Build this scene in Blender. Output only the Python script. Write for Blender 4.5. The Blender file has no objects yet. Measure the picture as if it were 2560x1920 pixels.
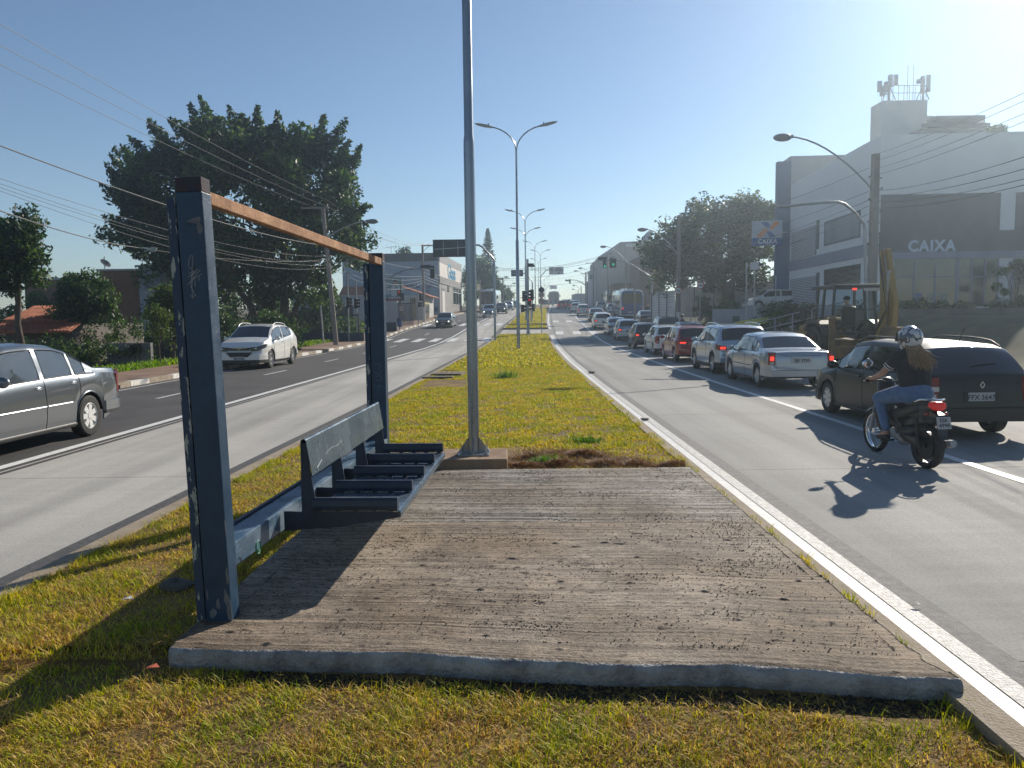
import bpy, bmesh, math, random
import numpy as np
from mathutils import Vector, Matrix
R = math.radians
random.seed(7)
rng = np.random.default_rng(11)

# ------------------------------------------------------------------ camera, sky, sun, exposure
sc = bpy.context.scene
PITCH, ROLL, FPX, EYE = R(4.98), R(0.7), 1950.0, 1.8
cam_d = bpy.data.cameras.new("camera")
cam_d.sensor_width = 36.0
cam_d.lens = 36.0 * FPX / 2560.0
cam_d.clip_start = 0.05
cam_d.clip_end = 6000
cam = bpy.data.objects.new("camera", cam_d)
sc.collection.objects.link(cam)
sc.camera = cam
cF = Vector((0, math.cos(PITCH), -math.sin(PITCH)))
cU0 = Vector((0, math.sin(PITCH), math.cos(PITCH)))
cR0 = Vector((1, 0, 0))
cR = cR0 * math.cos(ROLL) - cU0 * math.sin(ROLL)
cU = cU0 * math.cos(ROLL) + cR0 * math.sin(ROLL)
m = Matrix((cR, cU, -cF)).transposed().to_4x4()
m.translation = (0, 0, EYE)
cam.matrix_world = m

SUN_EL, SUN_AZ = R(27.5), R(36.0)        # azimuth measured from +Y towards +X
w = bpy.data.worlds.new("World")
sc.world = w
w.use_nodes = True
nt = w.node_tree
nt.nodes.clear()
sky = nt.nodes.new("ShaderNodeTexSky")
sky.sky_type = 'NISHITA'
sky.sun_disc = False
sky.sun_elevation = SUN_EL
sky.sun_rotation = SUN_AZ
sky.altitude = 700
sky.air_density = 1.0
sky.dust_density = 0.1
sky.ozone_density = 2.2
bg = nt.nodes.new("ShaderNodeBackground")
bg.inputs[1].default_value = 0.08
wo = nt.nodes.new("ShaderNodeOutputWorld")
nt.links.new(sky.outputs[0], bg.inputs[0])
nt.links.new(bg.outputs[0], wo.inputs[0])

sd = bpy.data.lights.new("sun", 'SUN')
sd.energy = 4.8
sd.angle = R(0.5)
sd.color = (1.0, 0.91, 0.78)
sun = bpy.data.objects.new("sun", sd)
sc.collection.objects.link(sun)
sdir = Vector((math.sin(SUN_AZ) * math.cos(SUN_EL), math.cos(SUN_AZ) * math.cos(SUN_EL), math.sin(SUN_EL)))
sun.rotation_euler = sdir.to_track_quat('Z', 'Y').to_euler()
sun.location = (30, 40, 40)

vs = sc.view_settings
vs.view_transform = 'Standard'
vs.look = 'None'
vs.gamma = 1
vs.use_curve_mapping = False
vs.exposure = 0.38

# ------------------------------------------------------------------ ground profile
def interp(pts):
    xs = [p[0] for p in pts]; ys = [p[1] for p in pts]
    return lambda v: float(np.interp(v, xs, ys))
_zp = [(-60, 0), (45, 0), (52, .08), (59, .28), (68, .72), (80, 1.2), (96, 1.8), (131, 2.9), (165, 3.85), (184, 4.25), (215, 4.5), (260, 4.5),
       (300, 4.2), (360, 3.0), (500, -1), (1500, -14), (3000, -25)]
zr = interp(_zp)
ML = interp([(-10, -3.7), (1, -3.36), (5, -3.2), (7.4, -3.06), (16.5, -2.62), (57, -1.15), (68, -.6), (100, 1.1), (133, 2.9), (184, 5.8), (260, 10), (400, 18), (600, 30)])
MR = interp([(-10, 2.03), (20, 2.0), (30, 2.08), (40, 2.3), (58, 2.85), (76, 3.45), (100, 4.6), (131, 6.3), (184, 9.3), (260, 13.5), (400, 21), (600, 33)])
LK = interp([(-10, -10.9), (20, -10.5), (36, -10.1), (50, -9.7), (64, -9.3), (96, -7.7), (133, -5), (184, -1.8), (260, 2.5), (400, 10), (600, 22)])
RK = lambda y: MR(y) + 10.2
AL = interp([(-10, -6.7), (5, -6.35), (9.4, -6.17), (14.2, -6.0), (57, -4.35), (68, -3.75), (100, -2.0), (133, -.25), (184, 2.7), (260, 6.8), (400, 14.6), (600, 26)])
YS = [-10 + 1.0 * i for i in range(0, 86)] + [76 + 3 * i for i in range(0, 55)] + [245 + 15 * i for i in range(0, 17)] + [600]
YS = sorted(set(YS))

def G(px, py, h=0.0):
    """world point where the ray through photo pixel (px,py) meets the road profile raised by h"""
    d = cF + cR * ((px - 1280) / FPX) - cU * ((py - 960) / FPX)
    t, lo = 1.0, 0.0
    f = lambda t: EYE + d.z * t - (zr(d.y * t) + h)
    step = 0.5
    while f(t) > 0 and t < 900:
        lo = t; t += step
    hi = t
    for _ in range(40):
        mid = (lo + hi) / 2
        if f(mid) > 0: lo = mid
        else: hi = mid
    return Vector((d.x * lo, d.y * lo, EYE + d.z * lo))

def B(px, py, Y):
    """world point on the ray through photo pixel (px,py) at distance Y up the road"""
    d = cF + cR * ((px - 1280) / FPX) - cU * ((py - 960) / FPX)
    t = Y / d.y
    return Vector((d.x * t, Y, EYE + d.z * t))

def smooth(a, b, v):
    t = min(1, max(0, (v - a) / (b - a)))
    return t * t * (3 - 2 * t)

def gz(x, y):
    z = zr(y)
    dr = x - RK(y)
    dl = LK(y) - x
    if dr > 0:
        z += .13 + 1.45 * smooth(2.0, 5.0, dr) * smooth(14, 30, y) * (1 - .6 * smooth(70, 130, y))
    if dl > 0:
        z += .13 - (1.3 - .55 * smooth(42, 52, y)) * smooth(4.0, 9, dl) * (1 - smooth(84, 100, y))
    return z

# ------------------------------------------------------------------ tagging / linking
def tag(o, label=None, cat=None, group=None, kind=None):
    if label: o['label'] = label
    if cat: o['category'] = cat
    if group: o['group'] = group
    if kind: o['kind'] = kind
    return o

def thing(name, label, cat, loc=(0, 0, 0), rz=0.0, group=None, rx=0.0):
    o = bpy.data.objects.new(name, None)
    o.empty_display_size = .2
    sc.collection.objects.link(o)
    o.location = loc
    o.rotation_euler = (rx, 0, rz)
    return tag(o, label, cat, group)

def copy_tree(o, parent=None):
    c = o.copy(); sc.collection.objects.link(c); c.parent = parent
    for ch in o.children: copy_tree(ch, c)
    return c

# ------------------------------------------------------------------ mesh builder
class MB:
    def __init__(s):
        s.v = []; s.f = []; s.m = []
        s.cur = 0
    def add(s, vs_, fs_, mi=None):
        b = len(s.v)
        s.v += [tuple(v) for v in vs_]
        s.f += [tuple(b + i for i in f) for f in fs_]
        s.m += [s.cur if mi is None else mi] * len(fs_)
        return s
    def box(s, c, d, rz=0.0, rot=None, mi=None):
        c = Vector(c)
        M_ = rot if rot is not None else Matrix.Rotation(rz, 3, 'Z')
        vs_ = [c + M_ @ Vector((sx * d[0] / 2, sy * d[1] / 2, sz * d[2] / 2)) for sx in (-1, 1) for sy in (-1, 1) for sz in (-1, 1)]
        return s.add(vs_, [(0, 1, 3, 2), (4, 6, 7, 5), (0, 4, 5, 1), (2, 3, 7, 6), (0, 2, 6, 4), (1, 5, 7, 3)], mi)
    def box2(s, a, b, mi=None):
        return s.box([(a[i] + b[i]) / 2 for i in range(3)], [abs(b[i] - a[i]) for i in range(3)], mi=mi)
    def bar(s, p0, p1, w_, h_, mi=None):
        p0, p1 = Vector(p0), Vector(p1)
        d = p1 - p0; L = d.length; d.normalize()
        up = Vector((0, 0, 1)) if abs(d.z) < .98 else Vector((0, 1, 0))
        x = d.cross(up).normalized(); z = x.cross(d).normalized()
        rot = Matrix((x, d, z)).transposed()
        return s.box((p0 + p1) / 2, (w_, L, h_), rot=rot, mi=mi)
    def tube(s, path, r, n=10, cap=True, mi=None):
        P = [Vector(p) for p in path]
        rr = r if hasattr(r, '__len__') else [r] * len(P)
        vs_, fs_ = [], []
        prev = None
        for i, p in enumerate(P):
            t = (P[min(i + 1, len(P) - 1)] - P[max(i - 1, 0)]).normalized()
            if prev is None:
                a = Vector((0, 0, 1)) if abs(t.z) < .9 else Vector((1, 0, 0))
                u = t.cross(a).normalized()
            else:
                u = (prev - t * prev.dot(t)).normalized()
            prev = u
            v = t.cross(u)
            for k in range(n):
                an = 2 * math.pi * k / n
                vs_.append(p + (u * math.cos(an) + v * math.sin(an)) * rr[i])
        for i in range(len(P) - 1):
            for k in range(n):
                k2 = (k + 1) % n
                fs_.append((i * n + k, i * n + k2, (i + 1) * n + k2, (i + 1) * n + k))
        if cap:
            fs_.append(tuple(range(n - 1, -1, -1)))
            fs_.append(tuple((len(P) - 1) * n + k for k in range(n)))
        return s.add(vs_, fs_, mi)
    def cyl(s, p0, p1, r, n=16, r2=None, mi=None):
        return s.tube([p0, p1], [r, r if r2 is None else r2], n, True, mi)
    def lathe(s, prof, c=(0, 0, 0), axis='Z', n=24, mi=None, closed=False):
        """prof list of (radius, height)"""
        c = Vector(c); vs_ = []; fs_ = []
        for (r, h) in prof:
            for k in range(n):
                a = 2 * math.pi * k / n
                if axis == 'Z': p = Vector((r * math.cos(a), r * math.sin(a), h))
                elif axis == 'Y': p = Vector((r * math.cos(a), h, r * math.sin(a)))
                else: p = Vector((h, r * math.cos(a), r * math.sin(a)))
                vs_.append(c + p)
        L = len(prof)
        for i in range(L if closed else L - 1):
            j = (i + 1) % L
            for k in range(n):
                k2 = (k + 1) % n
                fs_.append((i * n + k, i * n + k2, j * n + k2, j * n + k))
        return s.add(vs_, fs_, mi)
    def prism(s, poly, a, b, axis='Y', mi=None):
        """2D polygon extruded from a to b along axis. axis Y: poly is (x,z); X: (y,z); Z: (x,y)"""
        n = len(poly)
        def mk(p, t):
            if axis == 'Y': return (p[0], t, p[1])
            if axis == 'X': return (t, p[0], p[1])
            return (p[0], p[1], t)
        vs_ = [mk(p, a) for p in poly] + [mk(p, b) for p in poly]
        fs_ = [tuple(range(n)), tuple(range(2 * n - 1, n - 1, -1))]
        for i in range(n):
            j = (i + 1) % n
            fs_.append((i, n + i, n + j, j))
        return s.add(vs_, fs_, mi)
    def sphere(s, c, r, nu=14, nv=9, mi=None):
        c = Vector(c)
        rx, ry, rz_ = r if hasattr(r, '__len__') else (r, r, r)
        vs_, fs_ = [], []
        for j in range(nv + 1):
            th = math.pi * j / nv
            for i in range(nu):
                ph = 2 * math.pi * i / nu
                vs_.append(c + Vector((rx * math.sin(th) * math.cos(ph), ry * math.sin(th) * math.sin(ph), rz_ * math.cos(th))))
        for j in range(nv):
            for i in range(nu):
                i2 = (i + 1) % nu
                fs_.append((j * nu + i, (j + 1) * nu + i, (j + 1) * nu + i2, j * nu + i2))
        return s.add(vs_, fs_, mi)
    def quad(s, a, b, c, d, mi=None):
        return s.add([a, b, c, d], [(0, 1, 2, 3)], mi)
    def build(s, name, mats, parent=None, smooth_=False, bevel=0.0, weld=False, loc=None, fixn=True):
        me = bpy.data.meshes.new(name)
        me.from_pydata(s.v, [], s.f)
        mats = mats if isinstance(mats, (list, tuple)) else [mats]
        for mm in mats: me.materials.append(mm)
        if len(mats) > 1:
            me.polygons.foreach_set('material_index', s.m)
        if weld or fixn:
            bm = bmesh.new(); bm.from_mesh(me)
            if weld: bmesh.ops.remove_doubles(bm, verts=bm.verts, dist=1e-4)
            bmesh.ops.recalc_face_normals(bm, faces=bm.faces)
            bm.to_mesh(me); bm.free()
        if smooth_:
            me.polygons.foreach_set('use_smooth', [True] * len(me.polygons))
            try: me.set_sharp_from_angle(angle=R(smooth_ if smooth_ is not True else 38))
            except Exception: pass
        me.update()
        o = bpy.data.objects.new(name, me)
        sc.collection.objects.link(o)
        if parent is not None: o.parent = parent
        if loc is not None: o.location = loc
        if bevel > 0:
            b = o.modifiers.new('bevel', 'BEVEL'); b.width = bevel; b.segments = 2; b.limit_method = 'ANGLE'; b.angle_limit = R(40)
        return o

def np_mesh(name, V, F, mat, parent=None, cols=None, smooth_=False):
    """V (n,3) array, F (m,k) array of k-gons"""
    me = bpy.data.meshes.new(name)
    n, k = F.shape
    me.vertices.add(len(V)); me.vertices.foreach_set('co', np.ascontiguousarray(V, dtype=np.float32).ravel())
    me.loops.add(n * k); me.loops.foreach_set('vertex_index', np.ascontiguousarray(F, dtype=np.int32).ravel())
    me.polygons.add(n)
    me.polygons.foreach_set('loop_start', np.arange(0, n * k, k, dtype=np.int32))
    if cols is not None:
        ca = me.color_attributes.new('Col', 'FLOAT_COLOR', 'POINT')
        c4 = np.ones((len(V), 4), dtype=np.float32); c4[:, :3] = cols
        ca.data.foreach_set('color', c4.ravel())
    me.materials.append(mat)
    me.update(calc_edges=True)
    if smooth_: me.polygons.foreach_set('use_smooth', np.ones(n, dtype=bool))
    o = bpy.data.objects.new(name, me)
    sc.collection.objects.link(o)
    if parent is not None: o.parent = parent
    return o

_fontcache = {}
def text_mesh(name, txt, size, mat, M_, parent=None, depth=.004, bold=0.0, align='CENTER', sx=1.0, sp=1.0):
    """flat lettering; M_ is a 4x4 (text lies in its XY plane, facing +Z)"""
    cu = bpy.data.curves.new('tmp', 'FONT')
    cu.body = txt; cu.size = size; cu.align_x = align; cu.align_y = 'CENTER'
    cu.extrude = depth / 2; cu.space_character = sp; cu.offset = bold; cu.resolution_u = 3
    to = bpy.data.objects.new('tmp', cu)
    me = bpy.data.meshes.new_from_object(to)
    bpy.data.objects.remove(to); bpy.data.curves.remove(cu)
    me.transform(Matrix.Diagonal((sx, 1, 1, 1)))
    me.transform(M_)
    me.materials.clear(); me.materials.append(mat)
    me.name = name
    o = bpy.data.objects.new(name, me)
    sc.collection.objects.link(o)
    if parent is not None: o.parent = parent
    return o

def face_frame(origin, right, up):
    """4x4 whose X is right, Y is up, Z the outward normal"""
    r_ = Vector(right).normalized(); u_ = Vector(up).normalized()
    n_ = r_.cross(u_).normalized()
    M_ = Matrix((r_, u_, n_)).transposed().to_4x4()
    M_.translation = Vector(origin)
    return M_

# ------------------------------------------------------------------ materials
def new_mat(name):
    m_ = bpy.data.materials.new(name); m_.use_nodes = True
    return m_, m_.node_tree, m_.node_tree.nodes['Principled BSDF']

def M(name, c1, c2=None, scale=3.0, rough=.6, metal=0.0, bump=0.0, bscale=None, coat=0.0, spec=.5, stretch=(1, 1, 1), detail=5, lo=.35, hi=.65, rvar=0.0, emit=None, estr=0.0, coords='Object'):
    m_, t, p = new_mat(name)
    p.inputs['Base Color'].default_value = (*c1, 1)
    p.inputs['Roughness'].default_value = rough
    p.inputs['Metallic'].default_value = metal
    p.inputs['Specular IOR Level'].default_value = spec
    if coat: p.inputs['Coat Weight'].default_value = coat; p.inputs['Coat Roughness'].default_value = .06
    if emit: p.inputs['Emission Color'].default_value = (*emit, 1); p.inputs['Emission Strength'].default_value = estr
    N, L = t.nodes, t.links
    if c2 or bump or rvar:
        tc = N.new('ShaderNodeTexCoord'); mp = N.new('ShaderNodeMapping')
        mp.inputs['Scale'].default_value = stretch
        L.new(tc.outputs[coords], mp.inputs[0])
        nz = N.new('ShaderNodeTexNoise'); nz.inputs['Scale'].default_value = scale; nz.inputs['Detail'].default_value = detail
        nz.inputs['Roughness'].default_value = .65
        L.new(mp.outputs[0], nz.inputs['Vector'])
        if c2:
            cr = N.new('ShaderNodeValToRGB')
            cr.color_ramp.elements[0].position = lo; cr.color_ramp.elements[1].position = hi
            cr.color_ramp.elements[0].color = (*c1, 1); cr.color_ramp.elements[1].color = (*c2, 1)
            L.new(nz.outputs['Fac'], cr.inputs[0]); L.new(cr.outputs[0], p.inputs['Base Color'])
        if rvar:
            mr = N.new('ShaderNodeMapRange')
            mr.inputs['To Min'].default_value = max(0.02, rough - rvar); mr.inputs['To Max'].default_value = min(1, rough + rvar)
            mr.inputs['From Min'].default_value = .3; mr.inputs['From Max'].default_value = .7
            L.new(nz.outputs['Fac'], mr.inputs[0]); L.new(mr.outputs[0], p.inputs['Roughness'])
        if bump:
            nb = N.new('ShaderNodeTexNoise'); nb.inputs['Scale'].default_value = bscale or scale * 6; nb.inputs['Detail'].default_value = 4
            L.new(mp.outputs[0], nb.inputs['Vector'])
            bp = N.new('ShaderNodeBump'); bp.inputs['Strength'].default_value = bump; bp.inputs['Distance'].default_value = .02
            L.new(nb.outputs['Fac'], bp.inputs['Height']); L.new(bp.outputs[0], p.inputs['Normal'])
    return m_

def leaf_mat(name, trans=.35, rough=.5):
    """foliage: colour from the per-leaf attribute, part of the light passes through"""
    m_, t, p = new_mat(name)
    N, L = t.nodes, t.links
    a = N.new('ShaderNodeAttribute'); a.attribute_name = 'Col'
    L.new(a.outputs['Color'], p.inputs['Base Color'])
    p.inputs['Roughness'].default_value = rough
    p.inputs['Specular IOR Level'].default_value = .3
    tr = N.new('ShaderNodeBsdfTranslucent')
    hs = N.new('ShaderNodeHueSaturation'); hs.inputs['Value'].default_value = 1.6; hs.inputs['Saturation'].default_value = 1.1
    L.new(a.outputs['Color'], hs.inputs['Color']); L.new(hs.outputs[0], tr.inputs[0])
    mx = N.new('ShaderNodeMixShader'); mx.inputs[0].default_value = trans
    L.new(p.outputs[0], mx.inputs[1]); L.new(tr.outputs[0], mx.inputs[2])
    L.new(mx.outputs[0], N['Material Output'].inputs[0])
    return m_

def concrete_mat(name, c1, c2, streak=.5, joint=0, sy=7.0, rough=.75, dark=None):
    """slab concrete brushed across the lane: streaks run along X, saw joints every few metres along Y"""
    m_, t, p = new_mat(name)
    N, L = t.nodes, t.links
    tc = N.new('ShaderNodeTexCoord')
    mp = N.new('ShaderNodeMapping'); mp.inputs['Scale'].default_value = (.25, sy, 1)
    L.new(tc.outputs['Object'], mp.inputs[0])
    n1 = N.new('ShaderNodeTexNoise'); n1.inputs['Scale'].default_value = 1.0; n1.inputs['Detail'].default_value = 6; n1.inputs['Roughness'].default_value = .7
    L.new(mp.outputs[0], n1.inputs['Vector'])
    n2 = N.new('ShaderNodeTexNoise'); n2.inputs['Scale'].default_value = .35; n2.inputs['Detail'].default_value = 6
    L.new(tc.outputs['Object'], n2.inputs['Vector'])
    mx = N.new('ShaderNodeMath'); mx.operation = 'MULTIPLY_ADD'; mx.inputs[1].default_value = streak; 
    L.new(n1.outputs['Fac'], mx.inputs[0])
    m2 = N.new('ShaderNodeMath'); m2.operation = 'MULTIPLY'; m2.inputs[1].default_value = 1 - streak
    L.new(n2.outputs['Fac'], m2.inputs[0]); L.new(m2.outputs[0], mx.inputs[2])
    cr = N.new('ShaderNodeValToRGB'); cr.color_ramp.elements[0].position = .38; cr.color_ramp.elements[1].position = .62
    cr.color_ramp.elements[0].color = (*c1, 1); cr.color_ramp.elements[1].color = (*c2, 1)
    L.new(mx.outputs[0], cr.inputs[0])
    col = cr.outputs[0]
    if joint:
        sx = N.new('ShaderNodeSeparateXYZ'); L.new(tc.outputs['Object'], sx.inputs[0])
        md = N.new('ShaderNodeMath'); md.operation = 'MODULO'; md.inputs[1].default_value = joint
        ad = N.new('ShaderNodeMath'); ad.operation = 'ADD'; ad.inputs[1].default_value = 100 * joint + 1.15
        L.new(sx.outputs['Y'], ad.inputs[0]); L.new(ad.outputs[0], md.inputs[0])
        lt = N.new('ShaderNodeMath'); lt.operation = 'LESS_THAN'; lt.inputs[1].default_value = .014
        L.new(md.outputs[0], lt.inputs[0])
        mc = N.new('ShaderNodeMix'); mc.data_type = 'RGBA'
        mc.inputs['B'].default_value = (.06, .055, .05, 1)
        L.new(lt.outputs[0], mc.inputs['Factor']); L.new(col, mc.inputs['A'])
        col = mc.outputs['Result']
    L.new(col, p.inputs['Base Color'])
    p.inputs['Roughness'].default_value = rough
    mr = N.new('ShaderNodeMapRange'); mr.inputs['From Min'].default_value = .35; mr.inputs['From Max'].default_value = .7
    mr.inputs['To Min'].default_value = rough + .03; mr.inputs['To Max'].default_value = rough - .03
    L.new(n1.outputs['Fac'], mr.inputs[0]); L.new(mr.outputs[0], p.inputs['Roughness'])
    # wheel tracks and stains running with the traffic
    mp3 = N.new('ShaderNodeMapping'); mp3.inputs['Scale'].default_value = (1.5, .05, 1); L.new(tc.outputs['Object'], mp3.inputs[0])
    n4 = N.new('ShaderNodeTexNoise'); n4.inputs['Scale'].default_value = 1.0; n4.inputs['Detail'].default_value = 5; L.new(mp3.outputs[0], n4.inputs['Vector'])
    n5 = N.new('ShaderNodeTexNoise'); n5.inputs['Scale'].default_value = 55; n5.inputs['Detail'].default_value = 3; L.new(tc.outputs['Object'], n5.inputs['Vector'])
    for nn, a_, lo_ in ((n4, .45, .76), (n5, .4, .80)):
        mr3 = N.new('ShaderNodeMapRange'); mr3.inputs['From Min'].default_value = a_ - .08; mr3.inputs['From Max'].default_value = a_ + .16; mr3.inputs['To Min'].default_value = lo_; mr3.inputs['To Max'].default_value = 1.05
        L.new(nn.outputs['Fac'], mr3.inputs[0])
        mm = N.new('ShaderNodeMix'); mm.data_type = 'RGBA'; mm.blend_type = 'MULTIPLY'; mm.inputs['Factor'].default_value = 1
        L.new(p.inputs['Base Color'].links[0].from_socket, mm.inputs['A']); L.new(mr3.outputs[0], mm.inputs['B']); L.new(mm.outputs['Result'], p.inputs['Base Color'])
    bp = N.new('ShaderNodeBump'); bp.inputs['Strength'].default_value = .12; bp.inputs['Distance'].default_value = .01
    mp2 = N.new('ShaderNodeMapping'); mp2.inputs['Scale'].default_value = (2, 60, 1); L.new(tc.outputs['Object'], mp2.inputs[0])
    n3 = N.new('ShaderNodeTexNoise'); n3.inputs['Scale'].default_value = 1.0; n3.inputs['Detail'].default_value = 3
    L.new(mp2.outputs[0], n3.inputs['Vector'])
    L.new(n3.outputs['Fac'], bp.inputs['Height']); L.new(bp.outputs[0], p.inputs['Normal'])
    return m_

mConcreteL = concrete_mat("lane_concrete", (.37, .355, .325), (.46, .44, .40), .3, 5.0)
mConcreteR = concrete_mat("lane_concrete_grey", (.27, .268, .255), (.315, .31, .295), .12, 5.0, 5.0, rough=.85)
mAsphalt = M("asphalt", (.045, .043, .043), (.085, .08, .078), .8, .78, bump=.5, bscale=120, rvar=.08, lo=.3, hi=.75)
mPaint = M("road_paint", (.62, .62, .60), (.78, .78, .76), 9, .55, bump=.2, bscale=90)
mPaintWorn = M("worn_road_paint", (.36, .35, .33), (.66, .66, .63), 30, .6, bump=.5, bscale=80)
mKerb = M("kerb_concrete", (.24, .19, .13), (.34, .28, .21), 5, .85, bump=.4, bscale=60)
mKerbWhite = M("kerb_whitewash", (.55, .52, .46), (.74, .72, .66), 8, .85, bump=.3)
mEarth = M("red_earth", (.11, .052, .03), (.20, .105, .062), 4, .95, bump=.9, bscale=25)
mPave = M("brown_pavement", (.17, .10, .065), (.26, .165, .11), 1.2, .9, bump=.5, bscale=20)
mGround = M("dry_ground", (.06, .05, .028), (.10, .10, .035), .6, .95, bump=.8, bscale=12)
mSoil = M("median_soil", (.11, .06, .022), (.24, .15, .035), 1.6, .95, bump=1.0, bscale=40, detail=8)
mDark = M("dark_plastic", (.012, .012, .013), rough=.5)
mRubber = M("rubber", (.014, .014, .014), (.03, .028, .026), 14, .8)
mGalv = M("galvanised_steel", (.22, .24, .26), (.36, .38, .40), 3.5, .3, metal=.9, stretch=(1, 1, .25), rvar=.1)
mGalvD = M("dull_galvanised_steel", (.28, .29, .30), (.38, .39, .40), 6, .5, metal=.6)
mChrome = M("chrome", (.8, .8, .8), rough=.08, metal=1)
mBlackM = M("black_paint", (.012, .012, .014), rough=.4)
mWhite = M("white_paint", (.72, .72, .70), rough=.5)
mGlassCar = M("car_glass", (.012, .016, .02), rough=.03, spec=.9, coat=.4)
mGlassB = M("building_glass", (.02, .03, .035), (.05, .06, .06), .7, .05, spec=.9)
mRed = M("red_lens", (.20, .010, .010), rough=.2, coat=.5)
mRedOn = M("brake_light_on", (.5, .02, .01), rough=.3, emit=(1, .04, .02), estr=1.3)
mHead = M("head_lamp_glass", (.45, .47, .50), rough=.08, metal=.5, coat=1)
mHeadOn = M("head_lamp_on", (.8, .8, .8), rough=.1, emit=(1, .96, .85), estr=4.0)
mPlateW = M("number_plate", (.42, .42, .42), rough=.5)
mPlateT = M("plate_letters", (.03, .03, .035), rough=.6)
mRim = M("alloy_rim", (.55, .56, .57), rough=.3, metal=.7)
mWood = M("tree_bark", (.06, .045, .032), (.12, .09, .065), 6, .9, bump=.8, bscale=20)
mPoleC = M("concrete_pole", (.20, .175, .15), (.30, .265, .23), 3, .85, bump=.3, stretch=(1, 1, .2))
mWire = M("cable", (.02, .02, .02), rough=.5)
mLeaf = leaf_mat("leaves")
# ------------------------------------------------------------------ the setting
def strip(name, fl, fr, mat, y0, y1, h, thick=0.0, step=None, kind='structure'):
    ys = sorted(set([y0, y1] + [y for y in YS if y0 < y < y1]))
    vs_, fs_ = [], []
    for y in ys:
        z = zr(y) + h
        vs_ += [(fl(y), y, z), (fr(y), y, z)]
        if thick: vs_ += [(fl(y), y, z - thick), (fr(y), y, z - thick)]
    k = 4 if thick else 2
    n = len(ys)
    for i in range(n - 1):
        a, b = i * k, (i + 1) * k
        fs_.append((a, a + 1, b + 1, b))
        if thick:
            fs_.append((a + 1, a + 3, b + 3, b + 1))
            fs_.append((a + 2, a, b, b + 2))
    if thick:
        fs_.append((0, 2, 3, 1)); e = (n - 1) * k
        fs_.append((e, e + 1, e + 3, e + 2))
    mb = MB(); mb.add(vs_, fs_)
    o = mb.build(name, mat)
    o['kind'] = kind
    return o

# ground sheet to the horizon
offs_l = [0, 1, 2.5, 4, 5.5, 7, 8.5, 10, 13, 18, 26, 40, 70, 130, 300, 900, 2500]
offs_r = [0, .3, 1.5, 2, 2.75, 3.5, 4.25, 5, 7, 10, 16, 26, 45, 90, 300, 900, 2500]
gy = [-300, -100, -40] + YS + [800, 1200, 2000, 3500]
vs_, fs_ = [], []
for y in gy:
    yy = min(max(y, -10), 600)
    row = [LK(yy) - o_ for o_ in reversed(offs_l)] + [RK(yy) + o_ for o_ in offs_r]
    for i, x in enumerate(row):
        inroad = LK(yy) - .01 <= x <= RK(yy) + .01
        vs_.append((x, y, (zr(y) - .03) if inroad else gz(x, y) - .006))
nc = len(offs_l) + len(offs_r)
for j in range(len(gy) - 1):
    for i in range(nc - 1):
        a = j * nc + i
        fs_.append((a, a + 1, a + nc + 1, a + nc))
mb = MB(); mb.add(vs_, fs_); g = mb.build('ground', mGround, smooth_=30); g['kind'] = 'structure'

strip('road', LK, lambda y: AL(y) + .02, mAsphalt, -10, 600, 0.0)
strip('bus_lane', lambda y: AL(y), lambda y: ML(y) + .3, mConcreteL, -10, 600, .004)
strip('bus_lane', lambda y: MR(y) - .3, lambda y: MR(y) + 3.33, mConcreteR, -10, 600, .004)
strip('road', lambda y: MR(y) + 3.3, RK, mConcreteR, -10, 600, 0.0)
# median crossing
strip('road', lambda y: ML(y), lambda y: MR(y), mConcreteL, 59.5, 66.5, .006)
strip('path', lambda y: ML(y) + .2, lambda y: MR(y) - .2, mKerb, 71.2, 73.2, .012)

# lane markings
strip('lane_marking', lambda y: AL(y) - .26, lambda y: AL(y) - .10, mPaint, -10, 400, .008)
strip('lane_marking', lambda y: AL(y) + .06, lambda y: AL(y) + .14, M('dark_joint_line', (.05, .05, .055), rough=.8), -10, 120, .010)  # narrow dark line along the joint of asphalt and concrete
strip('lane_marking', lambda y: MR(y) + 3.28, lambda y: MR(y) + 3.42, mPaint, -10, 400, .009)
strip('lane_marking', lambda y: LK(y) + .30, lambda y: LK(y) + .40, mPaintWorn, -10, 200, .006)
strip('lane_marking', lambda y: MR(y) + .02, lambda y: MR(y) + .27, mPaint, -10, 59.5, .010)
strip('lane_marking', lambda y: MR(y) + .28, lambda y: MR(y) + .40, mPaintWorn, -10, 59.5, .010)
strip('lane_marking', lambda y: MR(y) + .06, lambda y: MR(y) + .26, mPaint, 66.5, 400, .010)
strip('gutter', lambda y: MR(y) + .40, lambda y: MR(y) + .56, M('gutter_concrete', (.12, .12, .12), (.2, .195, .19), 14, .8, bump=.4), -10, 200, .008)
strip('gutter', lambda y: ML(y) - .44, lambda y: ML(y), M('gutter_stone', (.05, .052, .055), (.10, .10, .10), 20, .8, bump=.5), -10, 200, .008)
mb = MB()
mid = lambda y: (LK(y) + AL(y)) / 2
for k in range(-1, 30):
    y0 = 9 + k * 6.5 if k > 0 else 2
    y0 = 3.5 + k * 7.2
    if 50 < y0 < 60 or y0 > 180: continue
    p = []
    for t in range(5):
        y = y0 + t * .55
        p.append(y)
    for a, b in zip(p[:-1], p[1:]):
        mb.quad((mid(a) - .06, a, zr(a) + .006), (mid(a) + .06, a, zr(a) + .006), (mid(b) + .06, b, zr(b) + .006), (mid(b) - .06, b, zr(b) + .006))
    y0 += 0
    f2 = lambda y: MR(y) + 6.75
    for a, b in zip(p[:-1], p[1:]):
        mb.quad((f2(a) - .06, a, zr(a) + .006), (f2(a) + .06, a, zr(a) + .006), (f2(b) + .06, b, zr(b) + .006), (f2(b) - .06, b, zr(b) + .006))
mb.build('lane_marking', mPaintWorn)['kind'] = 'structure'

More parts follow.
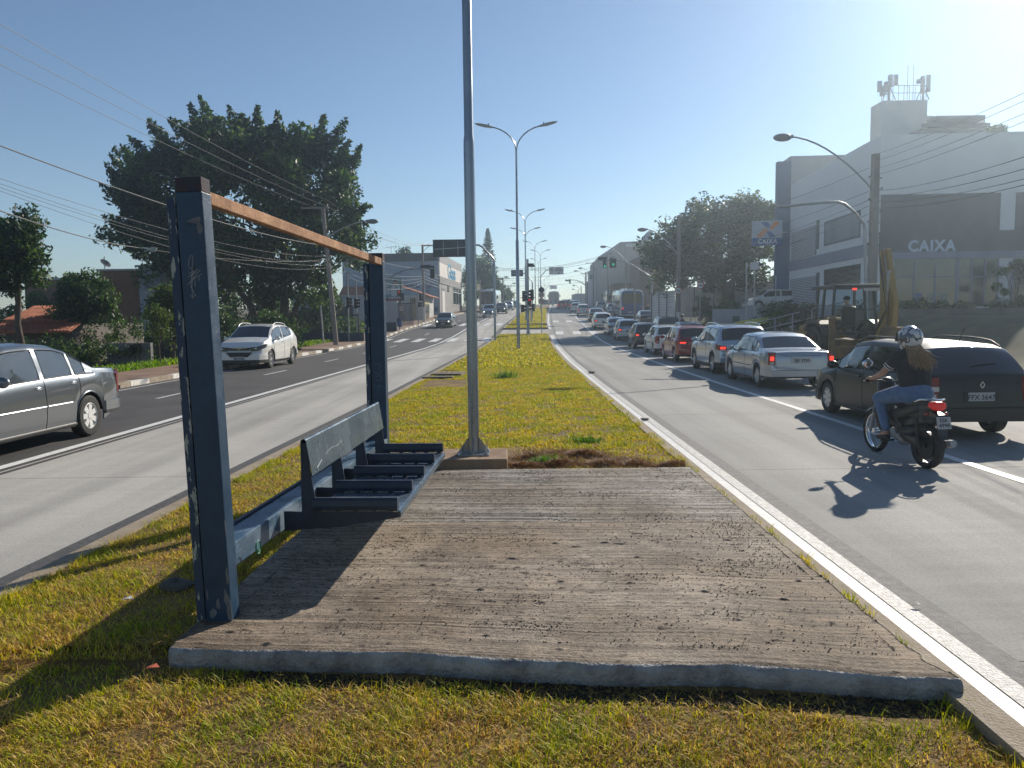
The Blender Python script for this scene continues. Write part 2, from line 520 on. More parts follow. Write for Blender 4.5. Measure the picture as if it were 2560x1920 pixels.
def zebra(xl, xr, y0, y1, wbar, gap, mat=mPaint):
    mb = MB(); x = xl
    while x + wbar < xr:
        n = 4
        for i in range(n):
            a = y0 + (y1 - y0) * i / n; b = y0 + (y1 - y0) * (i + 1) / n
            s1 = ML(a) - ML(y0); s2 = ML(b) - ML(y0)
            mb.quad((x + s1, a, zr(a) + .015), (x + wbar + s1, a, zr(a) + .015), (x + wbar + s2, b, zr(b) + .015), (x + s2, b, zr(b) + .015))
        x += wbar + gap
    mb.build('crosswalk', mat)['kind'] = 'structure'
zebra(LK(54) + .3, ML(54) - .1, 53.0, 57.0, .55, .65)
zebra(LK(75) + .3, ML(70) - .3, 73.0, 77.5, .55, .6)
zebra(MR(60) + .5, RK(60) - .3, 60.0, 63.5, .6, .75)
zebra(MR(80) + .5, RK(80) - .3, 78.0, 81.5, .6, .75)
strip('road_marking', lambda y: MR(y) + .5, lambda y: RK(y) - .4, mPaintWorn, 57.6, 58.0, .014)
strip('road_marking', lambda y: LK(y) + .5, lambda y: AL(y) - .4, mPaintWorn, 79.5, 79.9, .014)

# median: soil sheet + kerbs, in three pieces
med = [(-10, 3.9, 0), (3.9, 59.5, 0), (66.5, 71.2, 1), (73.2, 600, 2)]
for (a, b, k) in med:
    strip('median', lambda y: ML(y) + .13, lambda y: MR(y) - .13, mSoil, a, b, .13 if b > 4 else .098)
    strip('kerb', lambda y: ML(y), lambda y: ML(y) + .14, mKerb, a, b, .15, .17)
    strip('kerb', lambda y: MR(y) - .14, MR, mKerb, a, b, .15, .17)
for y, d in ((59.5, .14), (66.5, -.14), (71.2, .14), (73.2, -.14)):
    mb = MB(); mb.box2((ML(y) + .142, y - d, zr(y) - .05), (MR(y) - .142, y, zr(y) + .152))
    mb.build('kerb', mKerb)['kind'] = 'structure'

# left pavement, kerb with whitewashed blocks
strip('kerb', lambda y: LK(y) - .16, LK, mKerb, -10, 250, .14, .17)
strip('pavement', lambda y: LK(y) - 2.9, lambda y: LK(y) - .16, mPave, -10, 250, .135)
mb = MB(); y = 3.0; i = 0
while y < 120:
    b = y + 1.05
    nn = 3
    for t in range(nn):
        a_, b_ = y + 1.05 * t / nn, y + 1.05 * (t + 1) / nn
        za, zb = zr(a_), zr(b_)
        mb.quad((LK(a_) - .162, a_, za + .143), (LK(a_) + .004, a_, za + .143), (LK(b_) + .004, b_, zb + .143), (LK(b_) - .162, b_, zb + .143))
        mb.quad((LK(a_) + .004, a_, za + .143), (LK(a_) + .004, a_, za + .004), (LK(b_) + .004, b_, zb + .004), (LK(b_) + .004, b_, zb + .143))
    y += 2.3 + .25 * math.sin(i * 1.7); i += 1
mb.build('kerb_paint', mKerbWhite)['kind'] = 'structure'
strip('kerb', RK, lambda y: RK(y) + .16, mKerb, -10, 250, .14, .17)
strip('pavement', lambda y: RK(y) + .16, lambda y: RK(y) + 2.0, mPave, -10, 250, .137)

# ------------------------------------------------------------------ concrete pad with broomed ridges (real relief)
def fbm1(n, seed, octs):
    r_ = np.random.default_rng(seed); out = np.zeros(n)
    for (cells, amp) in octs:
        k = r_.normal(size=cells + 3)
        t = np.linspace(0, cells, n); i = t.astype(int); f = t - i; f = f * f * (3 - 2 * f)
        out += amp * (k[i] * (1 - f) + k[i + 1] * f)
    return out
def noise2(nx, ny, seed, cx, cy):
    r_ = np.random.default_rng(seed); k = r_.normal(size=(cy + 2, cx + 2))
    tx = np.linspace(0, cx, nx); ty = np.linspace(0, cy, ny)
    ix, iy = tx.astype(int), ty.astype(int)
    fx, fy = tx - ix, ty - iy
    fx = fx * fx * (3 - 2 * fx); fy = fy * fy * (3 - 2 * fy)
    a = k[np.ix_(iy, ix)]; b = k[np.ix_(iy, ix + 1)]; c = k[np.ix_(iy + 1, ix)]; d = k[np.ix_(iy + 1, ix + 1)]
    FX, FY = fx[None, :], fy[:, None]
    return (a * (1 - FX) + b * FX) * (1 - FY) + (c * (1 - FX) + d * FX) * FY
PAD_Z = .205
nx, ny = 260, 700
u = np.linspace(0, 1, nx)[None, :]; v = np.linspace(0, 1, ny)[:, None]
xl = -1.70 + .19 * v; xr_ = 1.875 - .03 * v + .055 * np.clip(1 - v / .04, 0, 1) + 0 * u
edge = noise2(2, ny, 3, 1, 60)[:, :1] * .005
X = xl * (1 - u) + (xr_ + edge) * u
ynear = 3.73 - .43 * u + .02 * noise2(nx, 1, 5, 12, 1)
Y = ynear * (1 - v) + 8.03 * v
ridge = .0022 * noise2(nx, ny, 21, 2, 345) + .0011 * noise2(nx, ny, 22, 3, 200) + .0008 * noise2(nx, ny, 23, 90, 345)
patch = np.clip(noise2(nx, ny, 29, 7, 9) * .6 + .5, 0, 1)
grit = np.clip(noise2(nx, ny, 31, 120, 330) - 1.1, 0, 1) * .007 * (.3 + patch) + np.clip(noise2(nx, ny, 33, 60, 150) - 1.5, 0, 1) * .012
swell = .003 * noise2(nx, ny, 41, 6, 8)
far_ = 1 / (1 + np.exp(-(Y - 5.75) / .12)); Z = PAD_Z + ridge * (.42 + .3 * far_) + grit * (.75 - .4 * far_) + swell
# rounded near lip
lip = np.clip(1 - v / .009, 0, 1)
Z = Z - .004 * lip ** 2 + 0 * u; ridge = ridge * (1 - lip)
V = np.stack([X, Y, Z], -1).reshape(-1, 3)
idx = np.arange(nx * ny).reshape(ny, nx)
F = np.stack([idx[:-1, :-1], idx[:-1, 1:], idx[1:, 1:], idx[1:, :-1]], -1).reshape(-1, 4)
# skirt
def skirt(ids, drop, rough_=0.0):
    global V, F
    b = len(V)
    n = len(ids)
    rows = 5
    base = V[ids]
    prev = ids
    for r_ in range(1, rows + 1):
        q = base.copy(); q[:, 2] -= drop * r_ / rows
        q[:, :2] += (np.random.default_rng(r_).normal(size=(n, 2)) * rough_)
        if rough_: q[:, 1] -= .022 * math.sin(r_ / rows * 2.9)
        V = np.vstack([V, q]); cur = np.arange(len(V) - n, len(V))
        F = np.vstack([F, np.stack([prev[:-1], prev[1:], cur[1:], cur[:-1]], -1)])
        prev = cur
skirt(idx[:, 0], .12); skirt(idx[:, -1], .12); skirt(idx[-1, :], .12)
mPad, t, p = new_mat('broomed_concrete')
N, L = t.nodes, t.links
tc = N.new('ShaderNodeTexCoord')
mp = N.new('ShaderNodeMapping'); mp.inputs['Scale'].default_value = (2.5, 70, 1); L.new(tc.outputs['Object'], mp.inputs[0])
n1 = N.new('ShaderNodeTexNoise'); n1.inputs['Scale'].default_value = 1.6; n1.inputs['Detail'].default_value = 7; n1.inputs['Roughness'].default_value = .75; L.new(mp.outputs[0], n1.inputs['Vector'])
n2 = N.new('ShaderNodeTexNoise'); n2.inputs['Scale'].default_value = .9; n2.inputs['Detail'].default_value = 5; L.new(tc.outputs['Object'], n2.inputs['Vector'])
c1 = N.new('ShaderNodeValToRGB'); c1.color_ramp.elements[0].position = .36; c1.color_ramp.elements[1].position = .66
c1.color_ramp.elements[0].color = (.20, .17, .14, 1); c1.color_ramp.elements[1].color = (.33, .29, .245, 1); L.new(n1.outputs['Fac'], c1.inputs[0])
# the poured strip beyond the day joint is greyer
sx_ = N.new('ShaderNodeSeparateXYZ'); L.new(tc.outputs['Object'], sx_.inputs[0])
jm = N.new('ShaderNodeMath'); jm.operation = 'MULTIPLY_ADD'; jm.inputs[1].default_value = .12; L.new(n2.outputs['Fac'], jm.inputs[0]); L.new(sx_.outputs['Y'], jm.inputs[2])
gt = N.new('ShaderNodeMath'); gt.operation = 'GREATER_THAN'; gt.inputs[1].default_value = 6.0; L.new(jm.outputs[0], gt.inputs[0])
hs = N.new('ShaderNodeMix'); hs.data_type = 'RGBA'; hs.blend_type = 'MULTIPLY'; hs.inputs['Factor'].default_value = 1
at_ = N.new('ShaderNodeAttribute'); at_.attribute_name = 'Col'; L.new(at_.outputs['Color'], hs.inputs['A'])
tint = N.new('ShaderNodeMix'); tint.data_type = 'RGBA'; tint.inputs['A'].default_value = (1.05, .98, .90, 1); tint.inputs['B'].default_value = (1.0, 1.04, 1.08, 1)
L.new(gt.outputs[0], tint.inputs['Factor']); L.new(tint.outputs['Result'], hs.inputs['B'])
c2 = N.new('ShaderNodeMix'); c2.data_type = 'RGBA'; c2.blend_type = 'MULTIPLY'
c2.inputs['B'].default_value = (.70, .62, .52, 1)
mr = N.new('ShaderNodeMapRange'); mr.inputs['From Min'].default_value = .42; mr.inputs['From Max'].default_value = .62; L.new(n2.outputs['Fac'], mr.inputs[0])
L.new(mr.outputs[0], c2.inputs['Factor']); L.new(hs.outputs['Result'], c2.inputs['A'])
L.new(c2.outputs['Result'], p.inputs['Base Color']); p.inputs['Roughness'].default_value = .82
bp = N.new('ShaderNodeBump'); bp.inputs['Strength'].default_value = .8; bp.inputs['Distance'].default_value = .006
n3 = N.new('ShaderNodeTexNoise'); n3.inputs['Scale'].default_value = 90; n3.inputs['Detail'].default_value = 3; L.new(tc.outputs['Object'], n3.inputs['Vector'])
L.new(n3.outputs['Fac'], bp.inputs['Height']); L.new(bp.outputs[0], p.inputs['Normal'])
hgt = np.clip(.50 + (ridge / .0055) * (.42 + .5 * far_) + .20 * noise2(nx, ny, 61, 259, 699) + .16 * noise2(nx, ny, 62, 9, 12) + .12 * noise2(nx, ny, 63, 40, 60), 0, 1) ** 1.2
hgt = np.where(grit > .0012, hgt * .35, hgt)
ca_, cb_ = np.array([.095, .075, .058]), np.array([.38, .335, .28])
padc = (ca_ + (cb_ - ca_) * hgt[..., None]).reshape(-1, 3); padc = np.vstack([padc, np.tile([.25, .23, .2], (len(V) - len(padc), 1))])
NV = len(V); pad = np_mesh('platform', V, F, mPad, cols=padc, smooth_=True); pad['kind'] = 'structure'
E0 = V[idx[0, :]].copy(); nE = len(E0); er = np.random.default_rng(9)
rows_ = [(0, 0), (-.006, -.002), (-.016, -.010), (-.022, -.026), (-.024, -.050), (-.018, -.080), (-.008, -.115), (0, -.16)]
wv_ = np.interp(np.linspace(0, 30, nE), np.arange(31), er.normal(size=31)); w2_ = np.interp(np.linspace(0, 90, nE), np.arange(91), er.normal(size=91))
V = []
for k_, (dy_, dz_) in enumerate(rows_):
    q_ = E0.copy(); s_ = min(1, k_ / 3); q_[:, 1] += dy_ * (1 + .35 * wv_) + s_ * (.003 * w2_ + .0018 * er.normal(size=nE)); q_[:, 2] += dz_ + s_ * .0015 * er.normal(size=nE); V.append(q_)
V = np.vstack(V); I_ = np.arange(len(rows_) * nE).reshape(len(rows_), nE)
F = np.stack([I_[:-1, :-1], I_[:-1, 1:], I_[1:, 1:], I_[1:, :-1]], -1).reshape(-1, 4)
o = np_mesh('platform', V, F, M('smooth_pad_edge', (.13, .125, .12), (.36, .355, .345), 7, .7, bump=.9, bscale=55, lo=.3, hi=.6), smooth_=True); o['kind'] = 'structure'

# loose grit lying on the pad
def scatter_rocks(name, n, fpos, smin, smax, mat, seed, label):
    r_ = np.random.default_rng(seed)
    octa = np.array([[1, 0, 0], [-1, 0, 0], [0, 1, 0], [0, -1, 0], [0, 0, 1], [0, 0, -1]], float)
    of = np.array([[0, 2, 4], [2, 1, 4], [1, 3, 4], [3, 0, 4], [2, 0, 5], [1, 2, 5], [3, 1, 5], [0, 3, 5]])
    P = fpos(r_, n)
    s = smin + (smax - smin) * r_.random(n) ** 3
    Vv = octa[None] * (s[:, None, None] * (.6 + .8 * r_.random((n, 6, 1)))) * np.array([1, 1, .7])
    a = r_.random(n) * 6.28
    ca, sa = np.cos(a)[:, None], np.sin(a)[:, None]
    x = Vv[..., 0] * ca - Vv[..., 1] * sa; y = Vv[..., 0] * sa + Vv[..., 1] * ca
    Vv = np.stack([x, y, Vv[..., 2]], -1) + P[:, None, :]
    Ff = (of[None] + (np.arange(n) * 6)[:, None, None]).reshape(-1, 3)
    o = np_mesh(name, Vv.reshape(-1, 3), Ff, mat)
    tag(o, label, 'grit', kind='stuff'); return o
def padpos(r_, n):
    cl = r_.random((170, 2)); k = r_.integers(0, 70, n)
    uu = np.where(r_.random(n) < .75, cl[k, 0] + r_.normal(size=n) * .03, r_.random(n))
    vv = np.where(r_.random(n) < .75, cl[k, 1] + r_.normal(size=n) * .015, r_.random(n))
    uu = np.clip(uu, .02, .98); vv = np.clip(vv, .03, .98) ** 1.3
    x = (-1.6 + .1 * vv) * (1 - uu) + 1.86 * uu
    y = (3.85 - .4 * uu) * (1 - vv) + 8.1 * vv
    return np.stack([x, y, np.full(n, PAD_Z + .004)], -1)
scatter_rocks('grit', 15000, padpos, .0012, .0065, M('dark_grit', (.05, .042, .035), (.11, .09, .07), 20, .95), 4, 'dark crumbs of mortar scattered over the concrete pad')

# ------------------------------------------------------------------ grass
mGrass = leaf_mat('grass_blades', .35, .6)
def patch_noise(x, y, s, seed):
    r_ = np.random.default_rng(seed)
    out = np.zeros_like(x)
    for k in range(7):
        a = r_.random() * 6.28; f = s * (.6 + 1.2 * r_.random()); ph = r_.random() * 6.28
        out += np.sin((x * np.cos(a) + y * np.sin(a)) * f + ph + 1.3 * np.sin((x * np.sin(a) - y * np.cos(a)) * f * .7))
    return out / 7
def blades(n, xy, hmin, hmax, wid, seed, zf, brown=.3, lean=.8, tint=(1, 1, 1)):
    r_ = np.random.default_rng(seed)
    x, y = xy(r_, n)
    n = len(x)
    pn = patch_noise(x, y, 5.5, 1) + .6 * patch_noise(x, y, 14, 2)
    h = (hmin + (hmax - hmin) * r_.random(n) ** 1.6) * (1 + .45 * np.clip(patch_noise(x, y, 8, 9) * 1.5 + patch_noise(x, y, 38, 10) * 1.5, -1, 1))
    z = zf(x, y)
    a = r_.random(n) * 6.28; ln = lean * h * (.3 + r_.random(n))
    wv = wid * (.6 + .8 * r_.random(n)) * (1 + y * .03)
    wx, wy = -np.sin(a) * wv / 2, np.cos(a) * wv / 2
    tx, ty = x + np.cos(a) * ln, y + np.sin(a) * ln
    mx_, my_ = x + np.cos(a) * ln * .35, y + np.sin(a) * ln * .35
    V = np.empty((n, 5, 3))
    V[:, 0] = np.stack([x - wx, y - wy, z], -1); V[:, 1] = np.stack([x + wx, y + wy, z], -1)
    V[:, 2] = np.stack([mx_ + wx * .8, my_ + wy * .8, z + h * .6], -1); V[:, 3] = np.stack([mx_ - wx * .8, my_ - wy * .8, z + h * .6], -1)
    V[:, 4] = np.stack([tx, ty, z + h], -1)
    i0 = np.arange(n) * 5
    F1 = np.stack([i0, i0 + 1, i0 + 2, i0 + 3], -1)
    F2 = np.stack([i0 + 3, i0 + 2, i0 + 4, i0 + 4], -1)
    g1 = np.array([.35, .38, .016]); g2 = np.array([.58, .46, .018]); g3 = np.array([.60, .42, .12]); g4 = np.array([.14, .22, .012]); g5 = np.array([.30, .14, .04])
    pr = np.clip(.5 + .9 * pn, 0, 1)
    c = g1 * (1 - pr)[:, None] + g2 * pr[:, None]
    k = r_.random(n)
    c = np.where((k < brown * (.35 + pr))[:, None], g3, c)
    c = np.where((k > .86)[:, None], g4, c)
    c = np.where(((k > .5) & (k < .5 + .35 * brown * (pn > .15)))[:, None], g5, c)
    c = c * (.7 + .55 * r_.random(n))[:, None] * np.array(tint)
    return V.reshape(-1, 3), F1, i0, np.repeat(c, 5, 0)
def grass_obj(name, label, n, xy, hmin, hmax, wid, seed, zf, brown=.3, lean=.8, tint=(1, 1, 1)):
    V, F1, i0, c = blades(n, xy, hmin, hmax, wid, seed, zf, brown, lean, tint)
    # quads + tip triangle as one triangle soup
    T = np.vstack([np.stack([F1[:, 0], F1[:, 1], F1[:, 2]], -1), np.stack([F1[:, 0], F1[:, 2], F1[:, 3]], -1), np.stack([i0 + 3, i0 + 2, i0 + 4], -1)])
    o = np_mesh(name, V, T, mGrass, cols=c)
    tag(o, label, 'grass', kind='stuff'); return o
vML = lambda y: np.interp(y, [-10, 1, 5, 7.4, 16.5, 57, 68, 100, 133, 184], [-3.7, -3.36, -3.2, -3.06, -2.62, -1.15, -.6, 1.1, 2.9, 5.8]) + .15
vMR = lambda y: np.interp(y, [-10, 20, 30, 40, 58, 76, 100, 131, 184], [2.03, 2.0, 2.08, 2.3, 2.85, 3.45, 4.6, 6.3, 9.3]) - .15
vzr = lambda y: np.interp(y, [p_[0] for p_ in _zp], [p_[1] for p_ in _zp])
def bump_h(x, y):
    return .012 * patch_noise(x, y, 3.0, 31) + .008 * patch_noise(x, y, 9.0, 32)
med_z = lambda x, y: vzr(y) + np.where(y < 3.72, .096, .128) + np.clip(bump_h(x, y), -.01, .03)
def off_pad(x, y):
    nearY = 3.73 - .43 * (x + 1.70) / 3.63
    left = -1.70 + .044 * (y - 3.73)
    on = (y > nearY - .03) & (y < 8.05) & (x > left - .01) & (x < 1.92)
    ditch = (y > nearY - .14 - .05 * np.sin(x * 5) - .07 * (x > .6)) & (y <= nearY) & (x > -1.3)
    footing = (x > -.93) & (x < .02) & (y > 8.35) & (y < 9.65)
    manhole = (x > -2.3) & (x < -1.15) & (y > 18.5) & (y < 20.6)
    return on, ditch, footing | manhole
def xy_near(r_, n):
    y = 1.75 + 6.8 * r_.random(n) ** 1.5
    x = vML(y) - .04 + (vMR(y) + .06 - vML(y)) * r_.random(n)
    on, di, fo = off_pad(x, y)
    bare = (patch_noise(x, y, 6, 5) + .6 * patch_noise(x, y, 17, 6) + .4 * patch_noise(x, y, 45, 7)) > .22
    keep = ~on & ~fo & ~(bare & (r_.random(n) < .62)) & ~(di & (r_.random(n) < .9))
    keep &= (np.abs(x) < y * .72 + .5)
    return x[keep], y[keep]
def xy_mid(r_, n):
    y = 8.2 + 17 * r_.random(n) ** 1.25
    x = vML(y) - .03 + (vMR(y) + .06 - vML(y)) * r_.random(n)
    on, di, fo = off_pad(x, y)
    bare = (patch_noise(x, y, 4, 15) + .6 * patch_noise(x, y, 11, 16) + .4 * patch_noise(x, y, 30, 17)) > .3
    keep = ~on & ~fo & ~(bare & (r_.random(n) < .8))
    keep &= ~((y < 9.6) & (r_.random(n) < .75 * (patch_noise(x, y, 7, 44) > -.15)))
    return x[keep], y[keep]
def xy_far(r_, n):
    y = 25 + 105 * r_.random(n) ** 1.2
    x = vML(y) + (vMR(y) - vML(y)) * r_.random(n)
    gap = ((y > 59.3) & (y < 66.7)) | ((y > 71) & (y < 73.4))
    return x[~gap], y[~gap]
grass_obj('grass', 'short yellow-green turf around the bench and along the near edge of the concrete pad', 330000, xy_near, .010, .042, .0040, 1, med_z, .38, 1.4)
grass_obj('grass', 'olive turf covering the median behind the galvanised pole', 270000, xy_mid, .014, .04, .0065, 2, med_z, .16, 1.0)
grass_obj('grass', 'yellow-green turf on the far stretch of the median up the hill', 90000, xy_far, .02, .06, .03, 3, med_z, .14, .9)
# darker taller tufts along edges
def xy_edge(r_, n):
    y = 1.8 + 22 * r_.random(n) ** 1.6
    side = r_.random(n) < .5
    x = np.where(side, vML(y) + .0 + np.abs(r_.normal(size=n)) * .09, vMR(y) + .09 - np.abs(r_.normal(size=n)) * .09)
    pn = patch_noise(x, y, 7, 77) > -.12
    on, di, fo = off_pad(x, y)
    return x[pn & ~on], y[pn & ~on]
grass_obj('grass', 'taller green grass tufts leaning over the median kerbs', 30000, xy_edge, .02, .07, .004, 5, med_z, .08, .9)
def verge(r_, n):
    y = 14 + 50 * r_.random(n)
    lk = np.interp(y, [-10, 20, 36, 50, 64], [-10.9, -10.5, -10.1, -9.7, -9.3])
    x = lk - 2.4 - 1.2 * r_.random(n)
    return x, y
grass_obj('grass', 'bright green weeds along the back of the left pavement', 22000, verge, .05, .22, .03, 6, lambda x, y: vzr(y) + .11, .05, .6, (.4, .7, .8))
# dry thatch heaps by the pad
def thatch(r_, n):
    cs = np.array([[.25, 8.95], [.55, 8.55], [1.0, 8.5], [.85, 9.15], [1.75, 8.38], [-1.15, 9.1], [.1, 8.45], [1.35, 8.5], [.5, 9.35], [1.15, 8.8], [.3, 8.6]])
    k = r_.integers(0, len(cs), n)
    return np.minimum(1.84, cs[k, 0] + r_.normal(size=n) * .17), np.maximum(8.08, cs[k, 1] + r_.normal(size=n) * .12)
def thz(x, y):
    cs = [(.25, 8.95), (.55, 8.55), (1.0, 8.5), (.85, 9.15), (1.75, 8.38), (-1.15, 9.1), (.1, 8.45), (1.35, 8.45)]
    z = np.zeros_like(x)
    for a, b in cs: z = np.maximum(z, .055 * np.exp(-((x - a) ** 2 / .03 + (y - b) ** 2 / .012)))
    return .13 + z
V, F1, i0, c = blades(42000, thatch, .01, .045, .004, 77, thz, 0, 1.6)
rr = np.random.default_rng(3); c = np.repeat(np.array([.22, .12, .055])[None] * (.5 + rr.random((len(i0), 1)) * 1.0), 5, 0)
T = np.vstack([np.stack([F1[:, 0], F1[:, 1], F1[:, 2]], -1), np.stack([F1[:, 0], F1[:, 2], F1[:, 3]], -1), np.stack([i0 + 3, i0 + 2, i0 + 4], -1)])
tag(np_mesh('dry_grass', V, T, mGrass, cols=c), 'brown heaps of pulled dry grass beside the pole footing', 'dry grass', kind='stuff')
# red earth spilled round the footing
gx = np.linspace(-1.25, 1.3, 90); gy_ = np.linspace(8.0, 8.9, 40)
XX, YY = np.meshgrid(gx, gy_)
ZZ = .125 + .035 * np.exp(-((XX + .45) ** 2 / .02 + (YY - 8.35) ** 2 / .02)) + .028 * np.exp(-((YY - 8.3) ** 2 / .012)) * np.exp(-(XX + .2) ** 2 / .35) + .006 * noise2(90, 40, 8, 40, 18)
ZZ -= .03 * np.clip((YY - 8.5) / .3, 0, 1) + .03 * (YY < 8.05)
idx2 = np.arange(90 * 40).reshape(40, 90)
o = np_mesh('red_soil', np.stack([XX, YY, ZZ], -1).reshape(-1, 3), np.stack([idx2[:-1, :-1], idx2[:-1, 1:], idx2[1:, 1:], idx2[1:, :-1]], -1).reshape(-1, 4), mEarth, smooth_=True)
tag(o, 'red earth spilled between the pole footing and the concrete pad', 'soil', kind='stuff')
# ditch soil at the near lip
gx = np.linspace(-1.7, 1.95, 120); gy_ = np.linspace(0, 1, 14)
XX, TT = np.meshgrid(gx, gy_); YN = 3.80 - .40 * (XX + 1.63) / 3.53
YY = YN - .20 + .24 * TT
ZZ = .132 - .05 * np.sin(TT * 2.6) + .006 * noise2(120, 14, 9, 50, 6)
idx2 = np.arange(120 * 14).reshape(14, 120)
# soil edge uses the median sheet itself; small crumbs instead
scatter_rocks('soil_crumbs', 4200, lambda r_, n: (lambda x: np.stack([x, 3.73 - .43 * (x + 1.70) / 3.63 - .03 - .16 * r_.random(n), np.full(n, .10)], -1))(-1.5 + 3.4 * r_.random(n)), .003, .012,
              M('shadow_dark_soil', (.018, .013, .008), (.04, .028, .017), 20, .95), 14, 'dark soil crumbs along the near lip of the pad')  # crumbs coloured near black to stand for the shadow under the lip
# ------------------------------------------------------------------ bus-stop frame and bench
mNavy = M("navy_paint", (.013, .037, .072), (.023, .056, .10), 7, .42, rvar=.10, spec=.35, bump=.12, bscale=70)
mNavyDk = M("dark_navy_paint", (.012, .020, .038), (.022, .036, .06), 9, .45, rvar=.12)
mFlake = M("flaking_navy_paint", (.018, .040, .080), (.34, .36, .31), 5.5, .6, lo=.565, hi=.575, stretch=(6, 6, 1.3), detail=7, bump=.2, bscale=40)
mRust = M("rusty_steel", (.20, .085, .035), (.40, .22, .11), 6, .85, stretch=(1, 1, 1), bump=.35, bscale=60, detail=8)
mRustD = M("dark_rust", (.018, .030, .052), (.075, .045, .035), 5, .9, bump=.3)
mSteelBlue = M("worn_blue_grey_steel", (.05, .085, .125), (.11, .155, .19), 3.2, .28, metal=.35, rvar=.14, stretch=(1, 1, .35), detail=8)
mSlat = M('sky_lit_worn_steel', (.09, .13, .18), (.18, .23, .28), 5, .25, metal=.4, rvar=.1)  # seat steel lightened so its colour carries the sky's reflection
mBeamB = M('sunlit_blue_paint', (.05, .095, .15), (.15, .21, .27), 5, .3, lo=.42, hi=.6, stretch=(1, .5, 1), rvar=.1)  # beam paint lightened to stand in for sun on its top face
mScratch = M("scratch_marks", (.42, .44, .43), rough=.8)
mGraf = M("white_scribble_paint", (.38, .38, .37), rough=.8)
mGrafFaint = M("faint_chalk", (.10, .13, .19), rough=.9)
mGreenP = M("green_spray", (.03, .20, .12), rough=.7)

pn = G(548, 1551, .205)
BEN_RZ = R(-2.8)
bench = thing('bus_stop_bench', 'navy steel bus-stop bench hung inside a tall frame with a rusty top bar', 'bench', (pn.x, pn.y, .205), BEN_RZ)
FAR = 3.68
PW = .138
HT = 2.32
def post(yl, ht):
    mb = MB(); mb.box2((-PW / 2, yl, -.02), (PW / 2, yl + .11, ht - .075))
    o = mb.build('post', mNavy, bench, bevel=.006)
    mb = MB(); mb.box2((-PW / 2 + .001, yl + .001, ht - .0755), (PW / 2 - .001, yl + .109, ht))
    mb.build('post_top', mRustD, o, bevel=.005)
    mb = MB(); mb.box2((-PW / 2 - .062, yl + .022, -.02), (-PW / 2 - .014, yl + .10, ht - .10))
    mb.build('flange', mFlake, o, bevel=.003)
    mb = MB(); mb.box2((-PW / 2 - .0145, yl + .045, -.02), (-PW / 2 + .002, yl + .09, ht - .11))
    mb.build('web', mBlackM, o)
    mb = MB()
    mb.tube([(-.045, yl - .0015, ht - .25), (-.03, yl - .002, ht - .246), (-.02, yl - .0015, ht - .26)], .004, 5)
    return o
p1 = post(0, HT)
p1.rotation_euler = (0, R(-1.45), 0)
p2 = post(FAR, HT - .095)
p2.location = (.075, 0, 0)
# lighter worn patches on the front of the near post: thin flakes
def flakes(par, pts, mat, y):
    for (cx, cz, rx, rz_) in pts:
        mb = MB()
        n = 11; poly = []
        for k in range(n):
            a = 2 * math.pi * k / n; q = .6 + .5 * random.random()
            poly.append((cx + rx * q * math.cos(a), cz + rz_ * q * math.sin(a)))
        mb.prism(poly, y - .0012, y + .001, 'Y')
        mb.build('worn_patch', mat, par)
flakes(p1, [(-.01, HT - .23, .010, .018), (.03, HT - .22, .035, .02), (.045, HT - .26, .018, .035), (.06, .06, .016, .09), (.045, .12, .010, .05), (.06, .24, .008, .05), (-.03, .04, .02, .03), (.0, .09, .012, .04),
            (-.055, .14, .006, .03), (.068, .5, .003, .06)], M('worn_grey_paint', (.10, .105, .11), (.17, .17, .17), 20, .8), 0)
for (x, z, r_) in ((0, HT - .46, .011), (-.012, HT - .235, .009)):
    mb = MB(); mb.cyl((x, -.002, z), (x, .004, z), r_); mb.build('bolt_hole', mBlackM, p1)
# scribble: strokes on the near face
def scrib(par, strokes, mat, y, r=.0022, name='graffiti'):
    mb = MB()
    for st in strokes:
        mb.tube([(x, y, z) for x, z in st], r, 5)
    mb.build(name, mat, par)
S0 = HT - .62
def P_(px, py): return ((px - 1070) * .00098, HT - .055 - (py - 130) * .00098)
scrib(p1, [[P_(*q) for q in st] for st in [
    [(1070, 690), (1048, 640), (1052, 600), (1060, 560), (1064, 520), (1070, 480), (1060, 474), (1048, 500), (1042, 530), (1052, 548), (1064, 540)],
    [(1040, 572), (1065, 560), (1092, 548), (1060, 575), (1035, 590), (1075, 570), (1105, 552), (1060, 600), (1030, 628), (1070, 596), (1110, 575)],
    [(1066, 560), (1060, 600), (1052, 640), (1053, 695)], [(1042, 680), (1053, 700), (1066, 682)],
    [(1072, 600), (1070, 640)], [(1095, 585), (1090, 612), (1100, 600)]]], mGraf, -.0012, .0013)
def Q_(px, py): return ((px - 1440) * .00113, 1.03 - (py - 1250) * .00113)
scrib(p2, [[Q_(*q) for q in st] for st in [
    [(1400, 1160), (1440, 1150), (1465, 1170), (1440, 1195), (1470, 1215), (1440, 1240), (1405, 1225)],
    [(1440, 1250), (1465, 1270), (1455, 1300), (1425, 1300), (1410, 1275), (1440, 1250)],
    [(1440, 1320), (1440, 1370)], [(1405, 1345), (1475, 1345)]]], mGrafFaint, FAR - .0015, .004)
# rusty top beam between the posts
mb = MB(); mb.bar((PW / 2 - .034 - .057, .105, HT - .092), (PW / 2 - .034 + .073, FAR + .012, HT - .095 - .085), .056, .066)
mb.build('top_beam', mRust, bench, bevel=.005)
# low support beam
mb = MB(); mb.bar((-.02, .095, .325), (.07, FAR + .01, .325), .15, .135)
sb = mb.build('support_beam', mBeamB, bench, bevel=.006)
mb = MB(); mb.bar((-.11, .10, .395), (-.02, FAR, .395), .022, .022); mb.build('cable_rail', mNavyDk, sb)
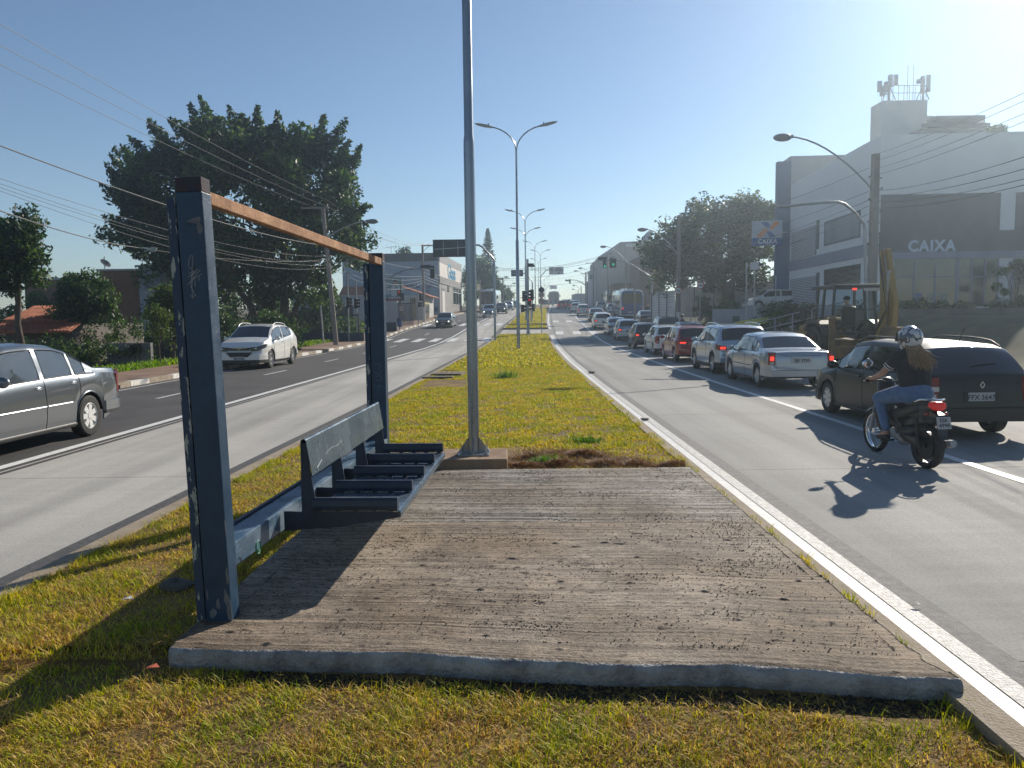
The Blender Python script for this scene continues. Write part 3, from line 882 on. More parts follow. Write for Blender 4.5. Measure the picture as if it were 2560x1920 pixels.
# green smiley sprayed near the post
mb = MB()
cy, cz = .26, .32
for k in range(20):
    a, b = 2 * math.pi * k / 20, 2 * math.pi * (k + 1) / 20
    mb.tube([(.1262, cy + .033 * math.cos(a), cz + .036 * math.sin(a)), (.1262, cy + .033 * math.cos(b), cz + .036 * math.sin(b))], .0045, 4)
mb.cyl((.125, cy - .012, cz + .01), (.127, cy - .012, cz + .01), .006, 8); mb.cyl((.125, cy + .014, cz + .01), (.127, cy + .014, cz + .01), .006, 8)
mb.tube([(.1262, cy - .015, cz - .012), (.1262, cy, cz - .02), (.1262, cy + .016, cz - .01)], .004, 4)
mb.build('graffiti', mGreenP, sb)
ZS = .398           # seat surface above the pad
Y0, Y1 = .80, 2.87
bars = [Y0 + (Y1 - Y0) * i / 4 for i in range(5)]
ups = [Y0 + (Y1 - Y0) * i / 3 for i in range(4)]
XF, XB = .828, .285
# seat slats
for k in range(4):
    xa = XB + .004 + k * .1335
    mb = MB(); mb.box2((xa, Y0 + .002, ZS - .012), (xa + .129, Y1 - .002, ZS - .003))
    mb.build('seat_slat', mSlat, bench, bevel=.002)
# front lip plate
mb = MB(); mb.prism([(XF - .012, ZS - .006), (XF + .004, ZS - .010), (XF + .004, ZS - .045), (XF - .006, ZS - .045)], Y0 - .003, Y1 + .003, 'Y')
mb.build('seat_lip', mSteelBlue, bench)
# brackets under the seat
for y in ups:
    mb = MB()
    mb.prism([(XF - .006, ZS - .014), (XF - .006, ZS - .048), (.45, .29), (.09, .262), (.09, .388), (.14, .388), (.17, ZS - .012)], y - .004, y + .004, 'Y')
    mb.build('bracket', mNavyDk, bench)
for y in bars:
    mb = MB()
    prof = [(-.022, .004), (.022, .004), (.026, .030), (.022, .066), (.010, .078), (-.010, .078), (-.022, .066), (-.026, .030)]
    mb.prism([(y + a * 1.2, ZS + b) for a, b in prof], XB - .005, XF - .012, 'X')
    mb.build('armrest', mNavyDk, bench, bevel=.003)
    for x in np.linspace(XB + .04, XF - .05, 5): mb = MB(); mb.box((x, y, ZS + .001), (.03, .03, .012)); mb.build('spacer', mBlackM, bench)
# uprights and back panel
for y in ups:
    mb = MB()
    mb.prism([(.215, .82), (.250, .82), (.266, .66), (.305, ZS - .01), (.205, ZS - .02), (.205, .55)], y - .0045, y + .0045, 'Y')
    mb.build('backrest_upright', mNavyDk, bench, bevel=.001)
mb = MB()
prof = []
def bp_(t): return (.284 + (.250 - .284) * t, .615 + (.832 - .615) * t)
outer = [bp_(0), bp_(.5), bp_(.93)] + [(.232 + .019 * math.cos(a), .830 + .019 * math.sin(a)) for a in np.linspace(.1, math.pi - .1, 8)] + [(.213, .80), (.213, .66)]
inner = [(x - .004, z) for x, z in outer[:3]] + [(.232 + .015 * math.cos(a), .830 + .015 * math.sin(a)) for a in np.linspace(.1, math.pi - .1, 8)] + [(.217, .80), (.217, .66)]
poly = outer + inner[::-1]
n = len(outer)
for i in range(n - 1):
    a, b, c, d = outer[i], outer[i + 1], inner[i + 1], inner[i]
    mb.prism([a, b, c, d], Y0 - .012, Y1 + .012, 'Y')
bk = mb.build('backrest', mSteelBlue, bench, smooth_=50, weld=True)
def bpt(y, t): q = bp_(t); return (q[0] + .0006, y, q[1])
scr = [([bpt(1.12 + .055 * k, .35 + .05 * math.sin(k * .75) + .02 * k) for k in range(9)], .0015), ([bpt(.9 + .03 * k, .14 + .035 * k) for k in range(5)], .0035)]
scr += [([bpt(.86 + .045 * q, .20 - .01 * q), bpt(.865 + .045 * q, .02)], .001) for q in range(9)] + [([bpt(2.3 + .05 * q, .5), bpt(2.3 + .05 * q, .36 - .02 * q)], .001) for q in range(5)]
for P0, r_ in scr: mb = MB(); mb.tube(P0, r_, 4); mb.build('scratch', mScratch, bk)
# ------------------------------------------------------------------ galvanised pole on its footing
pp = G(1185, 1132, .30)
px_, py_ = pp.x, pp.y
ft = MB(); ft.box2((px_ - .46, py_ - .34, .02), (px_ + .37, py_ + .34, .29))
fo = ft.build('footing', M('stained_concrete', (.20, .12, .07), (.33, .23, .15), 3, .9, bump=.4, bscale=50), bevel=.012)
tag(fo, 'square earth-stained concrete footing under the nearest galvanised pole', 'footing')
pole = thing('lamp_post', 'tall galvanised pole nearest the bench, bolted to its footing, top out of frame', 'lamp post', (px_, py_, .29))
prof_r = .056
mb = MB(); mb.lathe([(prof_r + .003, .0), (prof_r + .002, 3.35), (prof_r - .001, 3.40), (prof_r - .007, 3.43), (prof_r - .008, 9.4)], n=28)
mb.build('pole', mGalv, pole, smooth_=30)
mb = MB(); mb.box2((-.17, -.17, 0), (.17, .17, .018)); mb.build('base_plate', mGalv, pole, bevel=.003)
for k in range(4):
    a = math.pi / 4 + k * math.pi / 2 - math.pi / 4
    d = Vector((math.cos(a), math.sin(a), 0))
    mb = MB(); q = Vector((-d.y, d.x, 0)) * .005
    pts = [d * .05 + Vector((0, 0, .018)), d * .165 + Vector((0, 0, .018)), d * .165 + Vector((0, 0, .035)), d * .058 + Vector((0, 0, .19))]
    mb.add([p_ - q for p_ in pts] + [p_ + q for p_ in pts], [(0, 1, 2, 3), (7, 6, 5, 4), (0, 4, 5, 1), (1, 5, 6, 2), (2, 6, 7, 3), (3, 7, 4, 0)])
    mb.build('gusset', mGalv, pole)
    c = Vector((math.cos(a + math.pi / 4), math.sin(a + math.pi / 4), 0)) * .19
    mb = MB(); mb.cyl(c + Vector((0, 0, .018)), c + Vector((0, 0, .04)), .018, 6); mb.cyl(c + Vector((0, 0, .03)), c + Vector((0, 0, .075)), .009, 8)
    mb.build('anchor_bolt', mGalvD, pole)
for s in (-1, 1):
    pts = [(0, 0, 9.3)] + [(s * (2.1 * math.sin(t)), 0, 9.3 + 1.45 * (1 - math.cos(t)) ** .6) for t in np.linspace(.1, math.pi / 2, 9)]
    mb = MB(); mb.tube(pts, .03, 10); mb.build('arm', mGalv, pole, smooth_=40)
    mb = MB(); mb.box((s * 2.5, 0, pts[-1][2] + .03), (.75, .2, .06)); mb.build('lamp_head', mGalvD, pole, bevel=.02)

# ------------------------------------------------------------------ double-arm street lamps along the median
def double_lamp(x, y, label, H=10.0, n=10):
    z = zr(y) + .14
    t = thing('lamp_post', label, 'lamp post', (x, y, z), R(-3), group='double-arm lamp posts along the median')
    mb = MB(); mb.lathe([(.085, 0), (.085, .3), (.082, H * .55), (.058, H * .555), (.048, H)], n=n)
    mb.build('pole', mGalv, t, smooth_=30)
    mb = MB(); mb.box((0, 0, .01), (.34, .34, .02)); mb.build('base_plate', mGalvD, t)
    for s in (-1, 1):
        P = []
        for k in range(10):
            u_ = k / 9
            P.append((s * (1.62 * (u_ ** 1.35)), 0, H - .05 + 1.32 * (1 - (1 - u_) ** 1.75)))
        # straighten: quarter-ellipse flare
        P = [(s * 1.6 * (1 - math.cos(a)), 0, H - .05 + 1.25 * math.sin(a)) for a in np.linspace(0.25, math.pi / 2 * .86, 10)]
        P = [(0, 0, H - .1)] + [(p_[0], 0, p_[2]) for p_ in P]
        mb = MB(); mb.tube(P, .032, 8); mb.build('arm', mGalv, t, smooth_=40)
        e = Vector(P[-1]); d = (Vector(P[-1]) - Vector(P[-2])).normalized()
        mb = MB()
        mb.tube([e - d * .1, e + d * .05, e + d * .25, e + d * .62, e + d * .82], [.045, .06, .085, .07, .02], 8)
        hd = mb.build('lamp_head', mGalvD, t, smooth_=40)
        hd.scale = (1, 1, 1)
        mb = MB(); mb.cyl(e + d * .12 + Vector((0, 0, .06)), e + d * .12 + Vector((0, 0, .15)), .03, 6); mb.build('photocell', mDark, hd)
    return t
lamps = [(1295.3, 39.6, 'nearest complete double-arm lamp post, standing on the turf beyond the bench pole'),
         (1315, 80, 'double-arm lamp post standing just behind the traffic light pole'),
         (1315.6, 104, 'third double-arm lamp post, rising behind the traffic light mast'),
         (1338.7, 131, 'fourth double-arm lamp post up the hill, above the blue direction sign'),
         (1352, 158, 'double-arm lamp post beside the white exclusive-lane sign'),
         (1347, 190, 'sixth double-arm lamp post, near the crest of the hill'),
         (1352, 240, 'small far double-arm lamp post past the crest, seventh in the row'),
         (1361, 280, 'very small double-arm lamp post past the crest, eighth in the row'),
         (1363, 320, 'last and smallest double-arm lamp post past the crest')]
for (px, Y, lab) in lamps:
    p_ = B(px, 790, Y)
    double_lamp(p_.x, Y, lab, 9.85)

# ------------------------------------------------------------------ signs on bent cantilever posts
mSignBack = M("sign_back", (.035, .04, .05), rough=.55)
mSignBlue = M("blue_sign_back", (.03, .05, .13), rough=.5)
mSignW = M("white_sign_face", (.62, .60, .60), rough=.5)
mSignRed = M("sign_red", (.45, .03, .03), rough=.5)
mSignBlk = M("sign_black", (.015, .015, .015), rough=.6)
def cantilever(px, Y, sx0, sx1, sz0, sz1, label, mat, zarm, joint, face=None, name='road_sign', lat=.075):
    b = B(px, 790, Y); z = zr(Y) + .14
    t = thing(name, label, 'road sign', (b.x, Y, z))
    side = -1 if (sx0 + sx1) / 2 < px else 1
    X0 = B(sx0, 790, Y).x - b.x; X1 = B(sx1, 790, Y).x - b.x
    near = X1 if side < 0 else X0; far_ = X0 if side < 0 else X1
    mb = MB(); mb.lathe([(lat, 0), (lat, joint - z), (lat * .8, joint - z + .05), (lat * .8, zarm - z - 1.0)], n=10)
    mb.build('post', mGalv, t, smooth_=30)
    mb = MB(); mb.tube([(0, 0, zarm - z - 1.0), (side * .06, 0, zarm - z - .85), (side * .75, 0, zarm - z - .12), (side * .95, 0, zarm - z), (side * 1.15, 0, zarm - z), (far_ * .9, 0, zarm - z)], lat * .8, 8)
    mb.build('arm', mGalv, t, smooth_=50)
    mb = MB(); mb.box2((X0, -.09, sz0 - z), (X1, -.06, sz1 - z)); bd = mb.build('board', mat, t, bevel=.01)
    if face == 'back':
        for f in (.3, .72):
            mb = MB(); xx = X0 + (X1 - X0) * f; mb.box2((xx - .02, -.115, sz0 - z + .1), (xx + .02, -.091, sz1 - z - .1)); mb.build('brace', mGalvD, bd)
        mb = MB(); mb.bar((X0 + .15, -.13, sz0 - z + (sz1 - sz0) * .45), (X1, -.13, sz0 - z + (sz1 - sz0) * .55), .04, .05); mb.build('brace', mGalv, bd)
    return t, bd, X0, X1, z
YB = 51.0
sg, bd, X0, X1, z = cantilever(1237, YB, 1086, 1172, B(1120, 643, YB).z, B(1120, 599, YB).z, 'large dark road sign seen from behind on a bent pole beside the median', mSignBack, B(1190, 613, YB).z, 5.2, 'back')
YB = 88
sg, bd, X0, X1, z = cantilever(1331.5, YB, 1279, 1309, B(1300, 691, YB).z, B(1300, 675, YB).z, 'small blue direction sign seen from behind on a bent grey pole', mSignBlue, B(1310, 683, YB).z, zr(YB) + 3.9, 'back', lat=.07)
YB = 115
sg, bd, X0, X1, z = cantilever(1352, YB, 1373.5, 1409.5, B(1390, 686.4, YB).z, B(1390, 667.6, YB).z, 'white exclusive bus lane sign with a bus symbol and a black arrow', mSignW, B(1390, 675, YB).z, zr(YB) + 4.6, None, lat=.075)
zc = (B(1390, 686.4, YB).z + B(1390, 667.6, YB).z) / 2 - z; xc = (X0 + X1) / 2; wS = X1 - X0
Mf = lambda x, zz: face_frame((x, -.0925, zz), (1, 0, 0), (0, 0, 1))
text_mesh('lettering', 'FAIXA', .27, mSignBlk, Mf(xc + wS * .14, zc + .33), bd, bold=.008)
text_mesh('lettering', 'EXCLUSIVA', .23, mSignBlk, Mf(xc + wS * .17, zc + .05), bd, bold=.008)
text_mesh('lettering', 'BRT', .22, mSignBlk, Mf(xc - wS * .32, zc - .36), bd, bold=.006)
mb = MB(); cx_ = xc - wS * .33
mb.lathe([(.19, -.092), (.235, -.092), (.235, -.097), (.19, -.097)], (cx_, 0, zc + .12), 'Y', 20, closed=True)
mb.box((cx_, -.094, zc + .13), (.22, .006, .14)); mb.box((cx_, -.094, zc + .035), (.05, .006, .05))
ax = xc + wS * .18
mb.box((ax, -.094, zc - .25), (.07, .006, .18)); mb.prism([(ax - .14, zc - .33), (ax + .14, zc - .33), (ax, zc - .47)], -.097, -.091)
mb.build('symbol', mSignBlk, bd)
YB = 215
sg, bd, X0, X1, z = cantilever(1363, YB, 1375, 1392.7, B(1384, 722.6, YB).z, B(1384, 713.4, YB).z, 'small distant white lane sign over the crest, beyond the larger one', mSignW, B(1384, 716, YB).z, zr(YB) + 4.2, None, lat=.08)
text_mesh('lettering', 'FAIXA', .24, mSignRed, face_frame(((X0 + X1) / 2, -.0925, (B(1384, 718, YB).z - z) + .15), (1, 0, 0), (0, 0, 1)), bd, bold=.008)
text_mesh('lettering', 'EXCLUSIVA', .2, mSignRed, face_frame(((X0 + X1) / 2, -.0925, (B(1384, 718, YB).z - z) - .15), (1, 0, 0), (0, 0, 1)), bd, bold=.008)

# ------------------------------------------------------------------ traffic lights
mGreenOn = M("green_lamp_on", (.0, .5, .3), rough=.3, emit=(0.02, 1, .5), estr=.35)
mRedLamp = M("red_lamp_on", (.5, .02, .02), rough=.3, emit=(1, .03, .03), estr=.25)
mHeadBody = M("signal_housing", (.010, .012, .016), rough=.55)
def sig_head(par, x, y, z, rz=0.0, lit=None, n=3, s=1.0, name='signal_head', horiz=False, board=False):
    """three-lens head; front looks along -Y when rz=0"""
    h = MB()
    L_ = .24 * s * n + .08 * s
    M3 = Matrix.Rotation(rz, 3, 'Z')
    if horiz: M3 = M3 @ Matrix.Rotation(R(90), 3, 'Y')
    c = Vector((x, y, z))
    h.box(c, (.30 * s, .20 * s, L_), rot=M3)
    if board: h.box(c + M3 @ Vector((0, .06 * s, 0)), (.56 * s, .015, L_ + .26 * s), rot=M3)
    o = h.build(name, mHeadBody, par, bevel=.015)
    for k in range(n):
        oz = (n - 1) / 2 * .25 * s - k * .25 * s
        f = c + M3 @ Vector((0, -.101 * s, oz))
        v = MB()
        d = M3 @ Vector((0, -1, 0)); ux = M3 @ Vector((1, 0, 0)); uz = M3 @ Vector((0, 0, 1))
        pa = [f + (ux * math.cos(a) + uz * math.sin(a)) * .105 * s for a in np.linspace(R(-30), R(210), 9)]
        v.add(pa + [p_ + d * (.20 * s) - (uz * .02) for p_ in pa] + [p_ + (p_ - f) * .06 for p_ in pa] + [p_ + (p_ - f) * .06 + d * (.2 * s) - (uz * .02) for p_ in pa],
              [(i, i + 1, 10 + i, 9 + i) for i in range(8)] + [(18 + i, 27 + i, 28 + i, 19 + i) for i in range(8)])
        v.build('visor', mHeadBody, o)
        ln = MB(); ln.cyl(f, f + d * .012, .095 * s, 12)
        mat = mHeadBody
        if lit == k: mat = mGreenOn if k == n - 1 else mRedLamp
        ln.build('lens', mat if lit == k else M('unlit_lens', (.03, .02, .02), rough=.2), o)
    return o
# median signal pole
tl = thing('traffic_light', 'grey signal pole at the median nose carrying a cluster of sideways signal heads', 'traffic light', (B(1320, 790, 58.8).x, 58.8, zr(58.8) + .14))
mb = MB(); mb.lathe([(.16, 0), (.11, .25), (.10, 3.2), (.085, 5.6)], n=12); mb.build('pole', mGalv, tl, smooth_=30)
mb = MB(); mb.bar((-.55, 0, 2.75), (.55, 0, 2.75), .05, .05); mb.bar((-.5, 0, 2.15), (.5, 0, 2.15), .05, .05); mb.build('bracket', mHeadBody, tl)
sig_head(tl, -.30, -.02, 2.85, R(80), None); sig_head(tl, .32, 0, 2.95, R(-75), None); sig_head(tl, .12, -.2, 2.45, R(0), 0, 2, 1.0)
sig_head(tl, -.40, -.05, 1.95, R(110), None, 2, 1.0); sig_head(tl, .42, -.02, 2.0, R(-100), None, 2, 1.0)
mb = MB(); mb.box((.22, -.05, 5.15), (.42, .3, .26), rz=R(25)); mb.cyl((.42, -.2, 5.15), (.5, -.32, 5.05), .07, 10); mb.box((.34, -.1, 4.9), (.04, .04, .3), rz=.3); mb.build('camera_housing', mHeadBody, tl, bevel=.02)
mb = MB(); mb.box((.25, -.18, 1.4), (.14, .02, .9)); mb.build('sign_plate', mSignW, tl)
# prohibition signs
def disc(par, x, y, z, r, kind):
    mb = MB(); mb.cyl((x, y, z), (x, y - .012, z), r, 28); o = mb.build('sign_disc', mSignRed if kind != 'back' else mSignBack, par)
    if kind == 'back': return o
    mb = MB(); mb.cyl((x, y - .0125, z), (x, y - .015, z), r * .80, 28); mb.build('sign_face', mSignW, o)
    mb = MB()
    if kind == 'uturn':
        P = [(x - r * .28, y - .018, z - r * .45), (x - r * .28, y - .018, z + r * .15)] + [(x - r * .28 * math.cos(a), y - .018, z + r * .15 + r * .28 * math.sin(a)) for a in np.linspace(.3, math.pi, 7)] + [(x + r * .28, y - .018, z - r * .25)]
        mb.tube(P, r * .08, 6)
    elif kind == 'left':
        mb.tube([(x + r * .3, y - .018, z - r * .45), (x + r * .3, y - .018, z), (x + r * .1, y - .018, z + r * .18), (x - r * .4, y - .018, z + r * .18)], r * .08, 6)
        mb.prism([(x - r * .35, z + r * .38), (x - r * .35, z), (x - r * .62, z + r * .18)], y - .022, y - .016)
    elif kind == 'bar':
        mb.box((x, y - .018, z), (r * 1.1, .006, r * .25))
    if kind != '40':
        if mb.v: mb.build('symbol', mSignBlk, o)
    else:
        text_mesh('lettering', '40', r * 1.1, mSignBlk, face_frame((x, y - .016, z), (1, 0, 0), (0, 0, 1)), o, bold=.002, sx=.85)
    if kind in ('uturn', 'left'):
        mb = MB(); mb.bar((x - r * .55, y - .026, z + r * .55), (x + r * .55, y - .026, z - r * .55), .006, r * .14); mb.build('slash', mSignRed, o)
    return o
Y_ = 59.2; b = B(1354, 790, Y_)
t = thing('road_sign', 'dark pole with two red-rimmed round signs forbidding the U-turn and the left turn', 'road sign', (b.x, Y_, zr(Y_)))
mb = MB(); mb.cyl((0, 0, 0), (0, 0, 3.75), .035, 8); mb.build('post', mGalvD, t)
for (py, kind) in ((725, 'back'), (737.5, 'uturn'), (752, 'left')):
    disc(t, 0, -.05, B(1352, py, Y_).z - zr(Y_), .22, kind)
def mast_light(px_pole, Y, xarm_end, zarm, ground, label, heads, bend=1.8, name='traffic_light'):
    b = B(px_pole, 790, Y)
    t = thing(name, label, 'traffic light', (b.x, Y, ground))
    s = -1 if xarm_end < b.x else 1
    h = zarm - ground
    mb = MB(); mb.lathe([(.11, 0), (.095, h - bend)], n=10); mb.build('pole', mGalvD, t, smooth_=30)
    L_ = abs(xarm_end - b.x)
    mb = MB(); mb.tube([(0, 0, h - bend), (s * L_ * .35, 0, h - bend * .28), (s * L_ * .55, 0, h - .05), (s * L_ * .7, 0, h), (s * L_, 0, h)], [.09, .07, .06, .055, .05], 8); mb.build('arm', mGalv, t, smooth_=50)
    for hd in heads: sig_head(t, hd[0] - b.x, hd[1], hd[2] - ground, *hd[3:])
    return t
Y_ = 80
mast_light(1629, Y_, B(1490, 650, Y_).x, B(1560, 650, Y_).z, gz(14.3, Y_), 'traffic light mast on the right pavement reaching over the queue, two green lights lit',
           [(B(1511, 660, Y_).x, -.2, B(1511, 659, Y_).z, 0, 2, 3, 1.15), (B(1532, 660, Y_).x, -.2, B(1532, 659, Y_).z + .05, 0, 1, 2, 1.2, 'signal_head', False, True),
            (B(1506, 649, Y_).x, .1, B(1506, 646.5, Y_).z, R(180), None, 3, 1.1, 'signal_head', True)])
Y_ = 140
mast_light(1466, Y_, B(1419, 702, Y_).x, B(1430, 700, Y_).z, gz(B(1466, 790, Y_).x, Y_), 'distant traffic light mast with a small green light above the buses',
           [(B(1424.5, 703, Y_).x, -.2, B(1424.5, 704, Y_).z, 0, 2, 3, 1.0), (B(1418, 701, Y_).x, .1, B(1418, 701, Y_).z, R(180), None, 3, .9, 'signal_head', True)], 1.0)
Y_ = 66
mast_light(941, Y_, B(1086, 672, Y_).x, B(1080, 671, Y_).z, zr(Y_) + .13, 'traffic light mast curving out over the left road, its heads seen from behind',
           [(B(1064, 667, Y_).x, .1, B(1064, 667, Y_).z, R(180), None, 3, 1.15, 'signal_head', True), (B(1081, 678, Y_).x, .12, B(1081, 680, Y_).z, R(180), None, 3, 1.3)], 1.5)
# small pedestrian / repeater signals on posts
def post_light(px, Y, ztop, label, heads, zg, mat=mGalvD, r=.05):
    b = B(px, 790, Y); t = thing('traffic_light', label, 'traffic light', (b.x, Y, zg))
    mb = MB(); mb.cyl((0, 0, 0), (0, 0, ztop), r, 8); mb.build('pole', mat, t)
    for (dx, dz, rz, lit, n, s) in heads: sig_head(t, dx, -.1, dz, rz, lit, n, s)
    return t
post_light(1003, 70, 4.3, 'thin black post with a lit red signal, by the left kerb', [(-.18, 3.0, R(20), 0, 2, 1.0), (.22, 2.7, R(-80), None, 3, .9)], zr(70) + .13, mBlackM, .045)
t = bpy.context.scene.objects[-1]
Y_ = 70; b = B(1004.5, 790, Y_); dd = thing('road_sign', 'small round red-rimmed sign under the red signal by the left kerb', 'road sign', (b.x, Y_ - .1, zr(Y_) + .13))
disc(dd, 0, 0, B(1004, 772, Y_).z - zr(Y_) - .13, .24, 'bar')
mb = MB(); mb.box((0, .03, 2.1), (.05, .04, .8)); mb.build('clamp', mGalvD, dd)
post_light(1046, 74, 2.9, 'white signal post beside the far left utility pole, dark heads facing away', [(.2, 2.6, R(100), None, 3, .9), (.1, 1.9, R(80), None, 2, .9)], zr(74) + .13, mGalvD)
post_light(871, 53, 4.6, 'slim white signal post on the left pavement beside the parked car', [(.02, 2.6, R(90), None, 3, .9)], gz(-11.4, 53), mGalvD, .05)
post_light(892, 57, 4.2, 'leaning dark signal post close to the far bench post', [(.0, 2.5, R(70), None, 3, .9)], gz(-11.6, 57), mGalvD, .05)
t = post_light(1679, 62, 2.9, 'pedestrian signal lit green next to the big pole on the right pavement', [(0, 2.45, 0, 1, 2, .9)], gz(13, 62), mGalvD, .045)
def simple_post(px, Y, z0, z1, r, label, mat=mGalvD, name='post', lean=0.0, plate=None):
    b = B(px, 790, Y); t = thing(name, label, 'post', (b.x, Y, z0))
    mb = MB(); mb.cyl((0, 0, 0), (lean, 0, z1 - z0), r, 8); mb.build('shaft', mat, t)
    if plate:
        (x0, x1, a, c, m_) = plate
        mb = MB(); mb.box2((x0, -.08, a - z0), (x1, -.05, c - z0)); mb.build('plate', m_, t)
    return t
mPostW = M("pale_post", (.45, .44, .42), rough=.7)
simple_post(807, 50, gz(-12, 50), B(803, 763, 50).z, .05, 'bare whitish post on the left pavement, first from the big tree', mPostW, lean=-.12)
simple_post(1865, 44, gz(14.5, 44), B(1865, 657, 44).z, .045, 'tall bare post at the left end of the low white wall', mPostW)
simple_post(1885, 45, gz(14.5, 45), B(1885, 650, 45).z, .05, 'post carrying a square notice beside the low white wall', mPostW, plate=(-.28, .2, B(1885, 674, 45).z, B(1885, 656, 45).z, mSignW))
simple_post(1938, 47, gz(15.5, 47), B(1938, 689, 47).z, .035, 'thin white post in front of the tall blue pillar', mPostW)
simple_post(1727, 60, gz(13.5, 60), B(1727, 708, 60).z, .045, 'short grey post between the round sign and the big pole', mPostW)
Y_ = 55; b = B(1750, 790, Y_); dd = thing('road_sign', 'round red-rimmed sign on a grey post in front of the hoarding', 'road sign', (b.x, Y_, gz(13.4, Y_)))
mb = MB(); mb.cyl((0, 0, 0), (0, 0, B(1748, 706, Y_).z - gz(13.4, Y_)), .04, 8); mb.build('post', mGalvD, dd)
disc(dd, 0, -.05, B(1748, 713.5, Y_).z - gz(13.4, Y_), .25, 'bar')
# ------------------------------------------------------------------ vehicles
mHeadDk = M('dark_head_lamp', (.07, .08, .09), rough=.08, metal=.3, coat=1)
def P(name, c, rough=.28, metal=.35, coat=1.0): return M(name, c, rough=rough, metal=metal, coat=coat)
cSilver = P('silver_car_paint', (.36, .39, .43), metal=.55)
cGrey = P('grey_car_paint', (.12, .135, .15), metal=.6)
cWhite = P('white_car_paint', (.70, .69, .66), metal=0)
cBlack = P('black_car_paint', (.006, .007, .008), metal=0, coat=.6)
cDkGreen = P('very_dark_green_car_paint', (.004, .007, .007), rough=.4, metal=.0, coat=.12)
cRed = P('red_car_paint', (.28, .012, .012), metal=.3)
cRedBright = P('bright_red_car_paint', (.42, .015, .01), metal=.1)
cBlue = P('blue_car_paint', (.06, .12, .22), metal=.4)
cPaleBlue = P('pale_silver_blue_car_paint', (.38, .45, .54), metal=.45)
cBrown = P('dark_brown_car_paint', (.035, .025, .022), metal=.4)
cDkGrey = P('dark_grey_car_paint', (.05, .055, .065), metal=.5)

PROFILES = {
 # (top profile, belt profile, windscreen base/top x, rear glass x0/x1, side glass range, pillars, trunk)
 'hatch': dict(L=3.95, W=1.68, H=1.48, wb=2.50, ro=.66,
   top=[(0, .58), (.02, .86), (.06, .96), (.12, 1.02), (.40, 1.36), (.62, 1.435), (1.2, 1.475), (1.9, 1.48), (2.35, 1.43), (2.95, 1.02), (3.1, .97), (3.6, .86), (3.85, .72), (3.93, .58), (3.95, .5)],
   belt=[(0, .56), (.06, .92), (.5, .965), (1.5, .93), (2.9, .89), (3.6, .79), (3.85, .68), (3.95, .49)],
   ws=(2.40, 2.93), rg=(.12, .42), sg=(.52, 2.76), pil=[(1.38, 1.47)]),
 'suv': dict(L=4.25, W=1.80, H=1.60, wb=2.62, ro=.74,
   top=[(0, .62), (.02, .92), (.06, 1.04), (.13, 1.10), (.42, 1.47), (.62, 1.55), (1.3, 1.595), (2.1, 1.60), (2.55, 1.54), (3.15, 1.14), (3.3, 1.09), (3.85, .98), (4.12, .82), (4.22, .62), (4.25, .5)],
   belt=[(0, .6), (.06, 1.0), (.5, 1.06), (1.6, 1.03), (3.1, .99), (3.85, .90), (4.12, .76), (4.25, .49)],
   ws=(2.60, 3.12), rg=(.13, .44), sg=(.50, 2.92), pil=[(1.50, 1.60)]),
 'sedan': dict(L=4.45, W=1.71, H=1.43, wb=2.62, ro=.98,
   top=[(0, .60), (.02, .88), (.06, .96), (.14, .985), (.72, 1.02), (.80, 1.035), (1.30, 1.31), (1.62, 1.395), (2.1, 1.43), (2.6, 1.415), (2.85, 1.37), (3.40, 1.0), (3.55, .95), (4.1, .83), (4.36, .70), (4.43, .56), (4.45, .48)],
   belt=[(0, .58), (.06, .90), (.8, .955), (1.4, .93), (3.35, .88), (4.1, .77), (4.36, .64), (4.45, .47)],
   ws=(2.88, 3.38), rg=(.82, 1.34), sg=(1.02, 3.22), pil=[(1.30, 1.36), (2.02, 2.12)]),
 'wagon': dict(L=4.50, W=1.74, H=1.47, wb=2.69, ro=.93,
   top=[(0, .60), (.03, .90), (.08, 1.00), (.14, 1.04), (.50, 1.38), (.70, 1.435), (1.5, 1.465), (2.3, 1.47), (2.75, 1.42), (3.38, 1.0), (3.52, .95), (4.1, .84), (4.38, .70), (4.47, .56), (4.5, .48)],
   belt=[(0, .58), (.08, .93), (.6, .965), (1.6, .935), (3.32, .89), (4.1, .78), (4.38, .65), (4.5, .47)],
   ws=(2.80, 3.36), rg=(.14, .52), sg=(.50, 3.20), pil=[(1.12, 1.20), (2.02, 2.12)]),
 'compactsuv': dict(L=4.40, W=1.82, H=1.66, wb=2.64, ro=.84,
   top=[(0, .66), (.03, .98), (.08, 1.10), (.16, 1.17), (.66, 1.46), (1.0, 1.585), (1.6, 1.65), (2.2, 1.66), (2.65, 1.60), (3.38, 1.16), (3.52, 1.12), (4.0, 1.0), (4.25, .84), (4.37, .64), (4.40, .5)],
   belt=[(0, .64), (.08, 1.06), (.7, 1.24), (1.1, 1.17), (1.9, 1.09), (3.32, 1.02), (4.0, .93), (4.25, .78), (4.40, .49)],
   ws=(2.70, 3.36), rg=(.16, .64), sg=(.92, 3.16), pil=[(1.22, 1.27), (1.92, 2.02)]),
 'pickup': dict(L=4.45, W=1.70, H=1.56, wb=2.75, ro=.80,
   top=[(0, .60), (.02, .90), (.05, 1.0), (1.70, 1.02), (1.78, 1.05), (1.95, 1.40), (2.1, 1.50), (2.4, 1.53), (2.75, 1.46), (3.30, 1.06), (3.5, 1.0), (4.05, .90), (4.3, .76), (4.42, .58), (4.45, .5)],
   belt=[(0, .58), (.05, .95), (1.7, .96), (3.25, .93), (4.05, .83), (4.3, .7), (4.45, .49)],
   ws=(2.78, 3.28), rg=(1.78, 1.97), sg=(2.02, 3.12), pil=[]),
}
_car_cache = {}
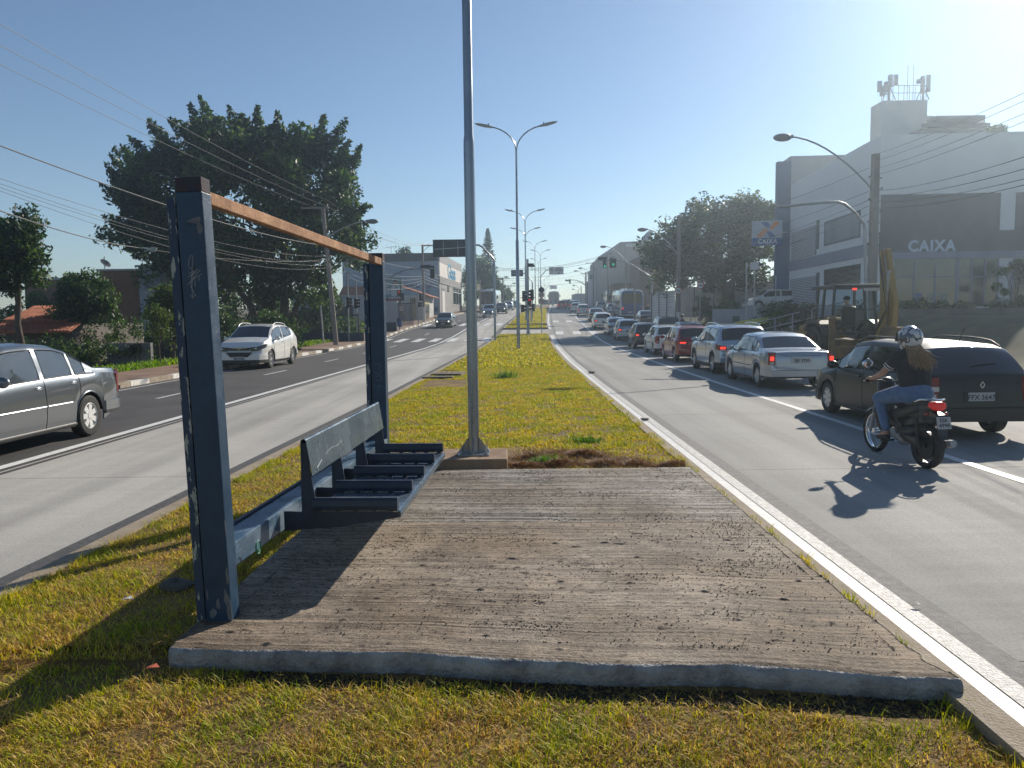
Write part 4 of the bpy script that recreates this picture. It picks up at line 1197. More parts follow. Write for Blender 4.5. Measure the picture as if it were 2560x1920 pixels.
def wheel_parts(par, x, y, side, r, rim_mat, style=0, wd=.19, detail=True):
    wl = bpy.data.objects.new('wheel', None); sc.collection.objects.link(wl); wl.parent = par; wl.location = (x, y, r); wl.empty_display_size = .1
    o = side   # outward direction in y
    hw = wd / 2
    mb = MB()
    mb.lathe([(r * .64, -hw), (r * .90, -hw), (r * .985, -hw * .8), (r, -hw * .4), (r, hw * .4), (r * .985, hw * .8), (r * .90, hw), (r * .64, hw)], axis='Y', n=28 if detail else 16, closed=True)
    mb.build('tyre', mRubber, wl, smooth_=30)
    mb = MB()
    yo = o * hw * .72
    mb.lathe([(r * .655, o * hw * .9), (r * .60, o * hw * .98), (r * .56, yo * .8), (r * .56, -yo * .5)], axis='Y', n=24 if detail else 14)
    ns = 7 if style == 0 else (5 if style == 1 else 10)
    for k in range(ns):
        a = 2 * math.pi * k / ns
        d = Vector((math.cos(a), 0, math.sin(a))); q = Vector((-math.sin(a), 0, math.cos(a)))
        wa, wb_ = (.18, .24) if style == 0 else ((.13, .16) if style == 1 else (.05, .05))
        c0 = d * r * .10; c1 = d * r * .60
        yy = Vector((0, yo, 0))
        pts = [c0 - q * r * wa * .6, c0 + q * r * wa * .6, c1 + q * r * wb_ * .6, c1 - q * r * wb_ * .6]
        mb.add([p_ + yy * 1.18 for p_ in pts] + [p_ + yy * .9 for p_ in pts], [(0, 1, 2, 3), (4, 7, 6, 5), (0, 4, 5, 1), (1, 5, 6, 2), (2, 6, 7, 3), (3, 7, 4, 0)])
    mb.lathe([(0.001, yo * 1.3), (r * .15, yo * 1.25), (r * .16, yo * .9)], axis='Y', n=14)
    mb.build('rim', rim_mat, wl, smooth_=25)
    mb = MB(); mb.cyl((0, yo * .3, 0), (0, yo * .35, 0), r * .57, 18); mb.build('brake_disc', mBlackM, wl)
    return wl

def make_car(label, kind, paint, pos, heading, front=False, brake=False, group=None, rails=False, plate=None, bumper_dark=False, lamp='mid', lights_on=False, rim=None, tall=1.0, lower=None, near=True, cat='car', pitch=0.0, handles=None, seams=True, stretch=None, antenna=False, rimstyle=0, name='parked_car', mould=False, rearplate='gate', scale=.91, clad=False):
    D = PROFILES[kind]
    L, W, wb, ro = D['L'], D['W'], D['wb'], D['ro']
    hw = W / 2
    xa_r, xa_f = ro, ro + wb
    Rw = .31 if kind not in ('suv', 'compactsuv') else .345
    Ra = Rw + .055
    sill = .20 if kind not in ('suv', 'compactsuv') else .26
    ztop = interp(D['top']); zbelt = interp(D['belt'])
    key = [0, .012, .035, .07, .12, L - .012, L - .035, L - .07, L - .12] + list(D['ws']) + list(D['rg']) + list(D['sg']) + [a for pr in D['pil'] for a in pr]
    key += [p_[0] for p_ in D['top']]
    xs = list(np.linspace(0, L, 46 if near else 26)) + key
    for xa in (xa_r, xa_f):
        xs += [xa + Ra * math.sin(a) for a in np.linspace(-math.pi / 2, math.pi / 2, 17 if near else 9)]
    xs = sorted(set(round(x, 4) for x in xs))
    ys = [xs[0]]
    for x in xs[1:]:
        if x - ys[-1] > .006 or x in [round(k, 4) for k in key]: ys.append(x)
    xs = ys
    def plan(x):
        w_ = hw
        if x < .55: t = 1 - x / .55; w_ *= 1 - .13 * t ** 3.2
        if x > L - .8: t = 1 - (L - x) / .8; w_ *= 1 - .20 * t ** 2.6
        return w_
    def low(x):
        z = sill
        z = max(z, sill + .15 * min(1, 1.6 * max(0, 1 - x / .6))); z = max(z, sill + .02 * max(0, 1 - (L - x) / .4))
        for xa in (xa_r, xa_f):
            if abs(x - xa) < Ra: z = max(z, Rw + math.sqrt(max(0, Ra ** 2 - (x - xa) ** 2)))
        return z
    mid_ = (D['sg'][0] + D['sg'][1]) / 2
    def rows(x):
        zt, zb, zl, w_ = ztop(x), zbelt(x), low(x), plan(x)
        zb = min(zb, zt - .012)
        g_ = zt - zb
        gf = min(1, g_ / .42)
        wt = w_ - .05 - .16 * gf
        fl = 0
        for xa in (xa_r, xa_f):
            fl = max(fl, .018 * max(0, 1 - ((x - xa) / (Ra + .12)) ** 2))
        pts = [(w_ - .045 + fl, zl), (w_ - .008 + fl, zl + (zb - zl) * .30), (w_ + fl * .6, zl + (zb - zl) * .58), (w_ - .012, zl + (zb - zl) * .85), (w_ - .032, zb)]
        wa = w_ - .048
        pts.append((wa, zb + .05 * g_))
        for f in (.30, .60, .84):
            pts.append((wa + (wt - wa) * (f ** 1.25), zb + f * g_))
        pts.append((wt + (.0), zb + .935 * g_))
        pts.append((wt - .055, zb + .985 * g_ + 0))
        cr = .018 * gf + .012
        pts.append((wt * .55, zt + cr * .6)); pts.append((wt * .25, zt + cr * .9)); pts.append((0, zt + cr))
        return pts
    NR = 14
    secs = [rows(x) for x in xs]
    V_ = []
    for x, s_ in zip(xs, secs):
        for (y, z) in s_: V_.append((x - L / 2, y, z))
    nH = len(V_)
    V_ += [(v[0], -v[1], v[2]) for v in V_]
    parts = {'body': [], 'windscreen': [], 'rear_window': [], 'side_l': [], 'side_r': []}
    sgs = [D['sg'][0]] + [a for pr in D['pil'] for a in pr] + [D['sg'][1]]
    for i in range(len(xs) - 1):
        xm = (xs[i] + xs[i + 1]) / 2
        for r_ in range(NR - 1):
            which = 'body'
            if 5 <= r_ <= 7:
                for k in range(0, len(sgs), 2):
                    if sgs[k] < xm < sgs[k + 1] and (ztop(xm) - zbelt(xm)) > .10: which = 'side' + ('_l')
            if r_ >= 10 and D['ws'][0] < xm < D['ws'][1]: which = 'windscreen'
            if r_ >= 10 and D['rg'][0] < xm < D['rg'][1]: which = 'rear_window'
            if r_ == 9 and D['rg'][0] < xm < D['rg'][1] and kind in ('wagon',): which = 'rear_window'
            a = i * NR + r_
            f = (a, a + NR, a + NR + 1, a + 1)
            fm = tuple(nH + q for q in reversed(f))
            if which == 'side_l':
                parts['side_l'].append(f); parts['side_r'].append(fm)
            else:
                parts[which].append(f); parts[which].append(fm)
    for e in (0, len(xs) - 1):
        for r_ in range(NR - 1):
            a = e * NR + r_
            f = (a, a + 1, nH + a + 1, nH + a)
            parts['body'].append(f if e == 0 else tuple(reversed(f)))
    t = thing(name, label, cat, pos, heading - math.pi / 2 + math.pi / 2, group)
    t.rotation_euler = (0, -pitch, heading)
    def sub(faces, nm, mat, ang):
        ids = sorted(set(i for f in faces for i in f)); mp_ = {a: b for b, a in enumerate(ids)}
        mb = MB(); mb.add([V_[i] for i in ids], [tuple(mp_[i] for i in f) for f in faces])
        return mb.build(nm, mat, t, smooth_=ang, weld=True)
    body = sub(parts['body'], 'body', paint, 50)
    if parts['windscreen']: sub(parts['windscreen'], 'windscreen', mGlassCar, 40)
    if parts['rear_window']: sub(parts['rear_window'], 'rear_window', mGlassCar, 40)
    for k in range(0, len(sgs), 2):
        for side in ('side_l', 'side_r'):
            fs_ = [f for f in parts[side] if sgs[k] - L / 2 - .001 < sum(V_[i][0] for i in f) / 4 < sgs[k + 1] - L / 2 + .001]
            if fs_: sub(fs_, 'side_window', mGlassCar, 40)
    def X(x): return x - L / 2
    # underside
    mb = MB(); mb.box2((X(.45), -hw + .24, .28), (X(L - .35), hw - .24, .55)); mb.box2((X(xa_r + Ra), -hw + .06, .19), (X(xa_f - Ra), hw - .06, .5))
    mb.build('underbody', mDark, t)
    # wheel housings dark
    rm = rim or mRim
    for xa in (xa_r, xa_f):
        for s in (-1, 1):
            wheel_parts(t, X(xa), s * (hw - .115), s, Rw, rm, rimstyle, detail=near)
    # wrap-round strips (bumpers, lamps)
    def wrap(nm, z0, z1, xin, out, mat, rear=True, gap=None, th=.012, par=t, y_in=None, taper=0):
        """strip following the plan of the body from x=xin round the end; y_in limits how far towards the centre it runs"""
        pts = []
        xsn = [xin * (1 - q) ** 1.6 for q in np.linspace(0, 1, 9)]
        for q in xsn:
            x = q if rear else L - q
            pts.append((x, plan(x) + out))
        pts = [(x + (-out * 1.2 if rear else out * 1.2) * (1 if abs(x - (0 if rear else L)) < .08 else .0), y) for x, y in pts]
        if y_in is None:
            full = pts + [(x, -y) for x, y in reversed(pts)]
            segs = [full]
        else:
            xe = (-out * 1.2) if rear else L + out * 1.2
            segs = [pts + [(xe, y_in)], [(x, -y) for x, y in pts] + [(xe, -y_in)]]
        res = []
        for sg_ in segs:
            mb = MB(); n = len(sg_)
            inn = []
            for (x, y) in sg_:
                sgn = 1 if y > 0 else -1
                inn.append((x + (.03 if rear else -.03), y - sgn * .03))
            vv = []
            for k, (q, i_) in enumerate(zip(sg_, inn)):
                dz = 0
                za, zb_ = z0, z1
                if taper:
                    f = k / max(1, n - 1)
                    za += taper[0] + (taper[1] - taper[0]) * f; zb_ += taper[2] + (taper[3] - taper[2]) * f
                vv += [(X(q[0]), q[1], za), (X(q[0]), q[1], zb_), (X(i_[0]), i_[1], zb_), (X(i_[0]), i_[1], za)]
            ff = []
            for k in range(n - 1):
                a, b_ = 4 * k, 4 * k + 4
                for e in range(4): ff.append((a + e, b_ + e, b_ + (e + 1) % 4, a + (e + 1) % 4))
            ff.append((0, 1, 2, 3)); ff.append((4 * n - 1, 4 * n - 2, 4 * n - 3, 4 * n - 4))
            mb.add(vv, ff)
            res.append(mb.build(nm, mat, par, smooth_=40))
        return res
    bm_ = mDark if bumper_dark else paint
    zb0 = sill + .03
    wrap('bumper', zb0 + .12, zb0 + .27, ro - Ra - .02, .018, bm_, True)
    if bumper_dark is False: wrap('bumper_trim', zb0 + .07, zb0 + .13, ro - Ra - .02, .012, mDark, True)
    fo_ = L - xa_f - Ra - .02
    wrap('bumper', zb0, zb0 + .25, fo_, .018, bm_, False)
    zt0 = D['belt'][1][1]
    # rear lamps
    onm = mRedOn if brake else mRed
    if lamp == 'mid': z0_, z1_, yi, xi = zt0 - .24, zt0 - .04, hw * .66, .24
    elif lamp == 'high': z0_, z1_, yi, xi = zt0 - .26, zt0 + .05, hw * .80, .14
    elif lamp == 'tall': z0_, z1_, yi, xi = zt0 - .30, zt0 + .02, hw * .74, .18
    elif lamp == 'wide': z0_, z1_, yi, xi = zt0 - .20, zt0 - .03, hw * .48, .26
    elif lamp == 'low': z0_, z1_, yi, xi = zt0 - .42, zt0 - .08, hw * .76, .14
    tp = dict(mid=(.07, -.01, .03, -.02), high=(.02, 0, 0, .02), tall=(.02, -.04, -.02, .03), wide=(.10, .0, .02, 0), low=(0, 0, 0, 0))[lamp]
    tls = wrap('tail_light', z0_, z1_, xi, .004, mRed, True, y_in=yi, taper=tp)
    for s, tl_ in zip((1, -1), tls):
        if brake:
            mb = MB(); mb.box((X(-.012), s * (yi + (hw - yi) * .42), z0_ + (z1_ - z0_) * .55), (.012, (hw - yi) * .55, (z1_ - z0_) * .34)); mb.build('brake_lamp', mRedOn, tl_)
        mb = MB(); mb.box((X(-.010), s * (yi + (hw - yi) * .42), z0_ + (z1_ - z0_) * .18), (.012, (hw - yi) * .5, (z1_ - z0_) * .2)); mb.build('reverse_lamp', mHead, tl_)
    # third brake light
    if kind not in ('pickup', 'sedan'):
        xq = D['rg'][1] + .03; mb = MB(); mb.box((X(xq), 0, ztop(xq) + .008), (.05, .34, .022)); mb.build('high_brake_light', onm, t)
        mb = MB(); mb.tube([(X(D['rg'][0] + .06), .05, ztop(D['rg'][0] + .06) + .035), (X(D['rg'][0] + .10), -.34, ztop(D['rg'][0] + .10) + .03)], .008, 5); mb.build('wiper', mDark, t)
    # front lamps and grille
    zf = D['belt'][-3][1]
    hm = mHeadOn if lights_on else mHead
    zh = interp(D['top'])(L - .25)
    for o_, s in zip(wrap('headlight', zh - .20, zh - .05, .46, .005, mHeadDk if front else mHead, False, y_in=hw * .50, taper=(.12, -.02, .10, -.02)), (1, -1)):
        if front and near:
            mb = MB(); mb.sphere((X(L - .03), s * hw * .70, zh - .13), (.05, .07, .045), 12, 8); mb.build('reflector', mChrome, o_, smooth_=60)
        if lights_on:
            mb = MB(); mb.cyl((X(L - .02), s * hw * .66, zh - .13), (X(L + .014), s * hw * .66, zh - .13), .055, 12); mb.build('lamp', mHeadOn, o_)
    mb = MB(); mb.prism([(-hw * .50, zh - .09), (hw * .50, zh - .09), (hw * .40, zh - .19), (-hw * .40, zh - .19)], X(L - .03), X(L + .012), 'X'); gr = mb.build('grille', mDark, t)
    mb = MB(); mb.prism([(-hw * .55, zh - .26), (hw * .55, zh - .26), (hw * .36, zh - .44), (-hw * .36, zh - .44)], X(L), X(L + .030), 'X'); mb.build('grille', mDark, t)
    if clad and front:
        wrap('bumper_trim', sill - .02, sill + .10, fo_, .024, mDark, False)
    if front:
        mb = MB(); mb.box((X(L + .015), 0, zh - .115), (.008, hw * .62, .018)); mb.build('chrome_bar', mChrome, gr)
        mb = MB(); mb.lathe([(.045, .0), (.055, 0), (.055, .012), (.045, .012)], (X(L + .012), 0, zh - .13), 'X', 18, closed=True); mb.bar((X(L + .02), -.02, zh - .155), (X(L + .02), -.02, zh - .105), .006, .01); mb.bar((X(L + .02), .02, zh - .155), (X(L + .02), .02, zh - .105), .006, .01); mb.build('emblem', mChrome, gr)
        for s in (-1, 1):
            mb = MB(); mb.box((X(L - .06), s * hw * .74, .47), (.06, .16, .1)); mb.build('fog_lamp', mDark, t, bevel=.015)
    # plates
    def plate_obj(x, z, s, txt):
        mb = MB(); mb.box((x, 0, z), (.008, .40, .13)); o = mb.build('number_plate', mPlateW, t)
        if txt:
            n = s
            Mx = face_frame((x + n * .0055, 0, z - .012), (0, -1 if n < 0 else 1, 0), (0, 0, 1))
            text_mesh('lettering', txt, .105, mPlateT, Mx, o, depth=.001, bold=.002)
        return o
    zpl = zb0 + .14 if rearplate == 'bumper' else (z0_ + z1_) / 2 - .03
    xb = -.026 if rearplate == 'bumper' else -.008
    if rearplate == 'low': zpl = z0_ + .05
    mb = MB(); mb.box((X(xb) + .004, 0, zpl), (.006, .52, .17)); mb.build('plate_recess', mDark if rearplate != 'gate' else paint, t)
    plate_obj(X(xb) - .002, zpl, -1, plate)
    plate_obj(X(L + .036), .42, 1, plate if front else None)
    # mirrors
    xm_ = D['sg'][1] - .12
    for s in (-1, 1):
        mb = MB(); zmi = zbelt(xm_) + .06
        mb.sphere((X(xm_), s * (plan(xm_) + .10), zmi + .03), (.06, .11, .075), 12, 8)
        o = mb.build('mirror', mDark if bumper_dark or not near else paint, t, smooth_=60)
        mb = MB(); mb.bar((X(xm_), s * (plan(xm_) - .06), zmi - .04), (X(xm_), s * (plan(xm_) + .06), zmi), .05, .03); mb.build('mirror_arm', mDark, o)
    # seams, handles, mouldings
    def surf(x, rf):
        s_ = rows(x); k = min(int(rf), NR - 2); f = rf - k
        return s_[k][0] * (1 - f) + s_[k + 1][0] * f, s_[k][1] * (1 - f) + s_[k + 1][1] * f
    if near and seams:
        sl = [a for pr in D['pil'][-1:] for a in [pr[0] + .04]] + [D['sg'][1] + .0, max(xa_r + Ra * .72, D['sg'][0] - .02)]
        for s in (-1, 1):
            for x in sl:
                mb = MB(); pts = []
                for rf in np.linspace(.15, 4.6, 12):
                    y, z = surf(x, rf)
                    xx = x
                    if x == sl[-1] and rf < 2.5: 
                        xx = max(x, xa_r + math.sqrt(max(0, (Ra + .05) ** 2 - min((Ra + .05) ** 2, (z - Rw) ** 2))))
                    pts.append((X(xx), s * (y + .0015), z))
                mb.tube(pts, .0045, 4); mb.build('door_seam', mBlackM, t)
            if mould:
                mb = MB()
                for (xa_, xb_) in ((sl[-1] + .22, sl[0] - .02), (sl[0] + .02, sl[1] - .04)):
                    pts = [(X(x), s * (surf(x, 1.9)[0] + .004), surf(mid_, 1.75)[1] + .0) for x in np.linspace(xa_, xb_, 8)]
                    mb.tube(pts, .011, 6)
                mb.build('side_moulding', paint if kind == 'sedan' and paint is cGrey else mDark, t)
            for x in (sl[0] + .14, sl[-1] + .14 if kind != 'hatch' or True else 0):
                y, z = surf(x, 3.2)
                mb = MB(); mb.sphere((X(x), s * (y + .008), z), (.075, .018, .026), 12, 8); mb.build('door_handle', mChrome if handles == 'chrome' else paint, t, smooth_=60)
        mb = MB(); mb.tube([(X(-.004), y, ztop(.03) - .02) for y in np.linspace(-hw * .6, hw * .6, 6)], .004, 4); mb.build('gate_seam', mBlackM, t)
    if near:
        for s in (-1, 1):
            mb = MB()
            for k in range(0, len(sgs), 2):
                a_, b_ = sgs[k] + .004, sgs[k + 1] - .004
                qs = [a_ + (b_ - a_) * q_ for q_ in np.linspace(0, 1, 9)]
                qs = [x for x in qs if ztop(x) - zbelt(x) > .11]
                lo_ = [(X(x), s * (rows(x)[5][0] + .001), rows(x)[5][1]) for x in qs]
                hi_ = [(X(x), s * (rows(x)[8][0] + .001), rows(x)[8][1]) for x in qs]
                if len(qs) > 2: mb.tube(lo_ + hi_[::-1] + [lo_[0]], .010, 4)
            mb.build('window_seal', mDark, t)
            for xa in (xa_r, xa_f):
                mb = MB(); mb.tube([(X(xa + (Ra + .008) * math.cos(a)), s * (surf(xa + (Ra + .008) * math.cos(a), .1)[0] + .006), Rw + (Ra + .008) * math.sin(a)) for a in np.linspace(-.25, math.pi + .25, 15)], .022 if clad else .012, 5)
                mb.build('arch_lip', mDark if clad else paint, t, smooth_=60)
            mb = MB(); mb.tube([(X(x), s * (surf(x, .1)[0] - .006), sill + .03) for x in np.linspace(xa_r + Ra, xa_f - Ra, 6)], .045 if clad else .03, 6); mb.build('sill', mDark, t, smooth_=60)
            mb = MB(); yb_ = hw * .80
            mb.tube([(X(-.006), s * yb_ * .93, zb0 + .29), (X(-.004), s * yb_, zt0 - .04), (X(D['rg'][0] if kind != 'sedan' else .14), s * yb_ * .98, ztop(D['rg'][0] if kind != 'sedan' else .14) + .004)], .004, 4); mb.build('gate_seam', mBlackM, t)
        mb = MB(); mb.tube([(X(-.012), y, zb0 + .285) for y in np.linspace(-hw * .75, hw * .75, 6)], .005, 4); mb.build('gate_seam', mBlackM, t)
    if rails:
        for s in (-1, 1):
            xr0, xr1 = D['sg'][0] + .12, D['ws'][0] - .05
            pts = []
            for q in np.linspace(0, 1, 11):
                x = xr0 + (xr1 - xr0) * q; yy = rows(x)[9][0] - .03
                pts.append((X(x), s * yy, ztop(x) - .01 + .075 * (1 - abs(2 * q - 1) ** 6)))
            mb = MB(); mb.tube(pts, .017, 8); mb.build('roof_rail', rails if not isinstance(rails, bool) else mDark, t, smooth_=50)
    if antenna:
        mb = MB(); mb.tube([(X(D['rg'][1] + .15), 0, ztop(D['rg'][1] + .15)), (X(D['rg'][1] - .02), 0, ztop(D['rg'][1] + .15) + .28)], .006, 5); mb.build('antenna', mDark, t)
    t.scale = (scale * (stretch or 1.0), scale, scale * tall)
    return t, surf, rows
HUP = math.pi / 2          # travelling away from the camera (+Y)
def heading_at(y, away=True):
    d = math.atan2(MR(y + 4) - MR(y - 4), 8)
    h = HUP - d
    return h if away else h + math.pi
def pitch_at(y): return math.atan2(zr(y + 2) - zr(y - 2), 4)
QG = 'cars queuing uphill in the right-hand lanes'
def queue(label, kind, paint, xleft, yrear, **kw):
    """xleft: x of the left flank, yrear: y of the rear axle"""
    D = PROFILES[kind]
    h = heading_at(yrear)
    sc_ = kw.get('scale', .91)
    cx = xleft + D['W'] / 2 * sc_
    off = (D['L'] / 2 - D['ro']) * sc_
    x = cx + math.cos(h) * off; y = yrear + math.sin(h) * off
    kw.setdefault('group', QG)
    return make_car(label, kind, paint, (x, y, zr(y) + .004), h, pitch=pitch_at(y), **kw)

# the near end of the queue
wg, _s, _r = queue('black station wagon nearest in the queue, beside the motorcycle, plate FFX 3647', 'wagon', cDkGreen, 5.62, 11.45, rails=mDark, plate='FFX·3647', lamp='tall', near=True, rearplate='low', rim=mRim, antenna=True, name='station_wagon', brake=False, cat='station wagon')
mb = MB()
for a, b in (((0, .05), (.035, 0)), ((.035, 0), (0, -.05)), ((0, -.05), (-.035, 0)), ((-.035, 0), (0, .05))): mb.bar((-2.268, a[0], .86 + a[1]), (-2.268, b[0], .86 + b[1]), .012, .012)
mb.build('emblem', mChrome, wg)
for s in (-1, 1): mb = MB(); mb.box((-2.262, s * .72, .80), (.02, .15, .07)); mb.build('reverse_lamp', mHead, wg)
queue('silver four-door saloon with a red brake light on, just ahead of the black wagon', 'sedan', cSilver, 5.93, 18.9, plate='EJK 2750', brake=True, lamp='high', mould=True, name='saloon_car')
queue('pale silver crossover with roof rails and lit red lamps, ahead of the silver saloon', 'suv', cPaleBlue, 6.0, 23.4, rails=mChrome, brake=True, lamp='mid', rimstyle=1, name='crossover_car', clad=True)
queue('dark red hatchback with its brake lights on, in the middle of the queue', 'hatch', cRed, 6.08, 29.3, brake=True, lamp='wide', rimstyle=1, name='hatchback_car', antenna=True)
queue('white older hatchback between the dark red car and the black one', 'hatch', cWhite, 6.25, 34.6, lamp='tall', name='hatchback_car', tall=.97)
queue('black hatchback with a red high brake light, ahead of the older white hatchback', 'hatch', cBlack, 6.5, 41.7, brake=True, lamp='mid', name='hatchback_car')
queue('silver tall hatchback with bright tail lamps, ahead of the black one', 'hatch', cSilver, 6.95, 51.5, brake=True, lamp='mid', tall=1.04, name='hatchback_car')
queue('silver saloon half hidden behind the tall silver hatchback', 'sedan', cSilver, 7.15, 58.5, lamp='mid', near=False, name='saloon_car')
queue('white hatchback with one red light lit in its rear window, near the crosswalk', 'hatch', cWhite, 6.95, 66, brake=True, lamp='mid', near=False, name='hatchback_car')
queue('dark saloon ahead of the white hatchback near the crosswalk', 'sedan', cDkGrey, 7.85, 79, lamp='mid', near=False, name='saloon_car')
queue('white hatchback far up the queue behind a dark saloon', 'hatch', cWhite, 8.0, 95, brake=True, lamp='mid', near=False, name='hatchback_car')
queue('small white estate far up the queue, beside the red pickup', 'hatch', cWhite, 8.2, 108, near=False, name='hatchback_car')
queue('dark crossover far up the hill in the queue', 'suv', cDkGrey, 9.0, 122, near=False, brake=True, name='crossover_car')
queue('black crossover far up the hill, last dark roof before the crest', 'suv', cBlack, 9.4, 136, near=False, name='crossover_car')
queue('dark red far car high on the hill, first in the left queue', 'hatch', cRed, 9.9, 150, near=False, brake=True, name='hatchback_car')
queue('small dark car at the crest of the hill', 'sedan', cBlack, 10.8, 168, near=False, name='saloon_car')
# second lane
queue('blue-grey hatchback in the far lane beyond the dark red car', 'hatch', cBlue, 9.3, 44.0, brake=True, lamp='mid', near=True, antenna=True, name='hatchback_car')
queue('dark brown crossover with roof rails in the far lane, ahead of the blue-grey hatchback', 'suv', cBrown, 10.1, 54.5, rails=mGalvD, near=True, name='crossover_car')
queue('dark grey saloon directly behind the blue and white bus', 'sedan', cDkGrey, 11.6, 71, near=False, name='saloon_car')
queue('white car in the far lane, left of the blue bus', 'hatch', cWhite, 12.2, 100, near=False, name='hatchback_car')
queue('white saloon in the far lane, partly hidden by the blue bus', 'sedan', cWhite, 12.9, 90, near=False, name='saloon_car')
queue('silver car in the far lane beside the second bus', 'hatch', cSilver, 12.6, 116, near=False, name='hatchback_car')
queue('red pickup truck driving up the empty bus lane', 'pickup', cRedBright, 7.55, 129, near=False, name='pickup_truck', cat='pickup', brake=True)

# oncoming traffic on the left road
OG = 'cars coming downhill on the left road'
def oncoming(label, kind, paint, x, y, **kw):
    h = -math.pi / 2 - math.atan2(ML(y + 4) - ML(y - 4), 8)
    kw.setdefault('group', OG)
    return make_car(label, kind, paint, (x, y, zr(y) + .004), h, pitch=-pitch_at(y), front=True, **kw)
pw = G(217, 1091)
D_ = PROFILES['sedan']
oncoming('grey saloon leaving the picture at the left edge, chrome door handles', 'sedan', cGrey, -7.5, 12.2 - (D_['L'] / 2 - D_['ro']) * .99, scale=.99, handles='chrome', mould=True, rim=M('silver_hubcap', (.62, .62, .60), rough=.4), plate='FJD 4471', name='saloon_car', tall=1.05, lamp='tall')
oncoming('white compact crossover with roof rails and a black grille, framed between the bench posts', 'compactsuv', cWhite, -9.65, 29.95, scale=.96, clad=True, rails=cWhite, rimstyle=2, plate='FBY 5266', name='crossover_car', tall=1.0)
oncoming('black low car crossing the zebra stripes behind the galvanised pole', 'sedan', cBlack, -6.0, 72, lights_on=True, near=False, name='saloon_car')
oncoming('silver minivan with its headlights on, coming downhill', 'hatch', cSilver, B(1224, 790, 94).x, 94, lights_on=True, near=False, tall=1.1, name='minivan')
oncoming('black crossover behind the silver minivan', 'suv', cBlack, B(1254, 790, 108).x, 108, lights_on=True, near=False, name='crossover_car')
oncoming('pale silver car at the far side of the black crossover', 'suv', cSilver, B(1271, 790, 124).x, 124, near=False, name='crossover_car')
oncoming('blue car nearest the median on the far left road', 'sedan', cBlue, B(1290, 790, 138).x, 138, near=False, name='saloon_car')
# parked cars
make_car('black hatchback parked side-on in front of the white building on the left', 'hatch', cBlack, (-16.5, 72, gz(-16.5, 72)), R(-6), group=None, near=True)
make_car('white car parked on the terrace behind the low white wall', 'hatch', cWhite, (B(1925, 790, 56).x, 56, B(1925, 768, 56).z - .1), R(182), near=False, group=None)
make_car('dark blue car crossing at the far end of the median near the crest', 'sedan', cDkGrey, (B(1369, 790, 186).x, 186, zr(186)), R(0), near=False, group=None)
# ------------------------------------------------------------------ continuous figures from tapered limbs
def blob(name, caps, mat, parent=None, voxel=.014, smooth_it=6, loc=None):
    """caps: (p0, p1, r0, r1); fused with a voxel remesh into one surface"""
    mb = MB()
    for c in caps:
        p0, p1, r0, r1 = Vector(c[0]), Vector(c[1]), c[2], c[3]
        sq = c[4] if len(c) > 4 else None
        d = (p1 - p0)
        if d.length < 1e-5:
            mb.sphere(p0, r0, 14, 9); continue
        t = d.normalized()
        path = [p0 - t * r0 * .92, p0 - t * r0 * .6, p0, p0.lerp(p1, .5), p1, p1 + t * r1 * .6, p1 + t * r1 * .92]
        rad = [r0 * .38, r0 * .8, r0, (r0 + r1) / 2, r1, r1 * .8, r1 * .38]
        b = len(mb.v)
        mb.tube(path, rad, 14)
        if sq:   # flatten about the axis: scale factors in x,y,z relative to the middle
            mid_ = (p0 + p1) / 2
            for i in range(b, len(mb.v)):
                v = Vector(mb.v[i]); mb.v[i] = tuple(mid_[k] + (v[k] - mid_[k]) * sq[k] for k in range(3))
    o = mb.build(name, mat)
    md = o.modifiers.new('r', 'REMESH'); md.mode = 'VOXEL'; md.voxel_size = voxel; md.use_smooth_shade = True
    ms = o.modifiers.new('s', 'SMOOTH'); ms.iterations = smooth_it; ms.factor = .5
    dg = bpy.context.evaluated_depsgraph_get()
    me = bpy.data.meshes.new_from_object(o.evaluated_get(dg))
    old = o.data; o.modifiers.clear(); o.data = me; bpy.data.meshes.remove(old)
    me.name = name
    if not me.materials: me.materials.append(mat)
    for p_ in me.polygons: p_.use_smooth = True
    if parent is not None: o.parent = parent
    return o

mSkin = M("skin", (.40, .22, .15), rough=.55)
mJeans = M("blue_denim", (.075, .13, .23), (.11, .18, .31), 12, .85, bump=.2, bscale=120)
mShirt = M("black_shirt", (.014, .014, .017), (.022, .022, .026), 9, .85)
mHair = M("brown_hair", (.14, .08, .04), (.48, .33, .18), 3, .45, stretch=(20, 20, 1))
mHelmet = M("patterned_helmet", (.50, .51, .53), (.05, .06, .08), 9.0, .12, coat=1, lo=.50, hi=.53, detail=2)
mShoe = M("dark_shoe", (.02, .018, .018), rough=.7)
mPlBlack = M("black_motorcycle_plastic", (.014, .014, .016), rough=.35, coat=.3)
mPlDark = M("dark_grey_fairing", (.045, .042, .04), rough=.45)

